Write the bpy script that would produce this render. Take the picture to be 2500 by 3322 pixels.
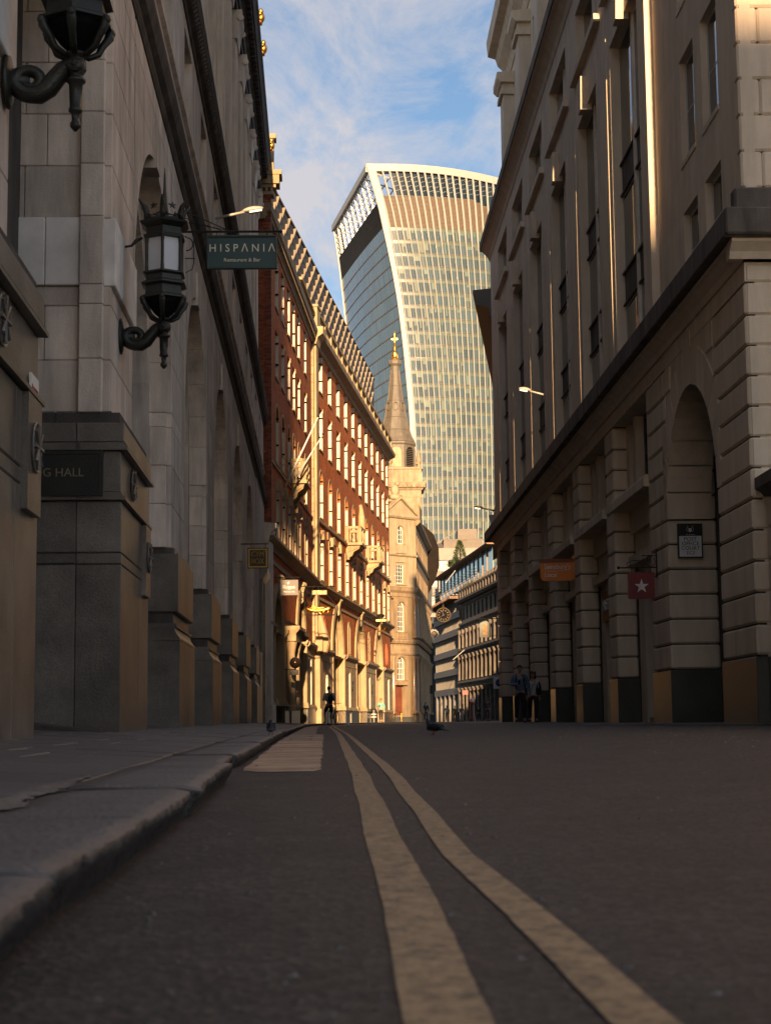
import bpy, bmesh, math, random
from mathutils import Vector, Matrix
random.seed(7)
R = math.radians
for o in list(bpy.data.objects): bpy.data.objects.remove(o)
scn = bpy.context.scene
COL = scn.collection

# ------------------------------------------------------------------ camera
yaw, pitch, roll = R(1.2), R(7.1), R(-0.6)
fwd = Vector((math.sin(yaw)*math.cos(pitch), math.cos(yaw)*math.cos(pitch), math.sin(pitch)))
rt = Vector((math.cos(yaw), -math.sin(yaw), 0)); up = rt.cross(fwd)
r2 = rt*math.cos(roll)+up*math.sin(roll); u2 = -rt*math.sin(roll)+up*math.cos(roll)
cd = bpy.data.cameras.new('camera'); cam = bpy.data.objects.new('camera', cd); COL.objects.link(cam)
M = Matrix((r2, u2, -fwd)).transposed().to_4x4(); M.translation = (0, 0, 0.3)
cam.matrix_world = M
cd.sensor_fit = 'HORIZONTAL'; cd.sensor_width = 24; cd.lens = 24*5485/2500
cd.clip_start = 0.05; cd.clip_end = 3000
cd.dof.use_dof = True; cd.dof.focus_distance = 45; cd.dof.aperture_fstop = 7.5
scn.camera = cam

# ------------------------------------------------------------------ light
SUN_EL, SUN_AZ = 10.2, 0.3        # degrees; azimuth measured from straight behind the camera to the right
EXPO = 2.75
scn.view_settings.view_transform = 'Standard'; scn.view_settings.look = 'None'
scn.view_settings.gamma = 1; scn.view_settings.use_curve_mapping = False
scn.view_settings.exposure = EXPO
tosun = Vector((math.sin(R(SUN_AZ))*math.cos(R(SUN_EL)), -math.cos(R(SUN_AZ))*math.cos(R(SUN_EL)), math.sin(R(SUN_EL))))
sl = bpy.data.lights.new('sun', 'SUN'); sl.energy = 2.0; sl.angle = R(0.5); sl.color = (1, .66, .36)
so = bpy.data.objects.new('sun', sl); COL.objects.link(so)
so.rotation_mode = 'QUATERNION'; so.rotation_quaternion = tosun.to_track_quat('Z', 'Y'); so.location = (0, -60, 60)

def N(nt, t, **k):
    n = nt.nodes.new(t)
    for a, v in k.items():
        if a.startswith('i_'): n.inputs[a[2:].replace('_', ' ')].default_value = v
        else: setattr(n, a, v)
    return n
w = bpy.data.worlds.new('World'); scn.world = w; w.use_nodes = True
nt = w.node_tree; nt.nodes.clear()
out = N(nt, 'ShaderNodeOutputWorld'); bg = N(nt, 'ShaderNodeBackground'); bg.inputs[1].default_value = 0.05
sky = N(nt, 'ShaderNodeTexSky'); sky.sky_type = 'NISHITA'; sky.sun_disc = False
sky.sun_elevation = R(SUN_EL); sky.sun_rotation = R(180-SUN_AZ); sky.air_density = 1.0; sky.dust_density = 0.4; sky.ozone_density = 3.0
tc = N(nt, 'ShaderNodeTexCoord'); sep = N(nt, 'ShaderNodeSeparateXYZ'); nt.links.new(tc.outputs['Generated'], sep.inputs[0])
za = N(nt, 'ShaderNodeMath', operation='ADD'); za.inputs[1].default_value = 0.12; nt.links.new(sep.outputs[2], za.inputs[0])
zm = N(nt, 'ShaderNodeMath', operation='MAXIMUM'); zm.inputs[1].default_value = 0.05; nt.links.new(za.outputs[0], zm.inputs[0])
dx = N(nt, 'ShaderNodeMath', operation='DIVIDE'); dy = N(nt, 'ShaderNodeMath', operation='DIVIDE')
for d, k in ((dx, 0), (dy, 1)): nt.links.new(sep.outputs[k], d.inputs[0]); nt.links.new(zm.outputs[0], d.inputs[1])
cb = N(nt, 'ShaderNodeCombineXYZ'); nt.links.new(dx.outputs[0], cb.inputs[0]); nt.links.new(dy.outputs[0], cb.inputs[1])
mp = N(nt, 'ShaderNodeMapping'); mp.inputs['Location'].default_value = (3.3, 1.75, 0); mp.inputs['Rotation'].default_value = (0, 0, R(-35)); mp.inputs['Scale'].default_value = (1.6, .8, 1)
nt.links.new(cb.outputs[0], mp.inputs[0])
n1 = N(nt, 'ShaderNodeTexNoise'); n1.inputs['Scale'].default_value = 3.2; n1.inputs['Detail'].default_value = 12; n1.inputs['Roughness'].default_value = .68; n1.inputs['Distortion'].default_value = .5
n2 = N(nt, 'ShaderNodeTexNoise'); n2.inputs['Scale'].default_value = 1.1; n2.inputs['Detail'].default_value = 3
for n in (n1, n2): nt.links.new(mp.outputs[0], n.inputs[0])
mu = N(nt, 'ShaderNodeMath', operation='MULTIPLY'); nt.links.new(n1.outputs[0], mu.inputs[0]); nt.links.new(n2.outputs[0], mu.inputs[1])
cr = N(nt, 'ShaderNodeValToRGB'); cr.color_ramp.elements[0].position = .19; cr.color_ramp.elements[0].color = (0, 0, 0, 1)
cr.color_ramp.elements[1].position = .33; cr.color_ramp.elements[1].color = (.85, .85, .85, 1); nt.links.new(mu.outputs[0], cr.inputs[0])
mx = N(nt, 'ShaderNodeMix', data_type='RGBA'); hs = N(nt, 'ShaderNodeHueSaturation'); hs.inputs['Saturation'].default_value = .92; hs.inputs['Value'].default_value = .50; nt.links.new(sky.outputs[0], hs.inputs['Color'])
nt.links.new(cr.outputs[0], mx.inputs[0]); nt.links.new(hs.outputs[0], mx.inputs[6])
mx.inputs[7].default_value = (2.15, 2.0, 2.0, 1)
nt.links.new(mx.outputs[2], bg.inputs[0]); nt.links.new(bg.outputs[0], out.inputs[0])

# ------------------------------------------------------------------ materials
MATS = {}
def mat(name, col, rough=.8, metal=0, var=.10, noise=2.0, grime=.25, bump=.0, bscale=40, spec=.5, coat=0, speck=0, streak=0, joints=None, clamp=None, brick=None, isl=.10, emit=None):
    if name in MATS: return MATS[name]
    m = bpy.data.materials.new(name); m.use_nodes = True; nt = m.node_tree; L = nt.links
    b = nt.nodes['Principled BSDF']; b.inputs['Roughness'].default_value = rough; b.inputs['Metallic'].default_value = metal
    b.inputs['Specular IOR Level'].default_value = spec
    if coat: b.inputs['Coat Weight'].default_value = coat
    tc = N(nt, 'ShaderNodeTexCoord'); geo = N(nt, 'ShaderNodeNewGeometry'); oi = N(nt, 'ShaderNodeObjectInfo')
    P = geo.outputs['Position']
    rgb = N(nt, 'ShaderNodeRGB'); rgb.outputs[0].default_value = (*col, 1); cur = rgb.outputs[0]
    height = None
    def mixmul(cur, fac, amt):   # cur * (1 - amt + 2*amt*fac)
        mr = N(nt, 'ShaderNodeMapRange'); mr.inputs[1].default_value = 0; mr.inputs[2].default_value = 1
        mr.inputs[3].default_value = 1-amt; mr.inputs[4].default_value = 1+amt; L.new(fac, mr.inputs[0])
        v = N(nt, 'ShaderNodeVectorMath', operation='SCALE'); L.new(cur, v.inputs[0]); L.new(mr.outputs[0], v.inputs['Scale'])
        return v.outputs[0]
    if brick:      # (along vector, brick length, height, mortar, colour 2, mortar colour)
        al, bl, bh, mo, c2, cm = brick
        dt = N(nt, 'ShaderNodeVectorMath', operation='DOT_PRODUCT'); dt.inputs[1].default_value = (al[0], al[1], 0); L.new(P, dt.inputs[0])
        sp = N(nt, 'ShaderNodeSeparateXYZ'); L.new(P, sp.inputs[0]); c = N(nt, 'ShaderNodeCombineXYZ')
        L.new(dt.outputs['Value'], c.inputs[0]); L.new(sp.outputs[2], c.inputs[1])
        bt = N(nt, 'ShaderNodeTexBrick'); L.new(c.outputs[0], bt.inputs[0]); bt.inputs['Scale'].default_value = 1
        bt.inputs['Brick Width'].default_value = bl; bt.inputs['Row Height'].default_value = bh; bt.inputs['Mortar Size'].default_value = mo
        bt.inputs['Color1'].default_value = (*col, 1); bt.inputs['Color2'].default_value = (*c2, 1); bt.inputs['Mortar'].default_value = (*cm, 1)
        bt.inputs['Mortar Smooth'].default_value = .2
        cur = bt.outputs[0]; inv = N(nt, 'ShaderNodeMath', operation='SUBTRACT'); inv.inputs[0].default_value = 1; L.new(bt.outputs['Fac'], inv.inputs[1]); height = inv.outputs[0]
    if isl:
        cur = mixmul(cur, oi.outputs['Random'], isl); cur = mixmul(cur, geo.outputs['Random Per Island'], isl)
    if var:
        n = N(nt, 'ShaderNodeTexNoise'); n.inputs['Scale'].default_value = noise; n.inputs['Detail'].default_value = 6; L.new(P, n.inputs[0])
        cur = mixmul(cur, n.outputs[0], var*2)
    if grime:
        mpp = N(nt, 'ShaderNodeMapping'); mpp.inputs['Scale'].default_value = (1.7, 1.7, .28) if streak else (.6, .6, .6); L.new(P, mpp.inputs[0])
        n = N(nt, 'ShaderNodeTexNoise'); n.inputs['Scale'].default_value = 1.6; n.inputs['Detail'].default_value = 8; n.inputs['Roughness'].default_value = .65; L.new(mpp.outputs[0], n.inputs[0])
        r = N(nt, 'ShaderNodeMapRange'); r.inputs[1].default_value = .38; r.inputs[2].default_value = .68; r.inputs[3].default_value = 1; r.inputs[4].default_value = 1-grime; L.new(n.outputs[0], r.inputs[0])
        v = N(nt, 'ShaderNodeVectorMath', operation='SCALE'); L.new(cur, v.inputs[0]); L.new(r.outputs[0], v.inputs['Scale']); cur = v.outputs[0]
    if speck:
        vo = N(nt, 'ShaderNodeTexNoise'); vo.inputs['Scale'].default_value = 90; vo.inputs['Detail'].default_value = 3; L.new(P, vo.inputs[0])
        cur = mixmul(cur, vo.outputs[0], speck)
    L.new(cur, b.inputs['Base Color'])
    if bump or height is not None:
        bp = N(nt, 'ShaderNodeBump'); bp.inputs['Distance'].default_value = .02
        n = N(nt, 'ShaderNodeTexNoise'); n.inputs['Scale'].default_value = bscale; n.inputs['Detail'].default_value = 5; L.new(P, n.inputs[0])
        if height is not None:
            a = N(nt, 'ShaderNodeMath', operation='MULTIPLY_ADD'); L.new(n.outputs[0], a.inputs[0]); a.inputs[1].default_value = .3; L.new(height, a.inputs[2]); L.new(a.outputs[0], bp.inputs['Height']); bp.inputs['Strength'].default_value = max(bump, .5)
        else: L.new(n.outputs[0], bp.inputs['Height']); bp.inputs['Strength'].default_value = bump
        L.new(bp.outputs[0], b.inputs['Normal'])
    if emit: b.inputs['Emission Color'].default_value = (*emit[:3], 1); b.inputs['Emission Strength'].default_value = emit[3]
    MATS[name] = m; return m

portland = mat('portland_stone', (.68, .57, .485), .82, spec=.2, var=.13, grime=.45, bump=.3, streak=1, isl=.11)
portland2 = mat('portland_stone_pale', (.74, .64, .54), .8, spec=.2, var=.10, grime=.3, bump=.2, streak=1, isl=.07)
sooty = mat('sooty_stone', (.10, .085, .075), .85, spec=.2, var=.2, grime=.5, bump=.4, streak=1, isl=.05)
granite = mat('grey_granite', (.165, .142, .12), .34, var=.2, grime=.6, bump=.2, speck=.8, isl=.16, noise=2.2)
limestone = mat('tan_limestone', (.70, .575, .44), .85, spec=.2, var=.06, grime=.22, bump=.15, streak=1, isl=.05)
granite2 = mat('dark_green_granite', (.075, .075, .065), .28, var=.14, grime=.3, speck=.5, isl=.08)
honey = mat('honey_stone', (.40, .295, .17), .8, spec=.2, var=.08, grime=.35, bump=.25, streak=1, isl=.08)
honey_dark = mat('brown_stone', (.30, .215, .125), .8, var=.1, grime=.4, bump=.2, streak=1, isl=.06)
whitepaint = mat('white_paint', (.78, .74, .66), .5, var=.04, grime=.12, isl=.03)
black_iron = mat('black_iron', (.022, .022, .021), .38, metal=.3, var=.2, grime=.3, bump=.2, bscale=60, isl=0)
bronze_iron = mat('weathered_bronze', (.05, .05, .043), .42, metal=.6, var=.35, grime=.4, bump=.3, bscale=50, isl=.1)
churchstone = mat('church_stone', (.33, .26, .17), .85, var=.12, grime=.45, bump=.2, streak=1, isl=.05)
cornerstone = mat('corner_building_stone', (.40, .32, .205), .8, var=.08, grime=.35, bump=.15, streak=1, isl=.05)
gold = mat('gilt_metal', (.75, .42, .09), .38, metal=1, var=.1, grime=.3, bump=.3, bscale=30, isl=.05)
lead = mat('lead_sheet', (.14, .12, .095), .6, metal=.0, var=.12, grime=.35, bump=.1, streak=1)
dark = mat('dark_interior', (.008, .008, .009), .7, spec=.05, var=.2, grime=0, isl=0)
opal = mat('opal_glass', (.62, .62, .64), .35, var=.05, grime=.2, isl=.05, noise=5)
brown_louvre = mat('brown_louvre', (.11, .08, .058), .6, var=.08, grime=.1)
steel = mat('pale_steel', (.55, .54, .52), .45, metal=.2, var=.05, grime=.15)
def glassmat(name, col, rough=.04, spec=.7, var=.0, isl=.25, col2=None, metal=0):
    if name in MATS: return MATS[name]
    m = mat(name, col, rough, metal, var=var, grime=0, isl=isl, spec=spec); nt = m.node_tree
    b = nt.nodes['Principled BSDF']
    n = N(nt, 'ShaderNodeTexNoise'); n.inputs['Scale'].default_value = .35; n.inputs['Detail'].default_value = 2
    g = N(nt, 'ShaderNodeNewGeometry'); nt.links.new(g.outputs['Position'], n.inputs[0])
    bp = N(nt, 'ShaderNodeBump'); bp.inputs['Strength'].default_value = .12; bp.inputs['Distance'].default_value = .03; nt.links.new(n.outputs[0], bp.inputs['Height']); nt.links.new(bp.outputs[0], b.inputs['Normal'])
    return m
glass = glassmat('window_glass', (.012, .014, .016))
glass_blue = glassmat('tower_glass', (.045, .078, .095), rough=.12, spec=1, isl=.25)
glass_side = glassmat('tower_side_glass', (.09, .15, .17), rough=.2, spec=1, isl=.2)
blind = mat('pale_green_blind', (.11, .165, .14), .5, var=.0, grime=0, isl=.3)
shadow_box = mat('spandrel_glass', (.09, .13, .11), .3, var=.05, grime=.1, isl=.1)
copper_trim = mat('pinkish_transom', (.17, .125, .10), .5, var=0, grime=0)

# asphalt, paint
def asphalt():
    m = bpy.data.materials.new('asphalt'); m.use_nodes = True; nt = m.node_tree; L = nt.links; b = nt.nodes['Principled BSDF']
    g = N(nt, 'ShaderNodeNewGeometry'); P = g.outputs['Position']
    v = N(nt, 'ShaderNodeTexVoronoi'); v.inputs['Scale'].default_value = 70; L.new(P, v.inputs[0])
    n = N(nt, 'ShaderNodeTexNoise'); n.inputs['Scale'].default_value = 2.2; n.inputs['Detail'].default_value = 8; n.inputs['Roughness'].default_value = .7; L.new(P, n.inputs[0])
    nf = N(nt, 'ShaderNodeTexNoise'); nf.inputs['Scale'].default_value = 260; nf.inputs['Detail'].default_value = 3; L.new(P, nf.inputs[0])
    c = N(nt, 'ShaderNodeValToRGB'); e = c.color_ramp.elements; e[0].position = .3; e[0].color = (.010, .0082, .0076, 1); e[1].position = .75; e[1].color = (.034, .027, .024, 1); L.new(n.outputs[0], c.inputs[0])
    c2 = N(nt, 'ShaderNodeValToRGB'); e = c2.color_ramp.elements; e[0].position = .35; e[0].color = (.55, .55, .55, 1); e[1].position = .72; e[1].color = (3.2, 3.0, 2.8, 1); L.new(v.outputs['Color'], c2.inputs[0])
    mm = N(nt, 'ShaderNodeMix', data_type='RGBA', blend_type='MULTIPLY'); mm.inputs[0].default_value = .8; L.new(c.outputs[0], mm.inputs[6]); L.new(c2.outputs[0], mm.inputs[7])
    # pale worn flecks
    nw = N(nt, 'ShaderNodeTexNoise'); nw.inputs['Scale'].default_value = 9; nw.inputs['Detail'].default_value = 6; nw.inputs['Roughness'].default_value = .8; L.new(P, nw.inputs[0])
    cw = N(nt, 'ShaderNodeValToRGB'); e = cw.color_ramp.elements; e[0].position = .61; e[0].color = (0, 0, 0, 1); e[1].position = .67; e[1].color = (.7, .7, .7, 1); L.new(nw.outputs[0], cw.inputs[0])
    m2 = N(nt, 'ShaderNodeMix', data_type='RGBA'); L.new(cw.outputs[0], m2.inputs[0]); L.new(mm.outputs[2], m2.inputs[6]); m2.inputs[7].default_value = (.11, .09, .08, 1)
    L.new(m2.outputs[2], b.inputs['Base Color']); b.inputs['Roughness'].default_value = .62
    ad = N(nt, 'ShaderNodeMath', operation='ADD'); L.new(v.outputs['Distance'], ad.inputs[0]); L.new(nf.outputs[0], ad.inputs[1])
    bp = N(nt, 'ShaderNodeBump'); bp.inputs['Strength'].default_value = .9; bp.inputs['Distance'].default_value = .006; L.new(ad.outputs[0], bp.inputs['Height']); L.new(bp.outputs[0], b.inputs['Normal'])
    return m
asph = asphalt()
def roadpaint(name, col, thr):
    m = bpy.data.materials.new(name); m.use_nodes = True; nt = m.node_tree; L = nt.links; b = nt.nodes['Principled BSDF']
    g = N(nt, 'ShaderNodeNewGeometry'); P = g.outputs['Position']
    n = N(nt, 'ShaderNodeTexNoise'); n.inputs['Scale'].default_value = 34; n.inputs['Detail'].default_value = 6; n.inputs['Roughness'].default_value = .7; L.new(P, n.inputs[0])
    c = N(nt, 'ShaderNodeValToRGB'); e = c.color_ramp.elements; e[0].position = thr; e[0].color = (col[0]*.28, col[1]*.28, col[2]*.3, 1); e[1].position = thr+.2; e[1].color = (*col, 1); L.new(n.outputs[0], c.inputs[0])
    n2 = N(nt, 'ShaderNodeTexNoise'); n2.inputs['Scale'].default_value = 120; L.new(P, n2.inputs[0])
    mr = N(nt, 'ShaderNodeMapRange'); mr.inputs[3].default_value = .65; mr.inputs[4].default_value = 1.3; L.new(n2.outputs[0], mr.inputs[0])
    s = N(nt, 'ShaderNodeVectorMath', operation='SCALE'); L.new(c.outputs[0], s.inputs[0]); L.new(mr.outputs[0], s.inputs['Scale']); L.new(s.outputs[0], b.inputs['Base Color'])
    b.inputs['Roughness'].default_value = .6
    bp = N(nt, 'ShaderNodeBump'); bp.inputs['Strength'].default_value = .8; bp.inputs['Distance'].default_value = .004; L.new(n2.outputs[0], bp.inputs['Height']); L.new(bp.outputs[0], b.inputs['Normal'])
    return m
yellow = roadpaint('worn_yellow_paint', (.42, .27, .135), .37); white_rp = roadpaint('worn_white_paint', (.4, .37, .34), .45)
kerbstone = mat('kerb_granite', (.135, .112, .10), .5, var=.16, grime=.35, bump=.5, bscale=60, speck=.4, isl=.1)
def shaded_sides(m, amt):      # darkens the colour of upright kerb faces to imitate their shade
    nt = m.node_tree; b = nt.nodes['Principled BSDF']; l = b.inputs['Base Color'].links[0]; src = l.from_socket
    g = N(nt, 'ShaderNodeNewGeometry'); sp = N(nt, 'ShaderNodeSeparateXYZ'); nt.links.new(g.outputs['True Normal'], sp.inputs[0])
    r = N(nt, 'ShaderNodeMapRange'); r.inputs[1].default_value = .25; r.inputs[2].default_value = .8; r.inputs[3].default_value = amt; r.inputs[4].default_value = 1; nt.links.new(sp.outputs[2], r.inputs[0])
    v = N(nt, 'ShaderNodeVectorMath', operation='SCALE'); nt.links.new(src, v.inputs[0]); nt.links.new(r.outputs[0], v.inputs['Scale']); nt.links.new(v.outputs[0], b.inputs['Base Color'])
shaded_sides(kerbstone, .28)
flagstone = mat('york_flagstone', (.11, .093, .084), .5, var=.14, grime=.3, bump=.4, bscale=50, speck=.3, isl=.12)
cement = mat('cement_patch', (.24, .20, .165), .8, var=.3, grime=.4, bump=.9, bscale=40, speck=.3, noise=9)
sunlit_strip = mat('painted_sunlight', (.60, .40, .26), .7, var=.3, grime=.5, bump=.5, bscale=90, speck=.4, noise=6)  # warm pale colour stands in for sunlight on the road

# ------------------------------------------------------------------ geometry helpers
class Fr:      # frame on a facade: s along, d outwards, h up
    def __init__(s, ox, oy, k, side, oz=0):
        th = math.atan(k); s.o = (ox, oy, oz); s.a = (math.sin(th), math.cos(th)); s.n = (side*math.cos(th), -side*math.sin(th)); s.side = side
        s.rz = math.atan2(s.a[1], s.a[0])
    def __call__(s, a, d, h): return (s.o[0]+s.a[0]*a+s.n[0]*d, s.o[1]+s.a[1]*a+s.n[1]*d, s.o[2]+h)
I = lambda x, y, z: (x, y, z)
class MB:
    def __init__(s): s.v = []; s.f = []; s.cut = []
    def add(s, vs, fs):
        o = len(s.v); s.cut.append((o, len(s.f))); s.v += [tuple(p) for p in vs]; s.f += [tuple(o+i for i in f) for f in fs]; return s
    def box(s, F, a0, a1, d0, d1, h0, h1):
        return s.add([F(a, d, h) for a in (a0, a1) for d in (d0, d1) for h in (h0, h1)], [(0, 1, 3, 2), (4, 6, 7, 5), (0, 4, 5, 1), (2, 3, 7, 6), (0, 2, 6, 4), (1, 5, 7, 3)])
    def quad(s, *p): return s.add(p, [tuple(range(len(p)))])
    def prism(s, F, pts, d0, d1):    # polygon in (a,h), extruded in d
        n = len(pts); s.add([F(a, d0, h) for a, h in pts]+[F(a, d1, h) for a, h in pts], [tuple(range(n))[::-1], tuple(range(n, 2*n))]+[(i, (i+1) % n, n+(i+1) % n, n+i) for i in range(n)]); return s
    def prof(s, F, pts, a0, a1):     # profile in (d,h), swept along a
        n = len(pts); s.add([F(a0, d, h) for d, h in pts]+[F(a1, d, h) for d, h in pts], [tuple(range(n))[::-1], tuple(range(n, 2*n))]+[(i, (i+1) % n, n+(i+1) % n, n+i) for i in range(n)]); return s
    def lathe(s, c, pts, n=12, ph=0, F=None):
        vs = []; fs = []
        for r, z in pts:
            for i in range(n):
                t = ph+2*math.pi*i/n; p = (c[0]+r*math.cos(t), c[1]+r*math.sin(t), c[2]+z); vs.append(F(*p) if F else p)
        m = len(pts)
        for j in range(m-1):
            for i in range(n): fs.append((j*n+i, j*n+(i+1) % n, (j+1)*n+(i+1) % n, (j+1)*n+i))
        fs += [tuple(range(n))[::-1], tuple(range((m-1)*n, m*n))]
        return s.add(vs, fs)
    def tube(s, pts, r, n=8, closed=False):
        pts = [Vector(p) for p in pts]; m = len(pts); rs = r if isinstance(r, (list, tuple)) else [r]*m
        vs = []; u = None
        for i, p in enumerate(pts):
            t = (pts[(i+1) % m]-pts[i-1]) if closed else (pts[min(i+1, m-1)]-pts[max(i-1, 0)])
            t = t.normalized() if t.length > 1e-9 else Vector((0, 0, 1))
            if u is None:
                u = t.cross(Vector((0, 0, 1)));
                if u.length < .1: u = t.cross(Vector((1, 0, 0)))
            u = (u-t*u.dot(t)).normalized(); v = t.cross(u)
            for k in range(n):
                a = 2*math.pi*k/n; q = p+(u*math.cos(a)+v*math.sin(a))*rs[i]; vs.append(q[:])
        fs = []
        for j in range(m if closed else m-1):
            for i in range(n): fs.append((j*n+i, j*n+(i+1) % n, ((j+1) % m)*n+(i+1) % n, ((j+1) % m)*n+i))
        if not closed: fs += [tuple(range(n))[::-1], tuple(range((m-1)*n, m*n))]
        return s.add(vs, fs)
    def ball(s, c, r, n=10, m=6, F=None):
        rx, ry, rz = r if isinstance(r, (tuple, list)) else (r, r, r); vs = [(c[0], c[1], c[2]-rz)]; fs = []
        for j in range(1, m):
            t = math.pi*j/m
            for i in range(n):
                a = 2*math.pi*i/n; vs.append((c[0]+rx*math.sin(t)*math.cos(a), c[1]+ry*math.sin(t)*math.sin(a), c[2]-rz*math.cos(t)))
        vs.append((c[0], c[1], c[2]+rz)); e = len(vs)-1
        for i in range(n):
            fs.append((0, 1+(i+1) % n, 1+i)); fs.append((e, e-n+i, e-n+(i+1) % n))
            for j in range(m-2): fs.append((1+j*n+i, 1+j*n+(i+1) % n, 1+(j+1)*n+(i+1) % n, 1+(j+1)*n+i))
        return s.add([F(*p) for p in vs] if F else vs, fs)

def link(o, parent=None):
    COL.objects.link(o)
    if parent is not None: o.parent = parent
    return o
def mk(name, mb, m, parent=None, smooth=False, world=True, recalc=True):
    me = bpy.data.meshes.new(name); me.from_pydata(mb.v, [], mb.f)
    if recalc:
        bm = bmesh.new(); bm.from_mesh(me); bmesh.ops.recalc_face_normals(bm, faces=bm.faces); bm.to_mesh(me); bm.free()
    if smooth:
        me.polygons.foreach_set('use_smooth', [True]*len(me.polygons))
    me.materials.append(m); o = bpy.data.objects.new(name, me); link(o, parent)
    if world and parent is not None:
        p = parent; off = Vector((0, 0, 0))
        while p is not None: off += p.location; p = p.parent
        o.location = -off
    return o
def mks(name, mb, m, parent=None, **k):      # one object for every piece that was added
    c = mb.cut+[(len(mb.v), len(mb.f))]; r = []
    for (v0, f0), (v1, f1) in zip(c, c[1:]):
        q = MB(); q.v = mb.v[v0:v1]; q.f = [tuple(i-v0 for i in f) for f in mb.f[f0:f1]]; r.append(mk(name, q, m, parent, **k))
    return r
def tag(o, label=None, cat=None, group=None, kind=None):
    if label: o['label'] = label
    if cat: o['category'] = cat
    if group: o['group'] = group
    if kind: o['kind'] = kind
    return o
def thing(name, label, cat, loc=(0, 0, 0), group=None, rz=0):
    o = bpy.data.objects.new(name, None); o.empty_display_size = .2; link(o); o.location = loc; o.rotation_euler = (0, 0, rz)
    return tag(o, label, cat, group)
def copy_tree(o, parent=None):
    c = o.copy(); COL.objects.link(c); c.parent = parent
    for ch in list(o.children): copy_tree(ch, c)
    return c
BOXC = {}
def boxmesh(name, dims, ch, m):
    key = (name, tuple(round(x, 3) for x in dims), round(ch, 3), m.name)
    if key in BOXC: return BOXC[key]
    a, b, c = [x/2 for x in dims]; bm = bmesh.new(); vs = []
    ch = min(ch, a*.4, b*.4, c*.4)
    for sx in (-1, 1):
        for sy in (-1, 1):
            for sz in (-1, 1):
                for k in range(3):
                    vs.append(bm.verts.new((sx*(a-(0 if k == 0 else ch)), sy*(b-(0 if k == 1 else ch)), sz*(c-(0 if k == 2 else ch)))))
    bm.verts.ensure_lookup_table(); r = bmesh.ops.convex_hull(bm, input=bm.verts)
    bmesh.ops.dissolve_limit(bm, angle_limit=.01, verts=bm.verts, edges=bm.edges)
    bmesh.ops.recalc_face_normals(bm, faces=bm.faces)
    me = bpy.data.meshes.new(name); bm.to_mesh(me); bm.free(); me.materials.append(m); BOXC[key] = me; return me
class Pieces:        # many alike box pieces of one thing: the largest-looking 300 as objects, the rest joined
    def __init__(s, parent, name, m, ch=.012, limit=300): s.p = parent; s.name = name; s.m = m; s.ch = ch; s.l = []; s.limit = limit
    def add(s, F, a0, a1, d0, d1, h0, h1):
        a0, a1 = sorted((a0, a1)); d0, d1 = sorted((d0, d1)); h0, h1 = sorted((h0, h1)); s.l.append((F, a0, a1, d0, d1, h0, h1))
    def flush(s):
        def key(t):
            F, a0, a1, d0, d1, h0, h1 = t; c = F((a0+a1)/2, (d0+d1)/2, (h0+h1)/2); r2 = c[0]**2+c[1]**2+c[2]**2
            return -max((a1-a0)*abs(F.n[0]*c[0]+F.n[1]*c[1])/max(r2**.5, 1), d1-d0)*(h1-h0)/r2
        s.l.sort(key=key); off = Vector((0, 0, 0)); p = s.p
        while p is not None: off += p.location; p = p.parent
        for F, a0, a1, d0, d1, h0, h1 in s.l[:s.limit]:
            me = boxmesh(s.name, (a1-a0, d1-d0, h1-h0), s.ch, s.m)
            o = bpy.data.objects.new(s.name, me); link(o, s.p); o.location = Vector(F((a0+a1)/2, (d0+d1)/2, (h0+h1)/2))-off; o.rotation_euler = (0, 0, F.rz)
        if len(s.l) > s.limit:
            mb = MB()
            for F, a0, a1, d0, d1, h0, h1 in s.l[s.limit:]: mb.box(F, a0, a1, d0, d1, h0, h1)
            tag(mk(s.name+'_field', mb, s.m, s.p), kind='stuff')
def wall_mesh(mb, F, s0, s1, h0, h1, ops, d=0, depth=.3, close=True):
    """front at d with rectangular or arched openings (sa,sb,ha,hb,arched)"""
    S = sorted({s0, s1, *[x for o in ops for x in o[:2]]}); H = sorted({h0, h1, *[x for o in ops for x in o[2:4]]})
    S = [x for x in S if s0-1e-6 <= x <= s1+1e-6]; H = [x for x in H if h0-1e-6 <= x <= h1+1e-6]
    for i in range(len(S)-1):
        for j in range(len(H)-1):
            cs, ch = (S[i]+S[i+1])/2, (H[j]+H[j+1])/2
            if any(o[0] < cs < o[1] and o[2] < ch < o[3] for o in ops): continue
            mb.quad(F(S[i], d, H[j]), F(S[i+1], d, H[j]), F(S[i+1], d, H[j+1]), F(S[i], d, H[j+1]))
    for o in ops:
        sa, sb, ha, hb = o[:4]; path = arc_path(sa, sb, ha, hb, o[4] if len(o) > 4 else 0)
        n = len(path)
        for i in range(n):
            p, q = path[i], path[(i+1) % n]; mb.quad(F(p[0], d, p[1]), F(q[0], d, q[1]), F(q[0], d-depth, q[1]), F(p[0], d-depth, p[1]))
            if len(o) > 4 and o[4] and p[1] > ha+.01 and q[1] > ha+.01 and abs(p[0]-q[0]) > 1e-6:
                mb.quad(F(p[0], d, p[1]), F(q[0], d, q[1]), F(q[0], d, hb), F(p[0], d, hb))
    if close:
        mb.quad(F(s0, d, h1), F(s1, d, h1), F(s1, d-depth, h1), F(s0, d-depth, h1)); mb.quad(F(s0, d, h0), F(s1, d, h0), F(s1, d-depth, h0), F(s0, d-depth, h0))
        mb.quad(F(s0, d, h0), F(s0, d, h1), F(s0, d-depth, h1), F(s0, d-depth, h0)); mb.quad(F(s1, d, h0), F(s1, d, h1), F(s1, d-depth, h1), F(s1, d-depth, h0))
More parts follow.
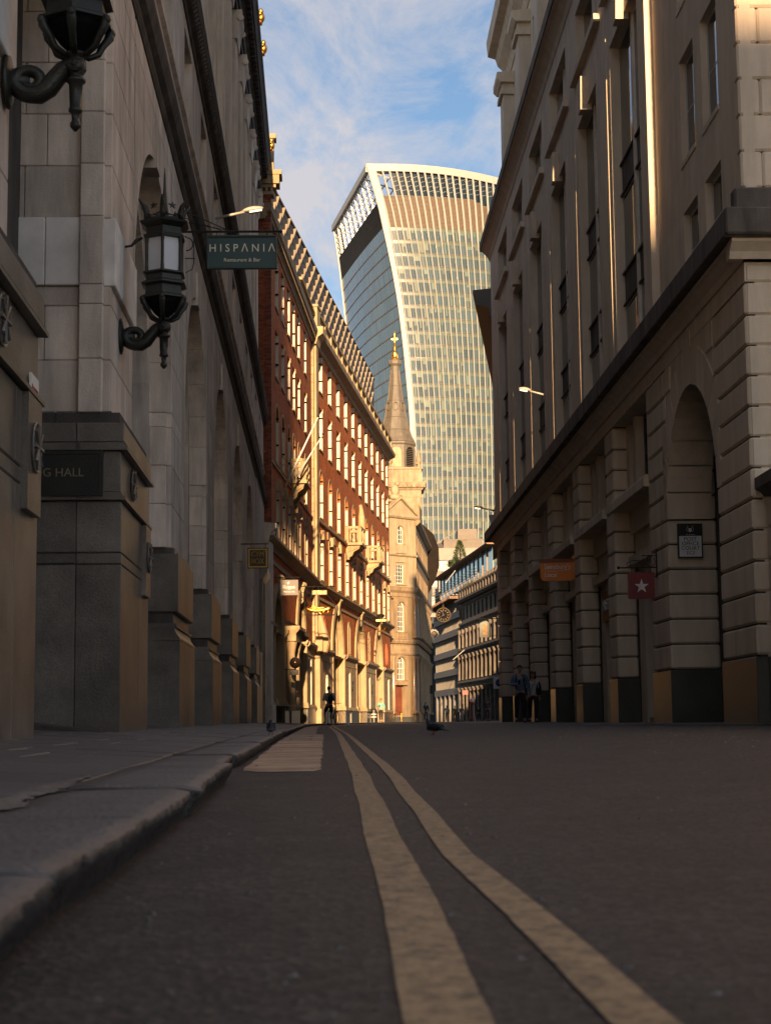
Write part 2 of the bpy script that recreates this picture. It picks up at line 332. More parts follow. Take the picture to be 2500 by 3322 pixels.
def arc_path(sa, sb, ha, hb, arch, n=12):
    if not arch: return [(sa, ha), (sa, hb), (sb, hb), (sb, ha)]
    r = (sb-sa)/2; rise = r if arch is True or arch == 1 else arch; c = (sa+sb)/2; sp = hb-rise
    return [(sa, ha)]+[(c-r*math.cos(math.pi*i/n), sp+rise*math.sin(math.pi*i/n)) for i in range(n+1)]+[(sb, ha)]
def window(parent, F, sa, sb, ha, hb, d, arch=0, nx=2, ny=3, fm=None, gm=None, fw=.07, bar=.03, name='window', rails=(), fd=.05):
    fm = fm or whitepaint; gm = gm or glass; mb = MB(); path = arc_path(sa, sb, ha, hb, arch); c = (sa+sb)/2; hm = (ha+hb)/2; n = len(path)
    for i in range(n):
        p, q = path[i], path[(i+1) % n]
        def inn(p):
            k = 1-2*fw/(sb-sa); kk = 1-2*fw/(hb-ha); return (c+(p[0]-c)*k, hm+(p[1]-hm)*kk)
        pi, qi = inn(p), inn(q)
        mb.add([F(p[0], d+fd, p[1]), F(q[0], d+fd, q[1]), F(qi[0], d+fd, qi[1]), F(pi[0], d+fd, pi[1]), F(pi[0], d, pi[1]), F(qi[0], d, qi[1])], [(0, 1, 2, 3), (3, 2, 5, 4)])
    top = hb-(arch and (sb-sa)/2*(.35) or 0)
    for i in range(1, nx): x = sa+(sb-sa)*i/nx; mb.box(F, x-bar/2, x+bar/2, d, d+fd*.9, ha+fw*.5, hb-fw if not arch else (top if abs(x-c) > .01 else hb-fw))
    for j in range(1, ny): z = ha+(hb-ha)*j/ny; z < top and mb.box(F, sa+fw*.5, sb-fw*.5, d, d+fd*.8, z-bar/2, z+bar/2)
    for z in rails: mb.box(F, sa, sb, d, d+.16, z-.035, z+.035)
    o = mk(name, mb, fm, parent)
    g = MB(); g.add([F(p[0], d+.012, p[1]) for p in path], [tuple(range(n))]); mk('pane', g, gm, o)
    return o
def text(parent, name, s, size, loc, rot, m, extr=.004, sx=1.0, align='CENTER', sub=True):
    cu = bpy.data.curves.new(name, 'FONT'); cu.body = s; cu.size = size; cu.extrude = extr; cu.align_x = align; cu.align_y = 'CENTER'; cu.resolution_u = 3
    t = bpy.data.objects.new('tmp_text', cu); COL.objects.link(t); dg = bpy.context.evaluated_depsgraph_get(); me = bpy.data.meshes.new_from_object(t.evaluated_get(dg)); COL.objects.unlink(t); bpy.data.objects.remove(t)
    me.materials.clear(); me.materials.append(m); o = bpy.data.objects.new(name, me); link(o, parent)
    off = Vector((0, 0, 0)); p = parent
    while p is not None: off += p.location; p = p.parent
    o.location = Vector(loc)-off; o.rotation_euler = rot; o.scale = (sx, 1, 1); return o
FRONT = (R(90), 0, 0)
# ------------------------------------------------------------------ ground
def sm(x, a, b): t = min(max((x-a)/(b-a), 0), 1); return t*t*(3-2*t)
def G(y): return .26*(1-math.exp(-max(y, 0)/60))
def lerp_tab(tab, y):
    if y <= tab[0][0]: return tab[0][1]
    for (a, b), (c, d) in zip(tab, tab[1:]):
        if y <= c: return b+(d-b)*(y-a)/(c-a)
    return tab[-1][1]
KERB = [(-5, -.36), (1.9, -.385), (2.9, -.41), (4.4, -.455), (8.6, -.60), (12, -.70), (21.3, -.93), (45, -1.36), (60, -1.64), (72, -1.62), (84, -1.25), (96, -.45), (110, .75), (125, 2.6), (140, 4.6), (150, 6.6), (160, 9), (175, 9.6), (260, 6.0)]
RK = [(-30, 14), (10, 11.5), (22, 7.6), (26, 6.4), (31, 5.3), (38, 3.7), (44, 2.6), (47, 2.4), (70, 2.9), (100, 5.6), (125, 9.5), (160, 15.5), (200, 14.5), (260, 10)]
kx = lambda y: lerp_tab(KERB, y)+.006*math.sin(y*1.7)+.005*math.sin(y*4.1+1)
rkx = lambda y: lerp_tab(RK, y)
def roadz(x, y): return G(y)+.10*sm(x, .4, 3.0)*(1 if y < 60 else max(0, 1-(y-60)/40)) 
mb = MB(); ys = [-40, -10, -4, -1]+[i*.5 for i in range(0, 40)]+[20+i*2 for i in range(0, 70)]+[170, 220, 300, 600, 1500]
xs = [-1500, -60, -10, -2.5, -.8, -.4, 0, .4, .8, 1.2, 1.6, 2, 2.6, 3.2, 5, 8, 12, 25, 80, 1500]
for y in ys:
    for x in xs: mb.v.append((x, y, roadz(x, y)-(0 if -3 < x < 30 else .02)))
n = len(xs)
for j in range(len(ys)-1):
    for i in range(n-1): mb.f.append((j*n+i, j*n+i+1, (j+1)*n+i+1, (j+1)*n+i))
tag(mk('road', mb, asph, smooth=True), 'dark worn asphalt road rising between the kerbs', kind='structure')
def ribbon(name, pts, wdt, m, dz, label, parent=None):   # pts (x,y,width)
    mb = MB()
    for x, y, wd in pts:
        for t in (-.5, .5): mb.v.append((x+t*wd, y, roadz(x+t*wd, y)+dz))
    for i in range(len(pts)-1): mb.f.append((2*i, 2*i+1, 2*i+3, 2*i+2))
    return tag(mk(name, mb, m, parent), label, kind='structure')
def yl(off, wd, seed):
    rr = random.Random(seed); pts = []; y = .6
    while y < 92:
        x = (lerp_tab([(0, .10), (1.7, .095), (3.7, .08), (9.2, .035), (30, -.235)], y) if off < .2 else lerp_tab([(0, .32), (1.7, .28), (3.7, .225), (9.2, .205), (30, -.085)], y))
        if y > 30: t = (y-30); x = x+(kx(y)-kx(30))
        pts.append((x+.003*math.sin(y*2.3+seed)+.0012*rr.uniform(-1, 1), y, wd*(1+.02*rr.uniform(-1, 1)))); y += .06+y*.02
    return pts
ribbon('yellow_line', yl(.125, .088, 1), .09, yellow, .004, 'worn yellow no-parking line nearer the left kerb')
ribbon('yellow_line', yl(.275, .066, 2), .09, yellow, .004, 'worn yellow no-parking line farther from the left kerb')
# sunlit strip beside the kerb, its light put into a pale colour
mb = MB(); y = 9.3
while y < 70:
    a = kx(y)+.02; b = -.02-.016*y if y < 30 else kx(y)+.45
    b = max(b, a+.05)+random.uniform(-.012, .012)
    f = sm(y, 9.3, 9.5)
    for t in (0, 1): mb.v.append(((a*(1-t)+b*t) if f > .5 else (a+.08+(b-a-.12)*t), y, roadz(a, y)+.004))
    y += .12+y*.012
for i in range(len(mb.v)//2-1): mb.f.append((2*i, 2*i+1, 2*i+3, 2*i+2))
tag(mk('sunlight_strip', mb, sunlit_strip), 'pale repaired strip of road between kerb and yellow line', kind='structure')
for (xa, ya, xb, yb) in [(.55, 33, 1.35, 34.2), (2.9, 30.2, 6.0, 24.0), (5.6, 22.5, 8.5, 20.4)]:
    L_ = math.hypot(xb-xa, yb-ya); mb = MB(); k = 30; nx_, ny_ = -(yb-ya)/L_*.05, (xb-xa)/L_*.05
    for i in range(k+1):
        t = i/k; x = xa+(xb-xa)*t; y = ya+(yb-ya)*t
        for q in (-1, 1): mb.v.append((x+q*nx_, y+q*ny_, roadz(x, y)+.004))
    for i in range(k):
        if i % 3 != 2 or xa > 2: mb.f.append((2*i, 2*i+1, 2*i+3, 2*i+2))
    tag(mk('white_line', mb, white_rp), 'thin worn white marking on the road', kind='structure')

# left kerb: granite stones with worn edges
KW = .42
def pavz(x, y):     # pavement surface left of kerb
    return G(y)+.086+.055*max(0, (kx(y)-x-KW))*(1 if y < 80 else 0)
kerb = tag(thing('kerb', None, None, (0, 0, 0)), 'long kerb of worn granite stones on the left of the road', kind='structure')
joints = [-.8, .9, 2.45, 3.75, 5.2, 7.9, 10.2, 12.7, 14.6, 17, 19.3, 21.5, 24]
while joints[-1] < 150: joints.append(joints[-1]+random.uniform(1.8, 2.6))
for j0, j1 in zip(joints, joints[1:]):
    near = j0 < 26; ns = max(4, min(60, int((j1-j0)*(24 if near else 3)))); rr = random.Random(int(j0*100)); jig = rr.uniform(-.012, .012) if near else 0; jz = rr.uniform(-.008, .008) if near else 0
    if abs(j0-7.9) < .1: jig = -.05; jz = -.012
    if abs(j0-5.2) < .1: jig = .02; jz = .006
    prof = [(-.04, -.05), (-.036, .0), (-.018, .04), (-.002, .066), (-.006, .082), (-.05, .0895), (-.15, .09), (-.30, .09), (-KW+.02, .088), (-KW+.006, .06), (-KW+.006, -.05)]
    mb = MB(); m = len(prof); ph = rr.uniform(0, 9)
    for i in range(ns+1):
        y = j0+.008+(j1-j0-.016)*i/ns; e = min(1, .3+i*.7, .3+(ns-i)*.7) if near else 1
        for q, (px, pz) in enumerate(prof):
            wob = (.002*math.sin(y*23+ph)+.004*math.sin(y*3.3+ph*2)+.005*rr.uniform(-1, 1)*(2.2 if rr.random() < .15 else 1)) if q < 6 else 0
            wz = (.0015*math.sin(y*7+ph+q)+.0018*rr.uniform(-1, 1)) if 2 < q < 8 else 0
            mb.v.append((kx(y)+px+jig+wob*(1 if near else .4)-(1-e)*.015*(q < 6), y, G(y)+(pz+wz+jz-(1-e)*.012 if pz > 0.02 else pz)))
    for i in range(ns):
        for q in range(m-1): mb.f.append((i*m+q, i*m+q+1, (i+1)*m+q+1, (i+1)*m+q))
    mb.f.append(tuple(range(m))); mb.f.append(tuple(range(ns*m, ns*m+m)))
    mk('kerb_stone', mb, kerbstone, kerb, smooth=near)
# pavement left (base sheet + slabs)
pav = tag(thing('pavement', None, None, (0, 0, 0)), 'left pavement of large flagstones beside the bank', kind='structure')
mb = MB(); ys2 = [-20, -5]+[i*2 for i in range(0, 90)]
for y in ys2:
    for t in (0, .12, .5, 1):
        x = kx(y)-KW+.01-(t*7.5 if y < 150 else t*7.5); mb.v.append((x, y, pavz(x, y)-.014))
for j in range(len(ys2)-1):
    for i in range(3): mb.f.append((j*4+i, j*4+i+1, (j+1)*4+i+1, (j+1)*4+i))
tag(mk('pavement_bed', mb, sooty, pav), None)
y = -1.0; row = 0
rr = random.Random(5)
while y < 60:
    ln = rr.choice([.75, .9, 1.05, 1.2]) if y < 25 else 2.2; x = -.004; row += 1
    for c, wd in enumerate([.62, .85, .75, .9] if row % 2 else [.85, .7, .9, .67]):
        a0, a1 = x-wd+.02, x; x -= wd
        off = kx(y)-KW; mb = MB(); dz = rr.uniform(-.004, .003)
        vs = []
        for (sx, sy) in ((a0, y+.012), (a1, y+.012), (a1, y+ln-.012), (a0, y+ln-.012)):
            xx = kx(sy)-KW+sx; vs.append((xx, sy, pavz(xx, sy)+dz))
        cx_, cy_ = sum(v[0] for v in vs)/4, sum(v[1] for v in vs)/4
        inn = [(v[0]+(cx_-v[0])*.02, v[1]+(cy_-v[1])*.02, v[2]) for v in vs]; lo = [(v[0], v[1], v[2]-.03) for v in vs]; md = [(v[0], v[1], v[2]-.006) for v in vs]
        mb.add(inn+md+lo, [(0, 1, 2, 3)]+[(i, (i+1) % 4, 4+(i+1) % 4, 4+i) for i in range(4)]+[(4+i, 4+(i+1) % 4, 8+(i+1) % 4, 8+i) for i in range(4)])
        mk('paving_slab', mb, flagstone, pav)
        if cx_ < -4.2 - .02*y: break
    y += ln
mb = MB()   # cement smear along the kerb joint
rr = random.Random(3)
P_ = [(3.5+i*.05) for i in range(58)]
for y in P_:
    c = kx(y)-KW-.03; wd = .05*(1+.6*math.sin(y*5))*(1-sm(y, 5.2, 6.3))+.012
    for t in (-1, 0, 1): mb.v.append((c+t*wd*rr.uniform(.6, 1.3)+.012*rr.uniform(-1, 1), y, pavz(c, y)+(.002 if t else .006*rr.uniform(.5, 1.8))))
for i in range(len(P_)-1):
    for q in (0, 1): mb.f.append((3*i+q, 3*i+q+1, 3*i+q+4, 3*i+q+3))
mk('mortar_smear', mb, cement, pav, smooth=True)
# right pavement
rp = tag(thing('pavement', None, None, (0, 0, 0)), 'right pavement widening in front of the limestone shops', kind='structure')
mb = MB(); ys3 = [8, 14, 20, 24, 26, 28, 31, 34, 38, 41, 44, 46, 47]+[50+5*i for i in range(0, 43)]
RZ = lambda y: max(.215, G(y)+.02)
for y in ys3:
    x0 = rkx(y)+.14
    for x in (x0, 7.5+max(0, x0-6), 30): mb.v.append((x, y, RZ(y)+(.03 if x > x0 and x < 29 else 0)))
for j in range(len(ys3)-1):
    for i in range(2): mb.f.append((j*3+i, j*3+i+1, (j+1)*3+i+1, (j+1)*3+i))
mk('pavement_top', mb, flagstone, rp)
y = 12.0; rr = random.Random(9)
while y < 60:
    y1 = y+.95; mb = MB(); a = Vector((rkx(y), y, 0)); b = Vector((rkx(y1), y1, 0)); t = (b-a).normalized(); nn = Vector((t.y, -t.x, 0))*.16
    a += t*.006; b -= t*.006; dz = rr.uniform(-.006, .006)
    lo = [a, b, b+nn, a+nn]; z0, z1 = RZ(y)-.17, RZ(y)+.006+dz
    mb.add([(p.x, p.y, z0) for p in lo]+[(p.x, p.y, z1-.012) for p in lo]+[((p*.9+(lo[0]+lo[2])*.05)[0], (p*.9+(lo[0]+lo[2])*.05)[1], z1) for p in lo], [(0, 1, 5, 4), (1, 2, 6, 5), (2, 3, 7, 6), (3, 0, 4, 7), (4, 5, 9, 8), (5, 6, 10, 9), (6, 7, 11, 10), (7, 4, 8, 11), (8, 9, 10, 11)])
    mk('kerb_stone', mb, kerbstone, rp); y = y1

# ------------------------------------------------------------------ left stone bank
LF = Fr(-2.2, 0, -.019, 1)
bank = thing('bank_building', 'soot-stained pale stone bank with tall arches over granite plinths filling the left side', 'building', (-3.5, 24, .2))
st = Pieces(bank, 'stone_block', portland, .010); st2 = Pieces(bank, 'pale_stone_block', mat('pale_marbled_stone', (.80, .74, .68), .6, var=.16, noise=3, grime=.2, bump=.1, isl=.03, spec=.3), .010); gr = Pieces(bank, 'granite_block', granite, .010)
core = MB()
piers = [(2.2, 4.9), (10.6, 13.2), (18.8, 21.8), (26.8, 30.1), (35.2, 38.5), (43.6, 46.9), (52.0, 55.3), (60.4, 63.7)]
rr = random.Random(2)
def granite_pier(s0, s1, deep, tall):
    z = .12
    if tall:      # the two nearest piers, with moulded panel zone
        core.box(LF, s0+.03, s1-.03, -deep, -.03, z, 3.8)
        for h0, h1, cuts in ((z, 2.08, 2), (2.08, 2.21+.0, 0), (2.21, 2.79, 2)):
            if not cuts: continue
            w_ = (s1-s0); c = [s0, s0+w_*.62, s1] if cuts == 2 else [s0, s1]
            for a, b in zip(c, c[1:]): gr.add(LF, a+.004, b-.004, -.5, 0, h0+.004, h1-.004)
        gr.add(LF, s0+.004, s1-.004, -.5, 0, 2.085, 2.205)
        # camera-facing side courses
        for h0, h1, dd in ((z, 2.08, [0.5, 1.25, deep]), (2.085, 2.205, [.5, deep]), (2.21, 2.79, [.5, 1.1, deep])):
            for a, b in zip(dd, dd[1:]): gr.add(LF, s0, s0+.35, -b+.004, -a-.004, h0+.004, h1-.004)
        mb = MB()      # moulded string lines below and above the panel
        for (h, o) in ((2.80, .05), (3.36, .07)):
            pr = [(-.5, h), (o, h), (o, h+.035), (o-.03, h+.05), (o-.05, h+.085), (-.5, h+.085)]
            mb.prof(LF, pr, s0-o, s1+.0)
            mb.box(LF, s0-o, s0+.2, -deep, -.45, h+.001, h+.083)
        mk('moulding', mb, granite, bank)
        gr.add(LF, s0+.002, s1-.002, -.5, -.01, 2.89, 3.355); gr.add(LF, s0+.002, s0+.35, -deep, -.504, 2.89, 3.355)
        gr.add(LF, s0-.06, s1+.004, -.5, .03, 3.45, 3.67); gr.add(LF, s0-.06, s0+.35, -1.0, -.504, 3.45, 3.67); gr.add(LF, s0-.06, s0+.35, -deep, -1.004, 3.45, 3.67)
        gr.add(LF, s0+.03, s0+.4, -.75, -.12, 3.674, 3.82); gr.add(LF, s0+.03, s0+.4, -deep, -.754, 3.674, 3.82); gr.add(LF, s0+.404, s1-.02, -.5, -.12, 3.674, 3.82)
        # round medallion
        for (ms, mh) in ((s0+(s1-s0)*.38, 3.12), (s1-.45, 2.4)):
            md = MB(); md.lathe((0, 0, 0), [(.0, 0), (.19, 0), (.20, .015), (.19, .025), (.17, .012), (.05, .01), (.04, .025), (.0, .03)], 20)
            for k in range(8):
                t = k*math.pi/4; md.tube([(0, 0, .03), (.17*math.cos(t), .17*math.sin(t), .03)], [.010, .018], 5)
            Fm = lambda x, y, zz, ms=ms, mh=mh: LF(ms+x, zz+(.0 if mh > 3 else .05), mh+y)
            md.v = [Fm(*v) for v in md.v]; mk('medallion', md, granite, bank, smooth=False)
        mb = MB(); mb.box(LF, s1-.75, s1-.15, -.02, .05, 1.9, 2.78); mk('carved_panel', mb, granite, bank)
    else:
        core.box(LF, s0+.08, s1-.08, -deep, -.12, z, 3.1)
        m_ = (s0+s1)/2+rr.uniform(-.3, .3)
        for a, b in ((s0, m_), (m_, s1)): gr.add(LF, a+.003, b-.003, -.75, 0, z, 1.62)
        mb = MB(); pr = [(-.6, 1.62), (.0, 1.62), (0, 1.66), (-.03, 1.70), (-.07, 1.76), (-.09, 1.84), (-.6, 1.84)]
        mb.prof(LF, pr, s0, s1); mb.prof(LF, [(-.6, 1.84), (-.06, 1.84), (-.06, 1.88), (-.11, 1.9), (-.6, 1.9)], s0+.06, s1-.06); mk('moulding', mb, granite, bank)
        gr.add(LF, s0+.1, s1-.1, -.66, -.11, 1.90, 2.07)
        gr.add(LF, s0+.03, s1-.03, -.72, -.03, 2.075, 3.0)
        gr.add(LF, s0+.1, s1-.1, -.66, -.09, 3.004, 3.1)
for i, (a, b) in enumerate(piers): granite_pier(a, b, 2.3 if i in (1, 2) else 1.2, i in (0, 1, 2))
# upper courses with arch openings
COURSES = [3.1, 3.8, 4.42, 5.05, 5.28, 6.08, 6.70, 7.32, 7.94, 8.56, 9.14, 9.5]
bays = [(piers[i][1]-.55, piers[i+1][0]-.0) for i in range(len(piers)-1)]
def arcx(c, r, sp, h): return None if h >= sp+r else (r if h <= sp else math.sqrt(max(0, r*r-(h-sp)**2)))
SP = 5.7
def course(sL, sR, c, r, side, h0, h1, d1, d0):   # stone between pier edge and arch curve, polygon in (s,h)
    pts = []
    hs = [h0+(h1-h0)*k/4 for k in range(5)]
    arc = [(c-side*(arcx(c, r, SP, h) or 0), h) for h in hs]
    return arc
arch_st = []
for (pa, pb) in piers:
    pass
for bi, (s0, s1) in enumerate(bays):
    c = (s0+s1)/2; r = (s1-s0)/2-.02
    for k in range(len(COURSES)-1):
        h0, h1 = COURSES[k]+.003, COURSES[k+1]-.003
        if bi == 1 and h0 < 20:     # deep portal between the nearest piers: plain lintel high up
            continue
        if h0 > SP+r+.01:
            for a, b in ((s0, c), (c, s1)): st.add(LF, a+.003, b-.003, -.45, -.15, h0, h1)
            continue
        if h1 <= SP: continue
        for side in (1, -1):
            edge = c-side*(s1-s0)/2; hs = [h0+(h1-h0)*q/5 for q in range(6)]
            arc = [(c-side*(arcx(c, r, SP, h) or 0.0), h) for h in hs]
            poly = [(edge+side*.002, h0)]+arc+([(c-side*.003, h1)] if arcx(c, r, SP, h1) is None else [])+[(edge+side*.002, h1)]
            if abs(arc[0][0]-edge) < .02: poly = poly[1:]
            mb = MB(); mb.prism(LF, poly, -.5, -.15); mk('stone_block', mb, portland, bank)
    # inner order ring and soffit
    if bi != 1:
        mb = MB(); r2_ = r-.28; m_ = 22
        for q in range(m_+1):
            t = math.pi*q/m_
            for (rad, d) in ((r+.05, -.5), (r2_, -.5), (r2_, -1.1)): mb.v.append(LF(c-rad*math.cos(t), d, SP+rad*math.sin(t)))
        for q in range(m_):
            for u in (0, 1): mb.f.append((q*3+u, q*3+u+1, q*3+u+4, q*3+u+3))
        for sd in (1, -1): mb.box(LF, c-sd*(r+.05), c-sd*r2_, -1.1, -.5, .15, SP)
        mk('arch_soffit', mb, portland, bank)
        mb = MB(); mb.prism(LF, [(c-.22, SP+r-.12), (c+.22, SP+r-.12), (c+.32, SP+r+.5), (c-.32, SP+r+.5)], -.5, -.11); mk('keystone', mb, portland, bank)
        # door and fanlight
        wn = MB(); wn.box(LF, c-r2_, c+r2_, -1.12, -1.05, .9, 1.02); wn.box(LF, c-r2_, c+r2_, -1.12, -1.02, SP-.1, SP+.1)
        for x in (-.66, 0, .66): wn.box(LF, c+x*r2_-.05, c+x*r2_+.05, -1.12, -1.04, .2, SP+math.sqrt(1-x*x)*r2_)
        wo = mk('arched_window', wn, black_iron, bank); g = MB(); g.add([LF(p[0], -1.1, p[1]) for p in arc_path(c-r2_, c+r2_, .15, SP+r2_, 1, 16)], [tuple(range(19))]); mk('pane', g, glass, wo)
        mb = MB(); mb.box(LF, c-r2_, c+r2_, -1.09, -.8, .12, .85); mk('stall_riser', mb, granite, bank)
core.box(LF, 2, 72, -9, -1.2, .1, 9.5)
for (a, b) in piers:
    a2, b2 = a-.1, b+.1
    for k in range(len(COURSES)-1):
        h0, h1 = COURSES[k]+.003, COURSES[k+1]-.003
        if a < 20 and h0 < 3.75: continue
        deep = 2.1 if 9 < a < 20 else .95
        proud = .05 if abs(COURSES[k]-5.28) < .01 and a < 20 else 0
        S_ = st2 if proud else st
        aa, bb = a+.10, b-.66
        j = (aa+bb)/2 + (.5 if k % 2 else -.5)
        S_.add(LF, aa, j-.003, -.5, -.15+proud, h0, h1); S_.add(LF, j+.003, bb, -.5, -.15+proud, h0, h1)
        if a > 9:    # camera-facing side
            if deep > 1:
                cc = [.5, 1.15, deep] if k % 2 else [.5, .9, 1.5, deep]
                for u, v in zip(cc, cc[1:]): S_.add(LF, aa-proud, aa+.4, -v+.003, -u-.003, h0, h1)
            else: st.add(LF, aa, aa+.4, -deep, -.503, h0, h1)
        # side margin strips
        st.add(LF, aa-.10, aa-.003, -.5, -.23, h0, h1); st.add(LF, bb+.003, bb+.10, -.5, -.23, h0, h1)
# deep portal between the two nearest piers
mb = MB(); mb.box(LF, 12.55, 18.9, -.6, -.2, 8.9, 9.5); mb.box(LF, 12.55, 18.9, -2.4, -.6, 9.2, 9.5); mk('portal_lintel', mb, portland, bank)
mb = MB(); mb.box(LF, 12.3, 18.75, -2.4, -1.6, .1, 9.2); mk('portal_wall', mb, portland, bank)
mb = MB(); mb.box(LF, 14.6, 17.6, -1.62, -1.5, .2, 4.6); mk('portal_door', mb, dark, bank)
mb = MB(); mb.box(LF, 18.64, 18.93, -1.95, -1.62, 5.9+.6, 8.1); mb.box(LF, 18.6, 18.8, -2.1, -1.98, 4.4, 5.0); mks('recessed_panel', mb, portland, bank)
mb = MB()
pts = [(-.15, .14), (-.3, .33), (-.9, .36), (-1.3, .42), (-2.3, .47), (-2.3, .1)]
for (a, b) in ((17.6, 18.78),): mb.prof(LF, [(-.02, .10), (-.05, .26), (-.5, .29), (-1.1, .36), (-2.3, .42), (-2.3, .1)], a, b)
mk('worn_step', mb, sooty, bank)
# cornices, frieze with small windows, giant pilasters, top cornice
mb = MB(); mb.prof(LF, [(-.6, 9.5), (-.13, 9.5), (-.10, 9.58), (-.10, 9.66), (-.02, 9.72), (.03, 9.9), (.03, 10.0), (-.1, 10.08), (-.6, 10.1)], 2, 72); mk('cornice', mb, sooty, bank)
wins = [(a, a+1.75, 11.35, 12.75) for a in [3.9+4.2*i for i in range(16)]]
mb = MB(); wall_mesh(mb, LF, 2, 72, 10.1, 13.0, wins, -.15, .35); mk('frieze_wall', mb, portland, bank)
for wv in wins[1:]: window(bank, LF, *wv, -.5, nx=2, ny=2, fm=black_iron)
mb = MB(); mb.prof(LF, [(-.15, 10.9), (-.08, 10.93), (-.08, 11.0), (-.15, 11.03)], 2, 72); mb.prof(LF, [(-.15, 10.45), (-.12, 10.47), (-.12, 10.52), (-.15, 10.54)], 2, 72); mk('string_course', mb, portland, bank)
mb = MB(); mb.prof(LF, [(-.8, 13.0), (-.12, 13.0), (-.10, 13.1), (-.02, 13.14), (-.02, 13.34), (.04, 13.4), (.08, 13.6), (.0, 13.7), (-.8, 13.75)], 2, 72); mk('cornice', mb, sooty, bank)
mb = MB(); s = 16.0
while s < 72: mb.add([LF(s, -.02, 13.16), LF(s+.17, -.02, 13.16), LF(s+.17, -.02, 13.33), LF(s, -.02, 13.33), LF(s+.085, .06, 13.25)], [(0, 1, 4), (1, 2, 4), (2, 3, 4), (3, 0, 4)]); s += .19
tag(mk('carved_enrichment', mb, sooty, bank), kind='stuff')
core.box(LF, 14, 71.9, -9, -.55, 9.5, 25.0)
s = 15.2; fl = MB()
pil = []
while s < 71:
    mb = MB()
    for (a, b, d) in ((0, .16, -.36), (.16, .3, -.42), (.3, .44, -.33), (.44, .58, -.42), (.58, .74, -.33), (.74, .88, -.42), (.88, 1.02, -.33), (1.02, 1.16, -.42), (1.16, 1.32, -.36)):
        mb.box(LF, s+a, s+b, -.6, d, 13.75, 22.0)
    p = mk('pilaster', mb, portland2, bank)
    mb = MB(); mb.prof(LF, [(-.6, 22.0), (-.3, 22.0), (-.28, 22.1), (-.24, 22.5), (-.14, 22.75), (-.14, 22.95), (-.6, 22.95)], s-.04, s+1.36)
    for e in (s-.02, s+1.34): mb.lathe((0, 0, 0), [(.02, -.06), (.10, -.05), (.12, .0), (.10, .05), (.02, .06)], 10, F=lambda x, y, z, e=e: LF(e+z, -.2+x, 22.68+y))
    mk('capital', mb, portland2, p)
    window(bank, LF, s+1.9, s+2.95, 14.6, 17.4, -.545, nx=2, ny=3, fm=black_iron); window(bank, LF, s+1.9, s+2.95, 18.4, 21.2, -.545, nx=2, ny=3, fm=black_iron)
    s += 3.65
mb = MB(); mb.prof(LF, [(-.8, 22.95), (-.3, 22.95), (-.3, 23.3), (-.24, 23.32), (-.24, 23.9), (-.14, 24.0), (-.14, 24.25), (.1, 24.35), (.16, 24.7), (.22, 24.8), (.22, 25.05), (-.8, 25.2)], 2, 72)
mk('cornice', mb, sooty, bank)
mb = MB(); s = 30
while s < 72: mb.box(LF, s, s+.22, -.14, .05, 24.02, 24.22); s += .42
tag(mk('dentil_course', mb, sooty, bank), kind='stuff')
for s in (50.6, 57.6, 60.4, 71.0):
    mb = MB(); mb.ball(LF(s, .26, 25.25), (.14, .18, .2), 8, 6); mb.ball(LF(s-.12, .26, 25.42), (.09, .12, .12), 8, 5); mb.ball(LF(s-.22, .24, 25.3), (.05, .08, .07), 6, 4); mb.box(LF, s-.1, s+.12, .0, .3, 25.0, 25.1)
    mk('lion_head', mb, gold, bank, smooth=True)
# entrance of the gym at the far end
mb = MB(); wall_mesh(mb, LF, 63.05, 72, .1, 9.5, [(66.2, 68.8, .15, 5.6)], -.12, .8); mk('end_wall', mb, portland, bank)
mb = MB(); mb.box(LF, 66.0, 66.3, -.3, .02, .1, 5.9); mb.box(LF, 68.7, 69.0, -.3, .02, .1, 5.9); mb.prof(LF, [(-.2, 5.9), (.02, 5.9), (.2, 6.2), (.2, 6.35), (-.2, 6.4)], 65.8, 69.2); mb.box(LF, 63.8, 65.9, -.3, .0, .1, 3.0); mb.box(LF, 69.2, 71.9, -.3, .0, .1, 2.2); mks('door_surround', mb, granite, bank)
mb = MB(); mb.box(LF, 66.2, 68.8, -.85, -.7, .1, 5.6); mk('door', mb, dark, bank)
tag(mk('building_core', core, sooty, bank), None)
# plaque
mb = MB(); Fs = lambda x, y, z: LF(18.8-y, -2.1+x, z)
plq = thing('name_plaque', 'black plaque with dim gilt letters on the granite pier', 'plaque', LF(18.7, -1.2, 3.1))
mb.box(Fs, .45, 1.88, .02, .07, 2.86, 3.33); mk('plate', mb, black_iron, plq)
mb = MB()
for (a, b, c, d) in ((.43, .47, 2.84, 3.35), (1.86, 1.90, 2.84, 3.35), (.47, 1.86, 2.84, 2.88), (.47, 1.86, 3.31, 3.35)): mb.box(Fs, a, b, .02, .085, c, d)
mk('frame', mb, black_iron, plq)
dimgilt = mat('dim_gilt', (.20, .17, .10), .5, var=.1, grime=.2)
text(plq, 'lettering', 'BANKING HALL', .135, Fs(1.69, .078, 3.10), (R(90), 0, math.atan(.019)), dimgilt, .003, 1.0, 'RIGHT')
# small stopping notice on nearest pier
nt_ = thing('parking_notice', 'small white notice with an arrow on the nearest stone pier', 'sign', LF(12.9, .02, 2.9))
mb = MB(); mb.box(LF, 12.70, 13.06, .005, .02, 2.50, 2.98); mk('plate', mb, whitepaint, nt_)
RL = (R(90), 0, R(90)+math.atan(.019)); redp = mat('red_print', (.35, .03, .03), .6); blackp = mat('black_print', (.02, .02, .02), .6)
for k, s_ in enumerate(('No stopping', 'at any time')): text(nt_, 'lettering', s_, .055, LF(12.88, .023, 2.88-.08*k), RL, redp, .001)
text(nt_, 'arrow', '\u2190', .16, LF(12.88, .023, 2.64), RL, redp, .001)
gr.flush(); st.flush(); st2.flush()

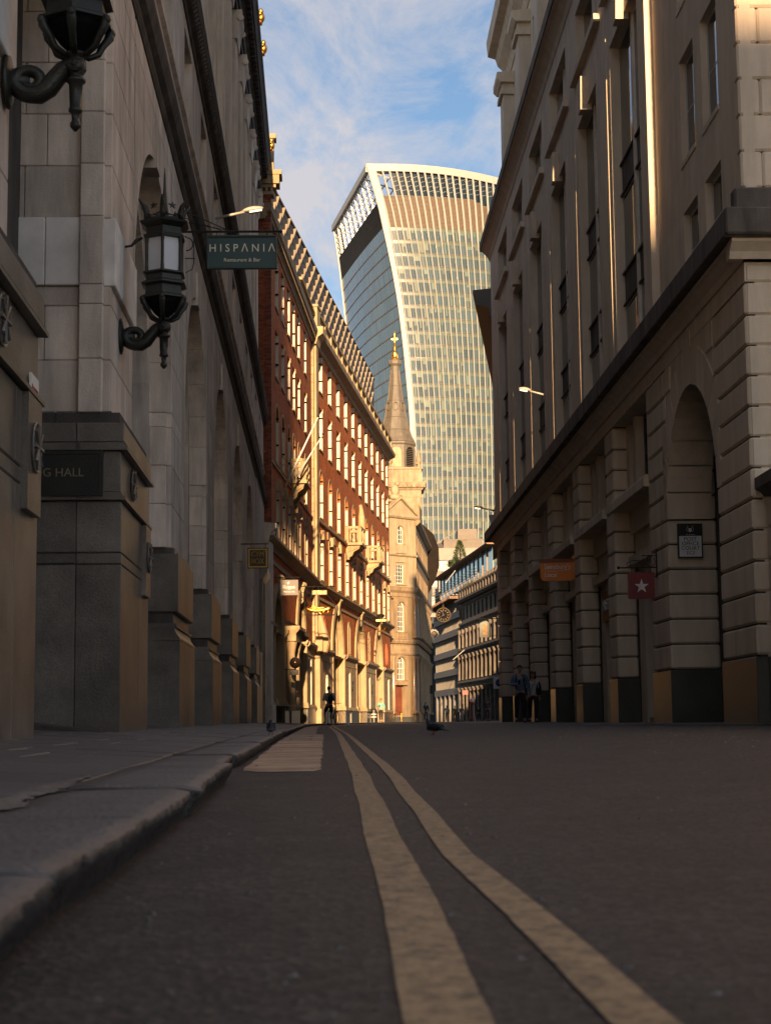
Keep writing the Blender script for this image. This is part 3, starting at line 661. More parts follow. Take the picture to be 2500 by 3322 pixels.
# loose grit and small stones pressed proud of the asphalt
rr = random.Random(21); mb = MB()
grit = mat('pale_road_grit', (.17, .145, .125), .6, var=.1, grime=0, isl=.5)
for i in range(9000):
    y = 1.3+26*rr.random()**1.8; x = rr.uniform(kx(y)+.03, .8+y*.28); s_ = rr.uniform(.0015, .0042)*(1+y*.10)*(2.2 if rr.random() < .04 else 1)
    z = roadz(x, y); a = rr.uniform(0, 3); c_, n_ = math.cos(a)*s_, math.sin(a)*s_
    mb.add([(x+c_, y+n_, z-.0005), (x-n_, y+c_*1.3, z-.0005), (x-c_, y-n_, z-.0005), (x+n_, y-c_*1.2, z-.0005), (x+.2*c_, y, z+s_*.55)], [(0, 1, 4), (1, 2, 4), (2, 3, 4), (3, 0, 4)])
tag(mk('road_grit', mb, grit, recalc=False), 'small pale stones and grit proud of the dark asphalt', 'grit', kind='stuff')
mb = MB()
for (x, y, n_, dx_, dy_) in ((1.9, 6.5, 50, -.02, .07), (3.0, 9, 50, .05, .03), (1.2, 12, 40, .06, .02)):
    px_, py_ = x, y
    for i in range(n_):
        qx, qy = px_+dx_+rr.uniform(-.02, .02), py_+dy_+rr.uniform(-.02, .02); w_ = rr.uniform(.002, .005)
        mb.add([(px_-w_, py_, roadz(px_, py_)+.0008), (px_+w_, py_, roadz(px_, py_)+.0008), (qx+w_, qy, roadz(qx, qy)+.0008), (qx-w_, qy, roadz(qx, qy)+.0008)], [(0, 1, 2, 3)]); px_, py_ = qx, qy
tag(mk('road_crack', mb, mat('tar_crack', (.006, .005, .005), .5, grime=0), recalc=False), 'dark hairline cracks across the asphalt', 'crack', kind='stuff')
# ------------------------------------------------------------------ right limestone building
RF = Fr(6.6, 0, -.005, -1)
rb = thing('office_building', 'tan limestone office building with rusticated shopfront piers and tall window bays on the right', 'building', (8, 45, .25))
rs = Pieces(rb, 'stone_block', limestone, .035); rg = Pieces(rb, 'granite_block', granite2, .01)
rcore = MB()
GH = [1.30]
while GH[-1] < 7.0: GH.append(GH[-1]+.505)
GH[-1] = 7.4
rpiers = [(34.0, 35.97)]+[(40.65+i*6.0, 41.85+i*6.0) for i in range(6)]
for pi_, (a, b) in enumerate(rpiers):
    big = pi_ == 0
    dd = 1.0 if big else .5
    rcore.box(RF, a+.06, b-.06, -dd-.3, -.06, .15, 7.42)
    for h0, h1 in zip(GH, GH[1:]): rs.add(RF, a, b, -dd+.0, 0, h0+.014, h1-.014)
    rg.add(RF, a-.02, b+.02, -dd-.02, .02, .12, 1.28)
    if not big:   # inner return by the opening
        rg.add(RF, a+.1, b-.1, -dd-.35, -dd-.025, .12, 1.28)
# arch bay: opening y 29.35..33.95
AC, AR, AS = 31.65, 2.3, 4.32
def in_arch(h): return None if h >= AS+AR else (AR if h <= AS else math.sqrt(AR*AR-(h-AS)**2))
# corner pier
for h0, h1 in zip(GH, GH[1:]): rs.add(RF, 26.9, 29.33, -.9, 0, h0+.014, h1-.014)
rcore.box(RF, 26.96, 29.27, -3, -.06, .15, 7.42); rg.add(RF, 26.9, 29.35, -.95, .02, .12, 1.28)
# spandrel blocks above the spring and radial voussoirs
nv = 13; rv = AR+.72
def rad(t, r): return (AC+r*math.cos(t), AS+r*math.sin(t))
for q in range(nv):
    t0 = math.pi*q/nv+.008; t1 = math.pi*(q+1)/nv-.008
    ro = rv+(.30 if q == nv//2 else 0)
    pts = [rad(t0, AR), rad(t0, ro), rad((t0+t1)/2, ro), rad(t1, ro), rad(t1, AR), rad((t0+t1)/2, AR)]
    pts = [(min(max(p[0], 29.05), 34.25), p[1]) for p in pts]
    mb = MB(); mb.prism(RF, pts, -.9, .0); mk('voussoir', mb, limestone, rb)
for h0, h1 in zip(GH, GH[1:]):
    for sd in (-1, 1):
        hm = h1 if h1 > AS else h0
        e = AC+sd*2.3; far = 29.0 if sd < 0 else 34.3
        if h1 <= AS: continue
        rr_ = rv+.01; x0 = math.sqrt(max(0, rr_*rr_-(h0-AS)**2)) if h0 > AS else rr_; x0 = max(x0, 0.01)
        a, b = (AC-x0, 29.35) if sd < 0 else (AC+x0, 33.98)
        if sd < 0 and b > a: continue
        if sd < 0:
            if a-29.35 > .05: rs.add(RF, 29.36, a, -.6, 0, h0+.014, h1-.014)
        else:
            if 33.98-a > .05: rs.add(RF, a, 33.98, -.6, 0, h0+.014, h1-.014)
sw_ = MB(); wall_mesh(sw_, RF, 29.31, 33.985, AS, 7.42, [(AC-AR-.015, AC+AR+.015, AS, AS+AR+.015, 1)], -.03, .004, close=False); mk('spandrel_wall', sw_, limestone, rb)

mb = MB(); mb.box(RF, 29.3, 29.5, -6, -.9, .1, 7); mb.box(RF, 33.8, 34.0, -6, -1.0, .1, 7); mb.box(RF, 29.3, 34.0, -6.2, -6, .1, 7); mb.box(RF, 29.3, 34.0, -6, -.9, AS+AR+.02, 7); mk('passage_wall', mb, sooty, rb)
# shop bays between the piers
pb = rpiers
for i in range(len(pb)-1):
    s0, s1 = pb[i][1], pb[i+1][0]; c = (s0+s1)/2
    b = thing if False else None
    mb = MB()
    mb.box(RF, s0, s1, -1.2, -.32, 3.98, 4.2); mb.box(RF, s0, s1, -1.2, -.5, 4.2, 4.75); mb.box(RF, s0, s1, -1.2, -.38, 4.75, 5.3)
    mb.box(RF, s0, s0+.75, -1.2, -.55, .12, 3.98); mb.box(RF, s1-.75, s1, -1.2, -.55, .12, 3.98); mb.box(RF, s0, s1, -1.2, -.55, 3.4 if i else 3.75, 3.98)
    mks('bay_surround', mb, limestone, rb)
    mb = MB(); mb.prof(RF, [(-.9, 5.3), (.10, 5.3), (.10, 5.5), (.05, 5.56), (-.9, 5.6)], s0+.01, s1-.01); mk('sill', mb, limestone, rb)
    mb = MB(); mb.box(RF, c-1.05, c-.75, -1.2, -.3, 5.6, 7.4); mb.box(RF, c+.75, c+1.05, -1.2, -.3, 5.6, 7.4); mb.box(RF, s0, s0+.35, -1.2, -.35, 5.6, 7.4); mb.box(RF, s1-.35, s1, -1.2, -.35, 5.6, 7.4); mks('mullion', mb, limestone, rb)
    for (a_, b_) in ((s0+.35, c-1.05), (c-.75, c+.75), (c+1.05, s1-.35)): window(rb, RF, a_, b_, 5.6, 7.4, -.55, nx=1, ny=2, fm=black_iron)
    window(rb, RF, s0+.75, s1-.75, .12, 3.4 if i else 3.75, -1.15, nx=3, ny=1, fm=black_iron, fw=.08, name='shop_window', rails=(2.6,))
    mb = MB(); mb.box(RF, s0+.75, s1-.75, -1.1, -.6, .12, .35); mk('threshold', mb, granite2, rb)
mb = MB(); mb.box(RF, 35.97, 71.9, -1.3, -.02, 7.42, 7.74); mb.box(RF, 26.9, 35.97, -1.3, -.02, 7.42, 7.74); mk('lintel_course', mb, limestone, rb)
# string cornice
def cornice(name, pts, a, b, m, par, F=RF): mb = MB(); mb.prof(F, pts, a, b); return mk(name, mb, m, par)
cpts = [(-1, 7.74), (.02, 7.74), (.06, 7.84), (.2, 7.95), (.26, 7.97)]
cornice('cornice', cpts+[(.26, 8.02), (-1, 8.02)], 26.72, 72, limestone, rb)
stained = mat('stained_limestone', (.13, .105, .085), .85, var=.25, grime=.65, bump=.4, streak=1, isl=.12)
cp = Pieces(rb, 'coping_stone', stained, .02)
s = 26.4
while s < 72: cp.add(RF, s, s+1.45, -.6, .42, 8.03, 8.45); s += 1.46
for x in range(8): cp.add(Fr(6.9+x*1.46, 26.60, -1e9, 1) if False else Fr(6.9+x*1.46, 26.9, 0, 1), 0, 0, 0, 0, 0, 0) if False else None
# upper street face with tall bays
ub = [(35.05, 38.75)]+[(40.95+5.9*i-.0, 44.3+5.9*i) for i in range(5)]
sb3 = [(a+.0, b+.0) for a, b in [(34.6+.4, 38.9)]+[(40.5+5.85*i, 44.2+5.85*i) for i in range(5)]]
ops = [(a, b, 8.5, 16.3) for a, b in ub]+[(a, b, 17.75, 19.5) for a, b in sb3]
near_ops = [(28.4, 29.7, h0, h1) for h0, h1 in ((8.5, 10.0), (11.0, 13.05), (14.1, 16.1), (17.75, 19.5))]+[(30.35, 31.65, h0, h1) for h0, h1 in ((8.5, 10.0), (11.0, 13.05), (14.1, 16.1), (17.75, 19.5))]
mb = MB(); wall_mesh(mb, RF, 34.2, 71.0, 8.3, 20.1, ops, .12, .26); mk('street_wall', mb, limestone, rb)
mb = MB(); wall_mesh(mb, RF, 26.72, 34.2, 8.3, 20.1, near_ops, -.05, .18); mk('street_wall', mb, limestone, rb)
mb = MB()
for (a, b) in ((28.4, 29.7), (30.35, 31.65)):
    for h0, h1 in ((10.0, 11.0), (13.05, 14.1)): mb.box(RF, a-.0, b+.0, -.3, -.10+.0, h0+.12, h1-.0)
    for h in (10.9, 14.0): mb.box(RF, a-.02, b+.02, -.3, -.03, h, h+.1)
mks('spandrel_panel', mb, limestone, rb)
for o_ in near_ops: window(rb, RF, *o_, -.20, nx=1, ny=2, fm=steel, fd=.02)
for i, (a, b) in enumerate(ub):
    c = (a+b)/2
    mb = MB(); mb.box(RF, c-.2, c-.04, -.14, -.05, 8.5, 16.3); mb.box(RF, a-.01, a+.22, -.14, -.03, 8.5, 16.3); mks('mullion', mb, portland2, rb)
    for (x0, x1) in ((a+.22, c-.2), (c-.04, b)):
        for (h0, h1) in ((8.5, 9.95), (10.75, 12.6), (13.4, 16.3)):
            window(rb, RF, x0, x1, h0, h1, -.13, nx=1, ny=1, fm=steel, fw=.05, fd=.015)
        mb = MB()
        for (h0, h1) in ((9.95, 10.75), (12.6, 13.4)): mb.box(RF, x0+.05, x1-.05, -.14, -.10, h0+.07, h1-.07); mb.box(RF, x0, x1, -.14, -.05, h0, h0+.05); mb.box(RF, x0, x1, -.14, -.05, h1-.05, h1)
        mks('spandrel_panel', mb, brown_louvre if False else stained, rb)
    # keystone over the bay
    mb = MB(); mb.prism(RF, [(c-.22, 16.15), (c+.22, 16.15), (c+.36, 17.0), (c-.36, 17.0)], 0, .30); mk('keystone', mb, limestone, rb)
    # pilaster strip after the bay
    if b+2 < 72:
        mb = MB(); mb.box(RF, b+.45, b+1.25, .0, .137, 8.45, 16.75); mks('pilaster', mb, limestone, rb)
for (a, b) in sb3:
    mb = MB(); mb.box(RF, a-.45, b+.35, .0, .27, 17.55, 17.75); mk('sill', mb, limestone, rb)
    c = (a+b)/2; mb = MB(); mb.box(RF, c-.2, c-.04, -.14, -.05, 17.75, 19.5); mb.box(RF, a-.01, a+.22, -.14, -.03, 17.75, 19.5); mks('mullion', mb, portland2, rb)
    for (x0, x1) in ((a+.22, c-.2), (c-.04, b)): window(rb, RF, x0, x1, 17.75, 19.5, -.13, nx=1, ny=1, fm=steel, fw=.05, fd=.015)
cornice('cornice', [(-.5, 20.1), (.14, 20.1), (.2, 20.25), (.42, 20.5), (.5, 20.52), (.5, 20.56), (-.5, 20.56)], 26.6, 71.3, limestone, rb)
cornice('cornice', [(-.5, 20.56), (.54, 20.56), (.54, 20.92), (.44, 21.0), (-.5, 21.05)], 26.5, 71.4, stained, rb)
# attic storey
aops = [(37.2+5.85*i, 40.3+5.85*i, 22.3, 25.3) for i in range(5)]
mb = MB(); wall_mesh(mb, RF, 27.2, 66.0, 21.0, 26.3, aops, -.35, .22); mk('attic_wall', mb, limestone, rb)
for o_ in aops: window(rb, RF, *o_, -.56, nx=3, ny=1, fm=steel); mb = MB(); mb.box(RF, o_[0]-.3, o_[1]+.3, -.4, -.05, 22.05, 22.3); mk('sill', mb, limestone, rb)
for i in range(6):
    a = 35.2+5.85*i; mb = MB(); mb.box(RF, a, a+1.2, -.36, .08, 21.0, 25.0); mb.box(RF, a-.12, a+1.32, -.36, .2, 25.0, 25.18); mb.box(RF, a-.05, a+1.25, -.36, .12, 25.18, 25.45); mb.prof(RF, [(-.36, 25.45), (.2, 25.45), (.34, 25.6), (.34, 25.85), (-.36, 25.9)], a-.25, a+1.45); mk('attic_pier', mb, limestone, rb)
cornice('cornice', [(-1, 26.3), (-.3, 26.3), (-.2, 26.6), (.1, 26.9), (.2, 27.2), (.5, 27.3), (.55, 27.9), (.4, 28.0), (-1, 28.1)], 27, 66.3, limestone, rb)
rcore.box(RF, 36.3, 71.5, -14, -1.16, .1, 8.4); rcore.box(RF, 27.0, 34.1, -14, -.24, 8.4, 21.0); rcore.box(RF, 34.1, 71.0, -14, -.16, 8.4, 21.0); rcore.box(RF, 27.3, 65.9, -14, -.60, 20.9, 27.5)
tag(mk('building_core', rcore, sooty, rb), None)
# wall facing the camera, coursed, above and below the string
CF = Fr(6.42, 26.72, -1e6, 1)     # s runs to the right (negative y frame), d faces the camera
CF = Fr(6.45, 26.72, 0, 1); 
class FF:   # camera-facing frame: s to the right, d towards the camera
    def __init__(s, x, y): s.o = (x, y, 0); s.a = (1, 0); s.n = (0, -1); s.rz = 0
    def __call__(s, a, d, h): return (s.o[0]+a, s.o[1]-d, h)
CF = FF(6.45, 26.72)
h = 8.95; k = 0
while h < 28:
    hh = h+.62; x = 0
    for wd in ([.72, 1.1, 1.1, 1.1, 1.1, 1.1, 1.1, 1.1] if k % 2 else [.36, 1.1, 1.1, 1.1, 1.1, 1.1, 1.1, 1.1]):
        if h < 21: rs.add(CF, x+.003, x+wd-.003, -.3, 0.0, h+.003, hh-.003)
        x += wd
    h = hh; k += 1
cc = Pieces(rb, 'coping_stone', stained, .03)
for i in range(6): cc.add(CF, -.38+i*1.5, -.38+i*1.5+1.49, -.2, .42, 8.05, 8.5); cc.add(CF, -.15+i*1.3, -.15+i*1.3+1.29, -.2, .12, 8.52, 8.92)
mb = MB(); mb.prof(CF, [(-.2, 7.74), (.02, 7.74), (.08, 7.85), (.24, 7.98), (.24, 8.04), (-.2, 8.04)], -.25, 8); mk('cornice', mb, limestone, rb)
for h0, h1 in zip(GH+[7.72], (GH+[7.72])[1:]):
    if h1 < 3.9: continue
    rs.add(CF, 0.05, 1.9, -.3, .0-.16, h0+.014, h1-.014); rs.add(CF, 1.93, 4.2, -.3, -.16, h0+.014, h1-.014); rs.add(CF, 4.23, 7.2, -.3, -.16, h0+.014, h1-.014)
mb = MB(); mb.box(CF, .2, 8, -2.0, -.2, 0.1, 8.0); mb.box(CF, .4, 8, -10, -.2, 8.0, 21); mk('return_wall', mb, limestone, rb)
# lower wing towards the camera
WF = Fr(6.66, 0, 0, -1)
for h0, h1 in zip(GH[:6], GH[1:6]):
    for a, b in ((25.2, 26.75), (23.2, 25.18), (21, 23.18), (18, 20.98)): rs.add(WF, a, b, -.5, 0, h0+.014, h1-.014)
mb = MB(); mb.prof(WF, [(-.6, 3.84), (.02, 3.84), (.06, 3.9), (.16, 3.96), (.16, 4.14), (-.1, 4.2), (-.6, 4.2)], 15, 26.8); mk('coping', mb, stained, rb)
mb = MB(); mb.box(WF, 15, 26.7, -8, -.06, .1, 3.84); mk('wing_core', mb, sooty, rb)
for a, b in ((25.0, 26.85), (22.5, 24.98), (19, 22.48)): rg.add(WF, a, b, -.5, .02, .12, 1.28)
rs.flush(); rg.flush(); cp.flush(); cc.flush()
# timber shop fascia boards
fas = mat('orange_fascia', (.42, .17, .04), .5, var=.05, grime=.1)
redf = mat('dark_red_sign', (.20, .014, .018), .45, var=.05, grime=.2)
f1 = thing('shop_fascia', 'lit tan fascia with bold white letters above a dark shopfront', 'sign', RF(44.2, -.6, 3.4))
mb = MB(); mb.box(RF, 42.3, 46.2, -.9, -.5, 2.95, 3.75); mk('board', mb, fas, f1)
RR = (R(90), 0, R(-90)+math.atan(.005))
whitep = mat('white_print', (.9, .88, .85), .5, var=.02, grime=.05, isl=0)
text(f1, 'lettering', 'PRET A MANGER', .42, RF(44.2, -.48, 3.36), RR, whitep, .02, 1.05)
f2 = thing('shop_fascia', 'small orange and red fascia above the doorway by the walking couple', 'sign', RF(62, -.6, 3.2))
mb = MB(); mb.box(RF, 60.7, 63.9, -.9, -.5, 2.9, 3.38); mk('board', mb, fas, f2); mb = MB(); mb.box(RF, 61.2, 63.2, -.5, -.47, 2.95, 3.3); mk('lettering_panel', mb, redf, f2)

# unseen block behind the camera, placed and sized to shade the near street
bk = thing('shade_block', 'plain stone office block across the junction behind the camera', 'building', (0, -154, 0))
class BB:
    def __init__(s, x, y): s.o = (x, y, 0); s.a = (1, 0); s.n = (0, 1); s.rz = 0
    def __call__(s, a, d, h): return (s.o[0]+a, s.o[1]+d, h)
BFb = BB(-22, -150); mb = MB()
o_ = [(x, x+1.4, h, h+2.2) for x in [1+3.2*i for i in range(13)] for h in (1.5, 5.5, 9.5, 13.5, 17.5, 21.5, 25.5, 29.5, 33.5, 37.5)]
wall_mesh(mb, BFb, 0, 44, 0, 43.6, o_, 0, .4); mb.box(BFb, 0, 44, -.42, -12, 0, 43.5); mb.box(BFb, -.3, 44.3, -12.3, .5, 43.5, 43.8); mk('wall', mb, portland, bk)
# ------------------------------------------------------------------ red brick building; two facades meeting at a stone pilaster
tA, tB = math.atan(.063), math.atan(.118)
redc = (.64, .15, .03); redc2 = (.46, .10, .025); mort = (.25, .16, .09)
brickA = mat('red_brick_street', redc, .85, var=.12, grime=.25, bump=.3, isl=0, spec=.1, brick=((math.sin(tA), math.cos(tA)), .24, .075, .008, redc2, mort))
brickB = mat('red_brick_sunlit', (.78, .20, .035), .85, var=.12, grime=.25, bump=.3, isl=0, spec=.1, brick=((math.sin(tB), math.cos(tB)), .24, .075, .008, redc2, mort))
brickp = mat('red_brick', (.27, .075, .035), .85, var=.1, grime=.2, bump=.3, isl=.4)
reveal = mat('cream_reveal', (.70, .60, .45), .7, var=.05, grime=.15, isl=.03)
AF = Fr(-3.70, 72, .063, 1); BF_ = Fr(-2.19, 96, .118, 1)
def facade(parent, F, L_, brick, cols, wrow, base_ops, Hc, brick_lo, arch_spans):
    """brick facade: cols = window centres, wrow = [(h0,h1,width,arched,surround)]"""
    ops = [(c-w_/2, c+w_/2, h0, h1, ar) for h0, h1, w_, ar, su in wrow for c in cols]
    ops += [o for o in base_ops if o[3] > brick_lo]
    mb = MB(); ops_hi = [o for o in ops if o[2] >= brick_lo-.01]; wall_mesh(mb, F, 0, L_, brick_lo, Hc, ops_hi+arch_spans, 0, .34); mk('brick_wall', mb, brick, parent)
    # reveals and sashes
    for h0, h1, w_, ar, su in wrow:
        for c in cols:
            a, b = c-w_/2, c+w_/2
            o = window(parent, F, a+.05, b-.06, h0, h1-.02, -.30, arch=ar, nx=2, ny=4, fw=.09, bar=.05)
            rv = MB(); rv.box(F, b-.06, b+.002, -.33, .012, h0, h1-(ar and w_/2)); mk('window_reveal', rv, reveal, o)
            sh = MB()  # dark blocks imitate the small sash shadows on the jamb
            for hh in (h0+(h1-h0)*.36, h0+(h1-h0)*.82): sh.box(F, b-.16, b-.06, -.29, .03, hh-.04, hh+.03)
            mks('sash_shadow', sh, dark, o); sur = MB(); si = MB()
            if su:
                sur.add([F(p[0], d, p[1]) for d in (-.1, .05) for p in ((a-.22, h0-.05), (a-.22, h1+.22), (b+.22, h1+.22), (b+.22, h0-.05), (b, h0-.05), (b, h1), (a, h1), (a, h0-.05))], [(0, 1, 6, 7), (1, 2, 5, 6), (2, 3, 4, 5), (8, 9, 14, 15), (9, 10, 13, 14), (10, 11, 12, 13)]+[(i, (i+1) % 8, 8+(i+1) % 8, 8+i) for i in range(8)])
                si.box(F, a-.24, b+.24, -.1, .09, h0-.18, h0-.05)
                k_ = MB(); k_.prism(F, [(c-.14, h1-.1), (c+.14, h1-.1), (c+.2, h1+.45), (c-.2, h1+.45)], -.05, .2); mk('keystone', k_, honey, o)
            elif ar:
                archring(sur, F, a, b, h0, h1, .14, .03); si.box(F, a-.12, b+.12, -.1, .07, h0-.1, h0)
            else:
                si.box(F, a-.08, b+.08, -.1, .07, h0-.1, h0)
                k_ = MB(); k_.box(F, b, b+.16, -.02, .05, h1-.12, h1+.12); mk('lintel_block', k_, honey, o)
            if sur.v: mk('window_surround', sur, honey, o)
            mk('sill', si, honey, o)
def archring(mb, F, a, b, h0, h1, w_, d):
    p0 = arc_path(a-w_, b+w_, h0, h1+w_, 1, 12); p1_ = arc_path(a, b, h0, h1, 1, 12); vs = []; fs = []
    for A, D in zip(p0, p1_): vs += [F(A[0], 0, A[1]), F(A[0], d, A[1]), F(D[0], d, D[1]), F(D[0], 0, D[1])]
    for i in range(len(p0)-1):
        for q in range(3): fs.append((4*i+q, 4*i+q+1, 4*i+q+5, 4*i+q+4))
    mb.add(vs, fs)
red = thing('brick_building', 'sunlit red brick bank building with honey stone ground floor and rows of white windows', 'building', (-.5, 118, .3))
LB = 46.6
colsB = [3.9+4.16*i for i in range(10)]+[44.9]
archB = [(8.2, 13.7, 7.4), (20.8, 26.3, 7.4), (33.6, 39.1, 7.4)]
spB = [(a, b, 4.5, t, 1) for a, b, t in archB]
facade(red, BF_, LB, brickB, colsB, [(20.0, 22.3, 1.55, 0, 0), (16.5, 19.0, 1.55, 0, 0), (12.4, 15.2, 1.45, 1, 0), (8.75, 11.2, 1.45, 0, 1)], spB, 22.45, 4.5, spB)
# stone ground floor with arches running up into the brick
def stone_floor(parent, F, L_, arches, doors, m, plinth=1.1, hi=4.4, ashl=(.9, .45)):
    mb = MB(); ops = [(a, b, .1, hi-.02) for a, b, t in arches]+doors; wall_mesh(mb, F, 0, L_, .1, hi, ops, .12, .5); mk('ashlar_wall', mb, m, parent)
    jt = Pieces(parent, 'ashlar_block', m, .01, limit=120)
    for (a, b, t) in arches:
        r = (b-a)/2; c = (a+b)/2; sp = t-r; mb = MB(); n = 20
        for q in range(n+1):
            tt = math.pi*q/n
            for (rad_, d) in ((r+.34, .0), (r+.34, .10), (r+.05, .15), (r-.12, .08), (r-.12, -.25), (r-.45, -.25), (r-.45, -1.3)): mb.v.append(F(c-rad_*math.cos(tt), d, sp+rad_*math.sin(tt)))
        for q in range(n):
            for u in range(6): mb.f.append((q*7+u, q*7+u+1, q*7+u+8, q*7+u+7))
        for sd in (1, -1):
            e = c-sd*(r+.42); mb.box(F, e, c-sd*(r+.05), -.1, .17, plinth, sp); mb.box(F, c-sd*(r+.05), c-sd*(r-.12), -.3, .16, plinth, sp); mb.box(F, c-sd*(r-.12), c-sd*(r-.45), -1.3, -.25, plinth, sp)
            mb.prof(F, [(-.3, sp-.2), (.18, sp-.2), (.25, sp-.08), (.25, sp+.0), (-.3, sp+.02)], min(e, c-sd*(r-.2))-.05, max(e, c-sd*(r-.2))+.05)
            mb.prof(F, [(-.3, plinth), (.28, plinth), (.25, plinth+.2), (.2, plinth+.3), (-.3, plinth+.3)], min(e, c-sd*(r-.3))-.06, max(e, c-sd*(r-.3))+.06)
        mk('arch_surround', mb, m, parent)
        mb = MB(); mb.prof(F, [(.1, t-.4), (.2, t-.3), (.2, t+.1), (.3, t+.55), (.26, t+.72), (.0, t+.75)], c-.22, c+.22)
        for e in (c-.3, c+.3): mb.lathe((0, 0, 0), [(.01, -.05), (.08, -.04), (.08, .04), (.01, .05)], 8, F=lambda x, y, z, e=e, t=t: F(e+z, .27+x, t+.62+y))
        mk('scroll_keystone', mb, m, parent)
        wo = MB(); rr2 = r-.45
        for x in (-.8, -.4, 0, .4, .8): wo.box(F, c+x*rr2-.04, c+x*rr2+.04, -1.15, -1.05, .2, sp+math.sqrt(1-x*x)*rr2)
        for hh in (1.2, 2.2, 3.2, 4.1, 4.9, 5.6): hh < sp+rr2*.8 and wo.box(F, c-rr2, c+rr2, -1.15, -1.06, hh-.04, hh+.04)
        w_ = mk('arched_window', wo, black_iron, parent); g = MB(); p_ = arc_path(c-rr2, c+rr2, .2, sp+rr2, 1, 14); g.add([F(p[0], -1.12, p[1]) for p in p_], [tuple(range(len(p_)))]); mk('pane', g, glass, w_)
    for o in doors:
        mb = MB(); mb.box(F, o[0], o[1], -.5, -.42, o[2], o[3]); mk('door', mb, dark, parent)
        mb = MB(); mb.box(F, o[1]-.10, o[1]+.01, -.42, .13, o[2], o[3]-.0); mk('door_reveal', mb, reveal, parent)
    mb = MB(); gp = sorted([(a-.0, b+.0) for a, b, t in arches]+[(o[0], o[1]) for o in doors if o[2] < .5]); x = 0
    for a, b in gp+[(L_, L_)]:
        if a-x > .1: mb.box(F, x, a, -.3, .19, .08, plinth)
        x = b
    mk('granite_plinth', mb, granite2, parent)
    mb = MB(); x = 0
    for a, b in sorted((a-.45, b+.45) for a, b, t in arches)+[(L_, L_)]:
        if a-x > .1: mb.prof(F, [(-.1, plinth), (.26, plinth), (.22, plinth+.12), (.15, plinth+.22), (-.1, plinth+.22)], x, a); mb.prof(F, [(-.1, hi), (.2, hi), (.3, hi+.12), (.3, hi+.26), (-.1, hi+.32)], x, a); mb.prof(F, [(-.1, hi-.5), (.14, hi-.5), (.16, hi-.44), (.14, hi-.4), (-.1, hi-.4)], x, a)
        x = b
    mks('moulding', mb, m, parent)
doorsB = [(4.6, 5.5, 1.3, 3.9), (16.2, 17.0, .2, 3.6), (28.6, 29.4, .2, 3.6), (43.0, 43.9, 1.3, 3.8)]
stone_floor(red, BF_, LB, archB, doorsB, honey)
# thin raised courses on the ground floor
jb = Pieces(red, 'ashlar_block', honey, .012, limit=170)
def ashlar(pcs, F, spans, h0, h1, ch, bw, d):
    h = h0; k = 0
    while h < h1-.1:
        hh = min(h+ch, h1)
        for a, b in spans:
            x = a; first = True
            while x < b-.05:
                ww = bw*(.5 if (k % 2 and first) else 1); xx = min(x+ww, b)
                if b-xx < .15: xx = b
                pcs.add(F, x+.005, xx-.005, d-.06, d+.012, h+.005, hh-.005); x = xx; first = False
        h = hh; k += 1
ashlar(jb, BF_, [(1.7, 4.55), (5.6, 7.7), (14.2, 16.15), (17.05, 20.3), (26.8, 28.55), (29.45, 33.1), (39.6, 42.9), (43.95, LB)], 1.35, 3.9, .43, 1.15, .12)
jb.flush()
# niches and oval windows in the brick
mb = MB(); nm = MB()
for c in (17.2, 29.7):
    p0 = arc_path(c-.62, c+.62, 4.72, 7.0, 1); p1_ = arc_path(c-.40, c+.40, 4.85, 6.8, 1)
    for i in range(len(p0)-1):
        a, b, c_, d_ = p0[i], p0[i+1], p1_[i+1], p1_[i]; mb.add([BF_(a[0], .07, a[1]), BF_(b[0], .07, b[1]), BF_(c_[0], .07, c_[1]), BF_(d_[0], .07, d_[1]), BF_(a[0], 0, a[1]), BF_(b[0], 0, b[1]), BF_(c_[0], .01, c_[1]), BF_(d_[0], .01, d_[1])], [(0, 1, 2, 3), (0, 1, 5, 4), (2, 3, 7, 6)])
    nm.add([BF_(p[0], .02, p[1]) for p in p1_], [tuple(range(len(p1_)))])
mk('niche_frame', mb, honey, red); mk('niche', nm, honey, red)
for c in (4.2, 42.6):
    mb = MB(); pts = [BF_(c+.55*math.cos(t), .05, 5.75+.85*math.sin(t)) for t in [i*math.pi/10 for i in range(20)]]; mb.tube(pts, .09, 6, closed=True); o = mk('oval_window', mb, brickp, red)
    g = MB(); g.add([BF_(c+.5*math.cos(i*math.pi/10), .02, 5.75+.8*math.sin(i*math.pi/10)) for i in range(20)], [tuple(range(20))]); mk('pane', g, glass, o)
# cornices, band courses
def cor(parent, F, L_, m, pts, name='cornice', a=0): mb = MB(); mb.prof(F, pts, a, L_); return mk(name, mb, m, parent)
cor(red, BF_, LB, honey, [(-.2, 7.95), (.1, 7.95), (.14, 8.05), (.3, 8.12), (.42, 8.2), (.42, 8.32), (-.2, 8.4)])
cor(red, BF_, LB, honey, [(-.2, 7.45), (.07, 7.45), (.07, 7.62), (-.2, 7.62)], 'band_course'); cor(red, BF_, LB, honey, [(-.2, 12.0), (.12, 12.0), (.15, 12.1), (.12, 12.18), (-.2, 12.2)], 'band_course'); cor(red, BF_, LB, honey, [(-.2, 22.36), (.08, 22.36), (.08, 22.44), (-.2, 22.46)], 'band_course')
cor(red, BF_, LB+.3, honey_dark, [(-.4, 22.45), (.1, 22.45), (.14, 22.55), (.3, 22.62), (.55, 22.72), (.6, 22.98), (.5, 23.04), (-.4, 23.1)])
mb = MB(); mb.box(BF_, 1.2, LB, .0, .3, 23.1, 23.25); mb.box(BF_, 1.2, LB, -.02, .34, 24.1, 24.28); mk('balustrade_rail', mb, honey, red)
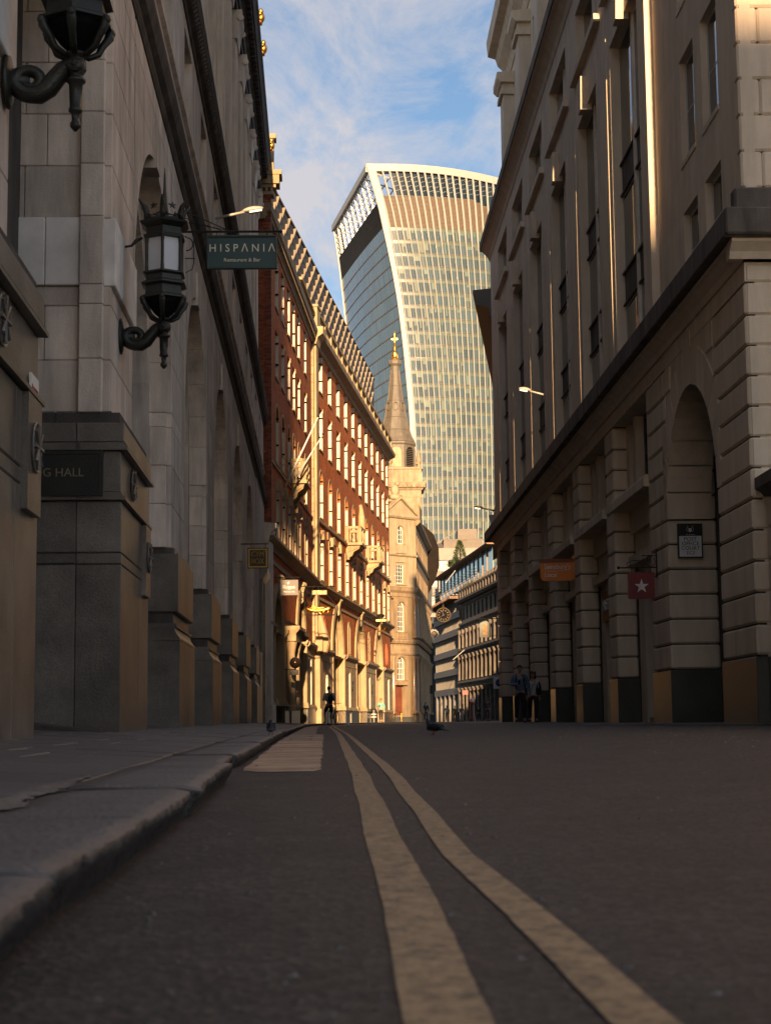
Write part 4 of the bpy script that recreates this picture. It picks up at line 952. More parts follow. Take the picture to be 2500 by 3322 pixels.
bal = MB(); bal.lathe((0, 0, 0), [(.06, 0), (.06, .06), (.04, .1), (.09, .28), (.10, .38), (.04, .62), (.04, .7), (.07, .74), (.07, .85)], 8); bm_ = None
off = Vector(red.location)
s = 1.6; i = 0; first = None
while s < LB:
    if i % 9 == 8:
        mb = MB(); mb.box(BF_, s-.1, s+.28, .02, .32, 23.25, 24.11); mk('pedestal', mb, honey, red); s += .42
    else:
        if first is None: first = mk('baluster', bal, honey, red, world=False, smooth=True)
        else: first = first.copy(); COL.objects.link(first)
        first.location = Vector(BF_(s+.05, .17, 23.25))-off; s += .3
    i += 1
# small raised panels, balconies
mb = MB()
for c in (7.0, 10.0, 12.9, 27.0): mb.box(BF_, c-.45, c+.45, -.02, .05, 11.4+.0, 12.0-.12)
mks('panel', mb, honey, red)
def balcony(parent, F, c, h, w_=2.6, dp=1.0):
    mb = MB(); mb.box(F, c-w_/2-.1, c+w_/2+.1, 0, dp+.1, h-.16, h); mb.box(F, c-w_/2, c+w_/2, dp-.14, dp+.04, h+.95, h+1.1); mb.box(F, c-w_/2, c-w_/2+.16, 0, dp+.04, h+.95, h+1.1); mb.box(F, c+w_/2-.16, c+w_/2, 0, dp+.04, h+.95, h+1.1)
    for x in (c-w_/2, c+w_/2-.22, c-.11): mb.box(F, x, x+.22, dp-.16, dp+.05, h, h+.96)
    mb.box(F, c-w_/2, c-w_/2+.2, 0, .2, h, h+.96)
    mb.prof(F, [(0, h-.16), (dp*.95, h-.16), (dp*.85, h-.4), (dp*.5, h-.6), (dp*.4, h-.85), (0, h-1.1)], c-w_*.42, c-w_*.25); mb.prof(F, [(0, h-.16), (dp*.95, h-.16), (dp*.85, h-.4), (dp*.5, h-.6), (dp*.4, h-.85), (0, h-1.1)], c+w_*.25, c+w_*.42)
    mb.prof(F, [(0, h-.16), (dp, h-.16), (dp*.8, h-.35), (dp*.3, h-.55), (0, h-.7)], c-w_*.45, c+w_*.45)
    o = mk('balcony', mb, honey, parent)
    mb = MB()
    for k in range(9):
        x = c-w_/2+.35+k*(w_-.7)/8; mb.lathe((0, 0, 0), [(.05, 0), (.03, .1), (.08, .35), (.03, .8), (.06, .96)], 6, F=lambda p, q, z, x=x: F(x+p, dp-.05+q, h+z))
    for k in range(3): mb.lathe((0, 0, 0), [(.05, 0), (.03, .1), (.08, .35), (.03, .8), (.06, .96)], 6, F=lambda p, q, z, k=k: F(c-w_/2+.08+p, .3+k*.24+q, h+z))
    mk('balusters', mb, honey, o)
balcony(red, BF_, 17.3, 12.2); balcony(red, BF_, 30.0, 12.2)
# carved figure between the arched windows
mb = MB(); mb.tube([BF_(23.6, .15, 13.3), BF_(23.6, .25, 14.0), BF_(23.55, .22, 14.8), BF_(23.6, .2, 15.3), BF_(23.6, .15, 15.7)], [.12, .28, .24, .16, .12], 8); mk('carved_ornament', mb, honey, red, smooth=True)
mb = MB(); mb.box(BF_, .6, LB, -12, -.36, .1, 22.9); mb.box(AF, .3, 24.2, -12, -.36, .1, 22.7); tag(mk('building_core', mb, sooty, red), None)
# corner pilaster with quoins
q = Pieces(red, 'quoin', honey, .015)
h = 4.8; k = 0
while h < 22: q.add(BF_, -.1-(.0), 1.35+(.22 if k % 2 else 0), -.25, .14 if 1 else 0, h+.004, h+.496); h += .5; k += 1
q.flush()
mb = MB(); mb.box(BF_, 0.05, 1.25, .05, .40, 1.1, 4.4); mb.box(BF_, .2, 1.1, .1, .26, 4.7, 22.2); mb.box(BF_, -.1, 1.4, .0, .5, .1, 1.1); mb.prof(BF_, [(0, 22.1), (.3, 22.1), (.4, 22.5), (.7, 22.7), (.72, 23.1), (0, 23.15)], -.1, 1.4); mb.box(BF_, .0, 1.3, -.2, .36, 23.15, 24.3); mb.box(BF_, -.1, 1.4, -.25, .42, 24.3, 24.45)
mb.box(BF_, .1, 1.2, .1, .55, 4.3, 5.2); mb.tube([BF_(.65, .5, 4.2), BF_(.65, .62, 4.9), BF_(.65, .45, 5.6), BF_(.65, .3, 6.4)], [.22, .3, .25, .15], 8); mk('corner_pilaster', mb, honey, red)
# ---- facade A (turning, mostly grazed by light)
LA = 24.1
colsA = [5.3, 8.0, 10.8, 13.4, 16.1, 20.0]
archA = [(3.0, 6.8, 6.3), (14.2, 18.6, 6.9)]
spA = [(a, b, 4.5, t, 1) for a, b, t in archA]
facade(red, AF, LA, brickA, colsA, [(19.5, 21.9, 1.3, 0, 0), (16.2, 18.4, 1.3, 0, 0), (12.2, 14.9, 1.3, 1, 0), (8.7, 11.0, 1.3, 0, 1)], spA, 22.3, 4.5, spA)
stone_floor(red, AF, LA, archA, [(8.6, 9.8, .2, 3.9), (12.0, 12.9, 1.3, 3.9), (21.0, 21.8, 1.2, 3.8)], honey)
ja = Pieces(red, 'ashlar_block', honey, .012, limit=60); ashlar(ja, AF, [(7.3, 8.5), (9.9, 11.9), (13.0, 13.8), (19.1, 20.9), (21.9, LA-.3)], 1.35, 3.9, .43, 1.15, .12); ja.flush()
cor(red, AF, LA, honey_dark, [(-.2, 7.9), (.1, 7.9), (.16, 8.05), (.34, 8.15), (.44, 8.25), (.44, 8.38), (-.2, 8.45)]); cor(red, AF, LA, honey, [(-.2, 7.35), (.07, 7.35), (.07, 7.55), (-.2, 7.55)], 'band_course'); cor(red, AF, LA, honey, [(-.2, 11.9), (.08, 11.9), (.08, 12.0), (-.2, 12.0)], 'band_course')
cor(red, AF, LA, honey_dark, [(-.4, 22.2), (.06, 22.2), (.1, 22.3), (.16, 22.35), (.16, 22.5), (.36, 22.62), (.42, 22.85), (.34, 22.9), (-.4, 22.95)], a=-.3); 
mb = MB(); s = .2
while s < LA: mb.box(AF, s, s+.16, .1, .3, 22.37, 22.5); s += .34
tag(mk('dentil_course', mb, honey_dark, red), kind='stuff')
mb = MB(); mb.box(AF, 16, LA, -.1, .2, 22.95, 23.1); mb.box(AF, 16, LA, -.12, .25, 23.8, 23.95)
for i in range(18): mb.box(AF, 16.2+i*.42, 16.35+i*.42, .0, .12, 23.1, 23.8)
mk('parapet', mb, honey, red)
balcony(red, AF, 12.4, 12.3, 2.2, .75)
# door case with columns and cornice on A
mb = MB()
for x in (8.1, 10.3): mb.lathe((0, 0, 0), [(.26, .9), (.26, 1.1), (.2, 1.15), (.2, 1.25), (.18, 3.6), (.24, 3.9), (.3, 4.15)], 12, F=lambda p, q_, z, x=x: AF(x+p, .35+q_, z))
mb.prof(AF, [(0, 4.15), (.62, 4.15), (.62, 4.5), (.8, 4.7), (.8, 4.85), (0, 5.2)], 7.7, 10.7); mb.box(AF, 11.4, 11.8, 0, .5, 3.7, 4.5); mb.prof(AF, [(0, 4.4), (.5, 4.4), (.68, 4.6), (.68, 4.8), (0, 4.9)], 11.0, 14.0); mk('door_case', mb, honey, red)
# brick return above the bank, bricks built singly
RTF = FF(-4.2, 72)
mb = MB(); mb.box(RTF, -1.5, .83, -.6, -.03, 8.4, 23.4); mk('return_wall', mb, mort_m := mat('mortar', (.17, .12, .08), .9, var=.1, grime=.2), red)
bp = Pieces(red, 'brick', brickp, .004)
h = 8.4; k = 0
while h < 23.3:
    x = .83; lens = [.215, .105] if k % 2 else [.105, .215]
    j = 0
    while x > -.3:
        l_ = lens[j % 2]; bp.add(RTF, max(x-l_, -.6), x, -.06, 0, h, h+.065); x -= l_+.01; j += 1
    h += .078; k += 1
bp.flush()
mb = MB(); mb.box(RTF, -.5, .87, -.6, .05, 21.4, 21.65); mb.box(RTF, -.6, .95, -.6, .08, 23.35, 23.5)
for i in range(6): mb.box(RTF, -.3+i*.22, -.18+i*.22, -.6, .12, 23.5, 23.65)
mb.box(RTF, -.6, 1.05, -.6, .15, 23.65, 23.8); mb.box(RTF, -.6, 1.2, -.7, .25, 23.8, 24.2); mb.box(RTF, -.6, 1.3, -.8, .3, 24.2, 24.4); mb.box(RTF, -.6, .95, -.5, .05, 24.4, 25.9); mb.box(RTF, -.7, 1.05, -.6, .12, 25.9, 26.1); mk('stone_cornice', mb, honey, red)
mb = MB(); mb.box(RTF, -.5, .95, -.5, .1, 8.3, 8.6); mb.prof(AF, [(-.5, 8.0), (.2, 8.0), (.3, 8.4), (.55, 8.6), (.55, 8.8), (-.5, 8.9)], -.2, .5); mb.box(AF, -.15, .9, -.4, .30, 1.1, 8.0); mb.box(AF, -.2, 1.0, -.4, .36, .1, 1.1); mk('corner_pier', mb, portland2, red)

# ------------------------------------------------------------------ building with triangular fins behind
TF = Fr(-20.5, 0, .118, 1)
tri = thing('fin_clad_building', 'brown building faced with rows of pale triangular fins rising behind the red brick roofline', 'building', (-8, 140, 0))
brownw = mat('dark_brown_cladding', (.05, .034, .02), .7, var=.1, grime=.2, isl=0); finm = mat('pale_triangular_fin', (.17, .135, .09), .6, var=.04, grime=.15, isl=.12)
mb = MB(); mb.box(TF, 112, 200, -15, 0, 0, 40.9); mb.box(TF, 112, 200, -15, .1, 40.9, 41.1); mk('wall', mb, brownw, tri)
fins = []; row = 0; h = 40.0
while h > 23.5:
    s = 122+(1.45 if row % 2 else 0); 
    while s < 198:
        fins.append((s, h)); s += 2.9
    h -= .9; row += 1
fins.sort(key=lambda t: (t[0]/5)**2+(40-t[1])**2*12)
me = None; base = MB(); base.add([(0, 0, .80), (.27, 0, .82), (.02, 0, .0), (0, -.0, 0), (0, .05, .80), (.27, .05, .82), (.02, .05, 0), (0, .05, 0)], [(0, 1, 2, 3), (4, 5, 6, 7), (0, 1, 5, 4), (1, 2, 6, 5), (2, 3, 7, 6), (3, 0, 4, 7)])
vis = [f for f in fins if True]
stuff = MB(); o = None; n_ = 0; pal = Vector(tri.location)
for (s, h) in vis:
    u = (s-118)/77; seen = h > 40.9-16*1.0
    if n_ < 300:
        if o is None: o = mk('triangular_fin', base, finm, tri, world=False)
        else: o = o.copy(); COL.objects.link(o)
        o.location = Vector(TF(s, 0.0, h-.0))-pal; o.rotation_euler = (0, 0, TF.rz-R(90)); n_ += 1
    else:
        d1 = .30; stuff.add([TF(s, 0, h), TF(s, .02, h), TF(s, d1, h+.8), TF(s, 0, h+.8), TF(s+.05, 0, h), TF(s+.05, .02, h), TF(s+.05, d1, h+.8), TF(s+.05, 0, h+.8)], [(0, 1, 2, 3), (4, 5, 6, 7), (0, 1, 5, 4), (1, 2, 6, 5), (2, 3, 7, 6), (3, 0, 4, 7)])
tag(mk('triangular_fin_field', stuff, finm, tri), kind='stuff')
# ------------------------------------------------------------------ tall flared glass tower
tw = thing('glass_tower', 'tall curved glass tower flaring towards its top with cream frames and a bronze louvre band', 'skyscraper', (40, 500, 0))
XC = [(0, 18.5), (84, 16.7), (91.5, 16), (103.5, 15), (115.6, 13.6), (122.6, 12.6), (131, 11), (139, 9.3), (146, 8), (153, 6), (160, 4), (166, 2.6)]
def xc(h):
    # smoothed
    return (lerp_tab(XC, h-3)+lerp_tab(XC, h)+lerp_tab(XC, h+3))/3
def yf(x, h=0): return 480+.006*max(0, x-8)**2
def fx(j, h): return 48.6+(j-21.4)*(48.6-xc(h))/21.4
def FP(j, h, d=0): x = fx(j, h); return (x, yf(x)-d, h)
def topz(j): x = fx(j, 160); return 160-.0035*max(0, x-12)**2*.55
def SPt(t, h, d=0):      # side face t 0 at the front corner, 1 at the back
    a = xc(h); b = -6.4+.55*(a-4); return (a+(b-a)*t-1.6*math.sin(math.pi*t)*min(1, max(0, (150-h)/30))-d, yf(a)+60*t, h)
floors = [141-3.88*k for k in range(37)]
gl = []; spn = MB(); trm = MB(); bl = MB(); mul = MB()
rr = random.Random(11)
def fq(mb, j0, j1, h0, h1, d): mb.quad(FP(j0, h0, d), FP(j1, h0, d), FP(j1, h1, d), FP(j0, h1, d))
panels = []
for k, ht in enumerate(floors[:-1]):
    hb = floors[k+1]
    for j in range(0, 24):
        panels.append((j, k, hb+.15, ht-.85))
        fq(spn, j, j+1, ht-.85, ht, 0.02)
        for h in (hb+.02, hb+.22): 
            a, b = FP(j, h, .10), FP(j+1, h, .10); a2, b2 = FP(j, h+.07, .10), FP(j+1, h+.07, .10); trm.quad(a, b, b2, a2)
        for t in (.36, .68) if (j+k) % 2 else (.5,): 
            trm.quad(FP(j+t-.014, hb, .08), FP(j+t+.014, hb, .08), FP(j+t+.014, ht, .08), FP(j+t-.014, ht, .08))
        q = rr.random()
        if q < .42:
            a = rr.choice([0, .36, .5]); b_ = rr.choice([.68, 1, 1]); fq(bl, j+a, j+b_, ht-.85-rr.choice([.7, 1.0, 1.3, 1.9, 2.6]), ht-.85, .05)
        if rr.random() < .10: fq(bl, j+.4, j+.56, hb+.2, ht-.85, .04)
panels.sort(key=lambda p: (0 if 3 < p[0] < 21 and p[1] < 19 else 1, p[1]))
gs = MB()
for i, (j, k, h0, h1) in enumerate(panels):
    if i < 300: mb = MB(); fq(mb, j, j+1, h0, h1, 0); mk('glass_panel', mb, glass_blue, tw)
    else: fq(gs, j, j+1, h0, h1, 0)
tag(mk('glass_panel_field', gs, glass_blue, tw), kind='stuff'); tag(mk('spandrel_panel', spn, shadow_box, tw), kind='stuff'); tag(mk('transom', trm, copper_trim, tw), kind='stuff'); tag(mk('blind', bl, blind, tw), kind='stuff')
finc = mat('cream_aluminium', (.18, .185, .18), .55, var=.04, grime=.1, isl=.04)
creamf = mat('cream_frame', (.29, .30, .29), .5, var=.03, grime=.08, isl=.03)
for j in range(0, 25):
    mb = MB(); hs = [0+i*8 for i in range(18)]+[141, 146, 151, 156]; hs = [h for h in hs if h < topz(j)-1]+[topz(j)-.6]; vs = []
    for h in hs:
        x = fx(j, h); y = yf(x); w_ = .14 if h < 140.9 else .27; vs += [(x-w_, y+.1, h), (x-w_, y-.75, h), (x+w_, y-.75, h), (x+w_, y+.1, h)]
    m_ = len(hs); fs = [(i*4+q, i*4+(q+1) % 4, i*4+4+(q+1) % 4, i*4+4+q) for i in range(m_-1) for q in range(4)]+[(0, 1, 2, 3), tuple(range(4*m_-4, 4*m_))]
    mb.add(vs, fs); mk('fin', mb, finc, tw)
# brown louvre band and dark glazing of the top
mb = MB()
for j in range(0, 24):
    t1 = 150.7-.0 if j < 14 else 150.7-(j-14)*.8; fq(mb, j, j+1, 141, t1, .05)
    for q in range(24):
        h = 141.1+q*(t1-141.1)/24; a, b = FP(j, h, .16), FP(j+1, h, .16); c_, d_ = FP(j+1, h+.22, .06), FP(j, h+.22, .06); mb.quad(a, b, c_, d_)
tag(mk('louvre_band', mb, brown_louvre, tw), kind='stuff')
darkg = glassmat('sky_garden_glass', (.012, .022, .034), rough=.12, spec=.7, isl=.3)
for j in range(3, 24):
    t1 = 150.7-.0 if j < 14 else 150.7-(j-14)*.8
    mb = MB(); z1 = topz(j+.5)-2.2
    mb.quad(FP(j, t1, -.3), FP(j+1, t1, -.3), FP(j+1, z1, -.3), FP(j, z1, -.3)); mk('top_glass', mb, darkg, tw)
mb = MB()   # trusses behind the glass
for j in range(3, 24):
    z1 = topz(j+.5)-2.2
    for q in range(5):
        h = 152+q*1.35
        if h < z1-.2: mb.add([FP(j, h, -.25), FP(j+.8, h+.5, -.25), FP(j+.8, h+.62, -.25), FP(j, h+.12, -.25)], [(0, 1, 2, 3)])
tag(mk('roof_truss', mb, finc, tw), kind='stuff')
# frame beams
mb = MB(); vs = []; fs = []; hs = [0+i*6 for i in range(26)]+[158.6, 160.0]
for h in hs:
    x = xc(h); y = yf(x); w_ = 1.25 if h < 130 else 1.25+(h-130)/30*.75; vs += [(x-.12, y+1.5, h), (x-.12, y-1.0, h), (x+w_, y-1.0, h), (x+w_, y+1.5, h)]
m_ = len(hs); mb.add(vs, [(i*4+q, i*4+(q+1) % 4, i*4+4+(q+1) % 4, i*4+4+q) for i in range(m_-1) for q in range(4)]+[(0, 1, 2, 3), tuple(range(4*m_-4, 4*m_))]); mk('corner_frame', mb, creamf, tw)
mb = MB(); vs = []; J = [0, 1, 2, 3, 4, 6, 8, 10, 12, 14, 16, 18, 20, 22, 24]
for j in J:
    z = topz(j); a = FP(j, z-2.2, .8); vs += [a, (a[0], a[1], z), (a[0], a[1]+3, z), (a[0], a[1]+3, z-2.2)]
mb.add(vs, [(i*4+q, i*4+(q+1) % 4, i*4+4+(q+1) % 4, i*4+4+q) for i in range(len(J)-1) for q in range(4)]+[(0, 1, 2, 3), tuple(range(4*len(J)-4, 4*len(J)))]); mk('top_frame', mb, creamf, tw)
def beam(mb, P_, w_, d_):  # boxy sweep through points with half sizes
    vs = []
    for p in P_: vs += [(p[0]-w_, p[1], p[2]-d_), (p[0]-w_, p[1], p[2]+d_), (p[0]+w_, p[1], p[2]+d_), (p[0]+w_, p[1], p[2]-d_)]
    m_ = len(P_); mb.add(vs, [(i*4+q, i*4+(q+1) % 4, i*4+4+(q+1) % 4, i*4+4+q) for i in range(m_-1) for q in range(4)]+[(0, 1, 2, 3), tuple(range(4*m_-4, 4*m_))])
mb = MB(); beam(mb, [(SPt(t, 158.9)[0], SPt(t, 158.9)[1], 158.9) for t in (0, .25, .5, .75, 1.01)], .6, 1.1); mk('roof_beam', mb, creamf, tw)
mb = MB(); vs = []; hs = [100+i*5 for i in range(12)]+[160]
for h in hs:
    p = SPt(1, h); vs += [(p[0]-.3, p[1]-1, h), (p[0]+2.6, p[1]-1, h), (p[0]+2.6, p[1]+1, h), (p[0]-.3, p[1]+1, h)]
m_ = len(hs); mb.add(vs, [(i*4+q, i*4+(q+1) % 4, i*4+4+(q+1) % 4, i*4+4+q) for i in range(m_-1) for q in range(4)]+[(0, 1, 2, 3), tuple(range(4*m_-4, 4*m_))]); mk('back_frame', mb, creamf, tw)
# side face
sg = MB(); sf = MB(); sl_ = MB(); T = [i/26 for i in range(27)]
for k in range(36):
    ht = floors[k]; hb = floors[k+1]
    for a, b in zip(T, T[1:]): sg.quad(SPt(a, hb), SPt(b, hb), SPt(b, ht), SPt(a, ht)); sl_.quad(SPt(a, hb, .08), SPt(b, hb, .08), SPt(b, hb+.35, .08), SPt(a, hb+.35, .08))
for a in T:
    for k in range(0, 36): sf.add([SPt(a-.0015, floors[k+1], .25), SPt(a+.0015, floors[k+1], .25), SPt(a+.0015, floors[k], .25), SPt(a-.0015, floors[k], .25)], [(0, 1, 2, 3)])
tag(mk('side_glass', sg, glass_side, tw), kind='stuff'); tag(mk('side_floor_line', sl_, brown_louvre, tw), kind='stuff'); tag(mk('side_fin', sf, copper_trim, tw), kind='stuff')
dkl = mat('dark_louvre', (.045, .03, .022), .6, var=.5, grime=.3, noise=.8, isl=.5)
mb = MB()
for q in range(30):
    h = 141+q*.25
    for a, b in zip(T, T[1:]): mb.quad(SPt(a, h), SPt(b, h), SPt(b, h+.22, .12), SPt(a, h+.22, .12))
tag(mk('side_louvre', mb, dkl, tw), kind='stuff')
mb = MB()
for t in (.12, .24, .36, .48, .60, .72, .84): beam(mb, [SPt(t, 148.5, -.3), SPt(t, 158, -.3)], .01, .01)
for t in (.1, .2, .3, .4, .5, .6, .7, .8, .9): p, q = SPt(t, 148.4), SPt(t, 158.2); mb.add([(p[0]-.1, p[1]-.35, p[2]), (p[0]-.1, p[1]+.35, p[2]), (q[0]-.1, q[1]+.35, q[2]), (q[0]-.1, q[1]-.35, q[2]), (p[0]+.6, p[1]-.35, p[2]), (q[0]+.6, q[1]-.35, q[2])], [(0, 1, 2, 3), (0, 4, 5, 3)])
mks('side_mullion', mb, steel, tw)
mb = MB()
for h in (150.2, 151.9, 153.6, 155.3, 156.9): beam(mb, [SPt(t, h) for t in (0, .5, 1)], .12, .13)
mks('side_rail', mb, steel, tw)
# sloping roof grid seen through the open corner
mb = MB()
for q in range(9): t = q/8; a = SPt(t, 158.2); mb.tube([(a[0], a[1], 158.2), (a[0]+9, a[1]+2, 155.5)], .22, 4)
for w_ in (3, 6, 9): mb.tube([(SPt(0, 158)[0]+w_, 482, 158.2-w_*.3), (SPt(1, 158)[0]+w_, 541, 158.2-w_*.3)], .25, 4)
mk('roof_grid', mb, steel, tw)
mb = MB(); mb.box(I, 16, 80, 500, 560, 141, 154); mb.box(I, 20, 80, 520, 560, 0, 141); mk('tower_core', mb, darkg, tw)

for o_ in tw.children:
    for v_ in o_.data.vertices: v_.co.x += .0095*v_.co.z; v_.co.z += 3
# ------------------------------------------------------------------ church tower with lead spire
ch = thing('church_tower', 'pale stone church tower with an octagonal lead spire and a gilded finial', 'church', (4.5, 165, .3))
cx0, cy0 = 4.55, 165.0
def ob(mb, w0, w1, z0, z1): mb.add([(cx0+sx*w, cy0+sy*w, z) for w, z in ((w0, z0), (w1, z1)) for sx, sy in ((-1, -1), (1, -1), (1, 1), (-1, 1))], [(0, 1, 2, 3), (4, 5, 6, 7)]+[(i, (i+1) % 4, 4+(i+1) % 4, 4+i) for i in range(4)])
mb = MB(); ob(mb, 2.35, 2.35, 0, 22.7); ob(mb, 2.4, 2.4, 22.0, 22.15); ob(mb, 2.45, 2.6, 22.7, 22.9); ob(mb, 2.75, 2.85, 23.2, 23.45); ob(mb, 2.6, 2.75, 22.95, 23.2); ob(mb, 2.4, 2.4, 23.45, 24.75); ob(mb, 2.52, 2.52, 24.75, 24.95); mk('tower', mb, churchstone, ch)
ch.location.z = .3
mb = MB()
for i in range(13):
    x = cx0-2.6+i*.41; mb.box(I, x, x+.2, cy0-2.75, cy0-2.5, 22.95, 23.2); mb.box(I, cx0+2.5, cx0+2.75, cy0-2.6+i*.41, cy0-2.4+i*.41, 22.95, 23.2)
tag(mk('dentil_course', mb, churchstone, ch), kind='stuff')
mb = MB(); mb.lathe((cx0, cy0, 0), [(1.95, 24.95), (1.95, 27.3), (2.1, 27.45), (2.1, 27.6), (1.95, 27.7), (1.9, 27.75)], 8, ph=math.pi/8); bf = mk('belfry', mb, lead, ch)
lou = mat('louvre_slat', (.11, .09, .07), .7)
for k, (dx_, dy_) in enumerate([(math.sin(t), -math.cos(t)) for t in (0, math.pi/4, math.pi/2, -math.pi/4)]):
    px_, py_ = cx0+dx_*1.81, cy0+dy_*1.81; tx, ty = -dy_, dx_
    Fb = lambda a, d, h, px_=px_, py_=py_, dx_=dx_, dy_=dy_: (px_-dy_*a+dx_*d, py_+dx_*a+dy_*d, h)
    mb = MB(); p0 = arc_path(-.5, .5, 25.1, 27.1, 1); mb.add([Fb(a, .02, h) for a, h in p0], [tuple(range(len(p0)))]); mk('belfry_opening', mb, dark if k else cornerstone, bf)
    mb = MB(); pi0 = arc_path(-.6, .6, 25.0, 27.2, 1)
    for i in range(len(p0)): a, b, c_, d_ = pi0[i], pi0[(i+1) % len(p0)], p0[(i+1) % len(p0)], p0[i]; mb.add([Fb(a[0], .08, a[1]), Fb(b[0], .08, b[1]), Fb(c_[0], .08, c_[1]), Fb(d_[0], .08, d_[1]), Fb(a[0], 0, a[1]), Fb(b[0], 0, b[1]), Fb(c_[0], 0, c_[1]), Fb(d_[0], 0, d_[1])], [(0, 1, 2, 3), (0, 1, 5, 4), (2, 3, 7, 6)])
    mk('opening_frame', mb, lead, bf)
    if k:
        for q in range(10):
            mb = MB(); h = 25.2+q*.18; mb.add([Fb(-.46, .12, h), Fb(.46, .12, h), Fb(.46, .0, h+.1), Fb(-.46, .0, h+.1)], [(0, 1, 2, 3)]); mk('louvre_slat', mb, lou, bf)
mb = MB(); mb.lathe((cx0, cy0, 0), [(2.0, 27.7), (1.95, 27.8), (1.72, 28.2), (1.42, 29.0), (1.15, 30.2), (.98, 31.0), (.98, 31.1), (.86, 31.9), (.72, 32.6), (.58, 33.6), (.45, 35.0), (.42, 35.5)], 8, ph=math.pi/8); sp_ = mk('spire', mb, lead, ch)
mb = MB()
for i in range(8):
    t = math.pi/8+i*math.pi/4; mb.tube([(cx0+r_*math.cos(t), cy0+r_*math.sin(t), z) for r_, z in ((1.95, 27.8), (1.72, 28.2), (1.42, 29.0), (1.15, 30.2), (.98, 31.05), (.72, 32.6), (.45, 35.0))], .05, 5)
for z, r_ in ((28.9, 1.46), (30.2, 1.16), (33.4, .61), (31.9, .87)): mb.tube([(cx0+r_*math.cos(math.pi/8+i*math.pi/4), cy0+r_*math.sin(math.pi/8+i*math.pi/4), z) for i in range(8)], .03, 4, closed=True)
tag(mk('lead_roll', mb, lead, sp_), kind='stuff')
for i in range(8):
    t = i*math.pi/4-math.pi/2; mb = MB(); r_ = .98; mb.tube([(cx0+math.cos(t)*r_-math.sin(t)*.25*math.cos(a), cy0+math.sin(t)*r_+math.cos(t)*.25*math.cos(a), 31.3+.42*math.sin(a)) for a in [q*math.pi/6 for q in range(12)]], .05, 5, closed=True); mk('oval_lucarne', mb, lead, sp_)
mb = MB(); mb.lathe((cx0, cy0, 0), [(.42, 35.4), (.5, 35.5), (.66, 35.65), (.7, 35.9), (.62, 36.05), (.4, 36.1)], 8, ph=math.pi/8); mk('spire_cap', mb, lead, ch)
mb = MB(); mb.lathe((cx0, cy0, 0), [(.42, 36.1), (.36, 36.25), (.22, 36.45), (.2, 36.8), (.1, 37.0), (.16, 37.25), (.2, 37.4), (.08, 37.6), (.14, 37.75), (.05, 37.9), (.04, 38.8), (.09, 38.95), (.02, 39.1)], 10)
for i in range(4): t = i*math.pi/2+.7; mb.tube([(cx0+.18*math.cos(t), cy0+.18*math.sin(t), 36.9), (cx0+.36*math.cos(t), cy0+.36*math.sin(t), 36.6), (cx0+.42*math.cos(t), cy0+.42*math.sin(t), 36.2)], [.03, .06, .05], 5)
mb.box(I, cx0-.22, cx0+.22, cy0-.02, cy0+.02, 38.2, 38.25); mb.add([(cx0-.2, cy0, 38.12), (cx0-.36, cy0, 38.22), (cx0-.2, cy0, 38.34), (cx0-.22, cy0+.03, 38.22)], [(0, 1, 2), (0, 1, 3), (1, 2, 3)]); mb.ball((cx0, cy0, 38.24), .08, 8, 5); mb.box(I, cx0+.16, cx0+.28, cy0-.02, cy0+.02, 38.14, 38.32)
mk('finial', mb, gold, ch)
URN = [(.12, 0), (.2, .06), (.2, .14), (.08, .22), (.08, .35), (.24, .6), (.27, .8), (.16, 1.0), (.2, 1.1), (.12, 1.3), (.04, 1.5), (.1, 1.62), (.02, 1.75)]
u_ = None
for sx, sy in ((-.3, -1), (1, -1), (1, 1), (-1, 1)):
    if u_ is None: mb = MB(); mb.lathe((0, 0, 0), URN, 10); u_ = mk('stone_urn', mb, churchstone, ch, world=False, smooth=True)
    else: u_ = u_.copy(); COL.objects.link(u_)
    u_.location = Vector((cx0+sx*2.15, cy0+sy*2.15, 24.95))-ch.location

# ------------------------------------------------------------------ corner building with pediment, arched windows and columned side
KF = Fr(2.95, 146, 1.0, 1); KS = Fr(5.78, 148.85, .091, 1)
cbld = thing('corner_building', 'sunlit corner building with a small pediment, white arched windows and a panelled brown door', 'building', (4.5, 148, .3))
def W(a, b): return (a, b)
mb = MB(); wk = 3.98
opk = [(1.35, 2.45, 3.95, 5.95, 1), (1.45, 2.5, 8.15, 10.75, 1)]
wall_mesh(mb, KF, 0, wk, .3, 12.0, opk+[(1.15, 2.3, .9, 3.5)], 0, .4); mk('lower_wall', mb, honey_dark, cbld)
mb = MB(); opk2 = [(1.5, 2.45, 12.35, 14.05, 0), (1.6, 2.45, 15.85, 17.45, 1)]; wall_mesh(mb, KF, .1, wk-.1, 12.0, 18.3, opk2, -.05, .35); mk('upper_wall', mb, cornerstone, cbld)
for o_, nx_, ny_ in ((opk[0], 5, 4), (opk[1], 4, 6)): window(cbld, KF, o_[0]+.02, o_[1]-.02, o_[2], o_[3], -.2, arch=1, nx=nx_, ny=ny_, fw=.07, bar=.04)
for o_, nx_, ny_ in ((opk2[0], 3, 5), (opk2[1], 3, 4)): window(cbld, KF, o_[0]+.02, o_[1]-.02, o_[2], o_[3], -.22, arch=o_[4], nx=nx_, ny=ny_, fw=.07, bar=.035)
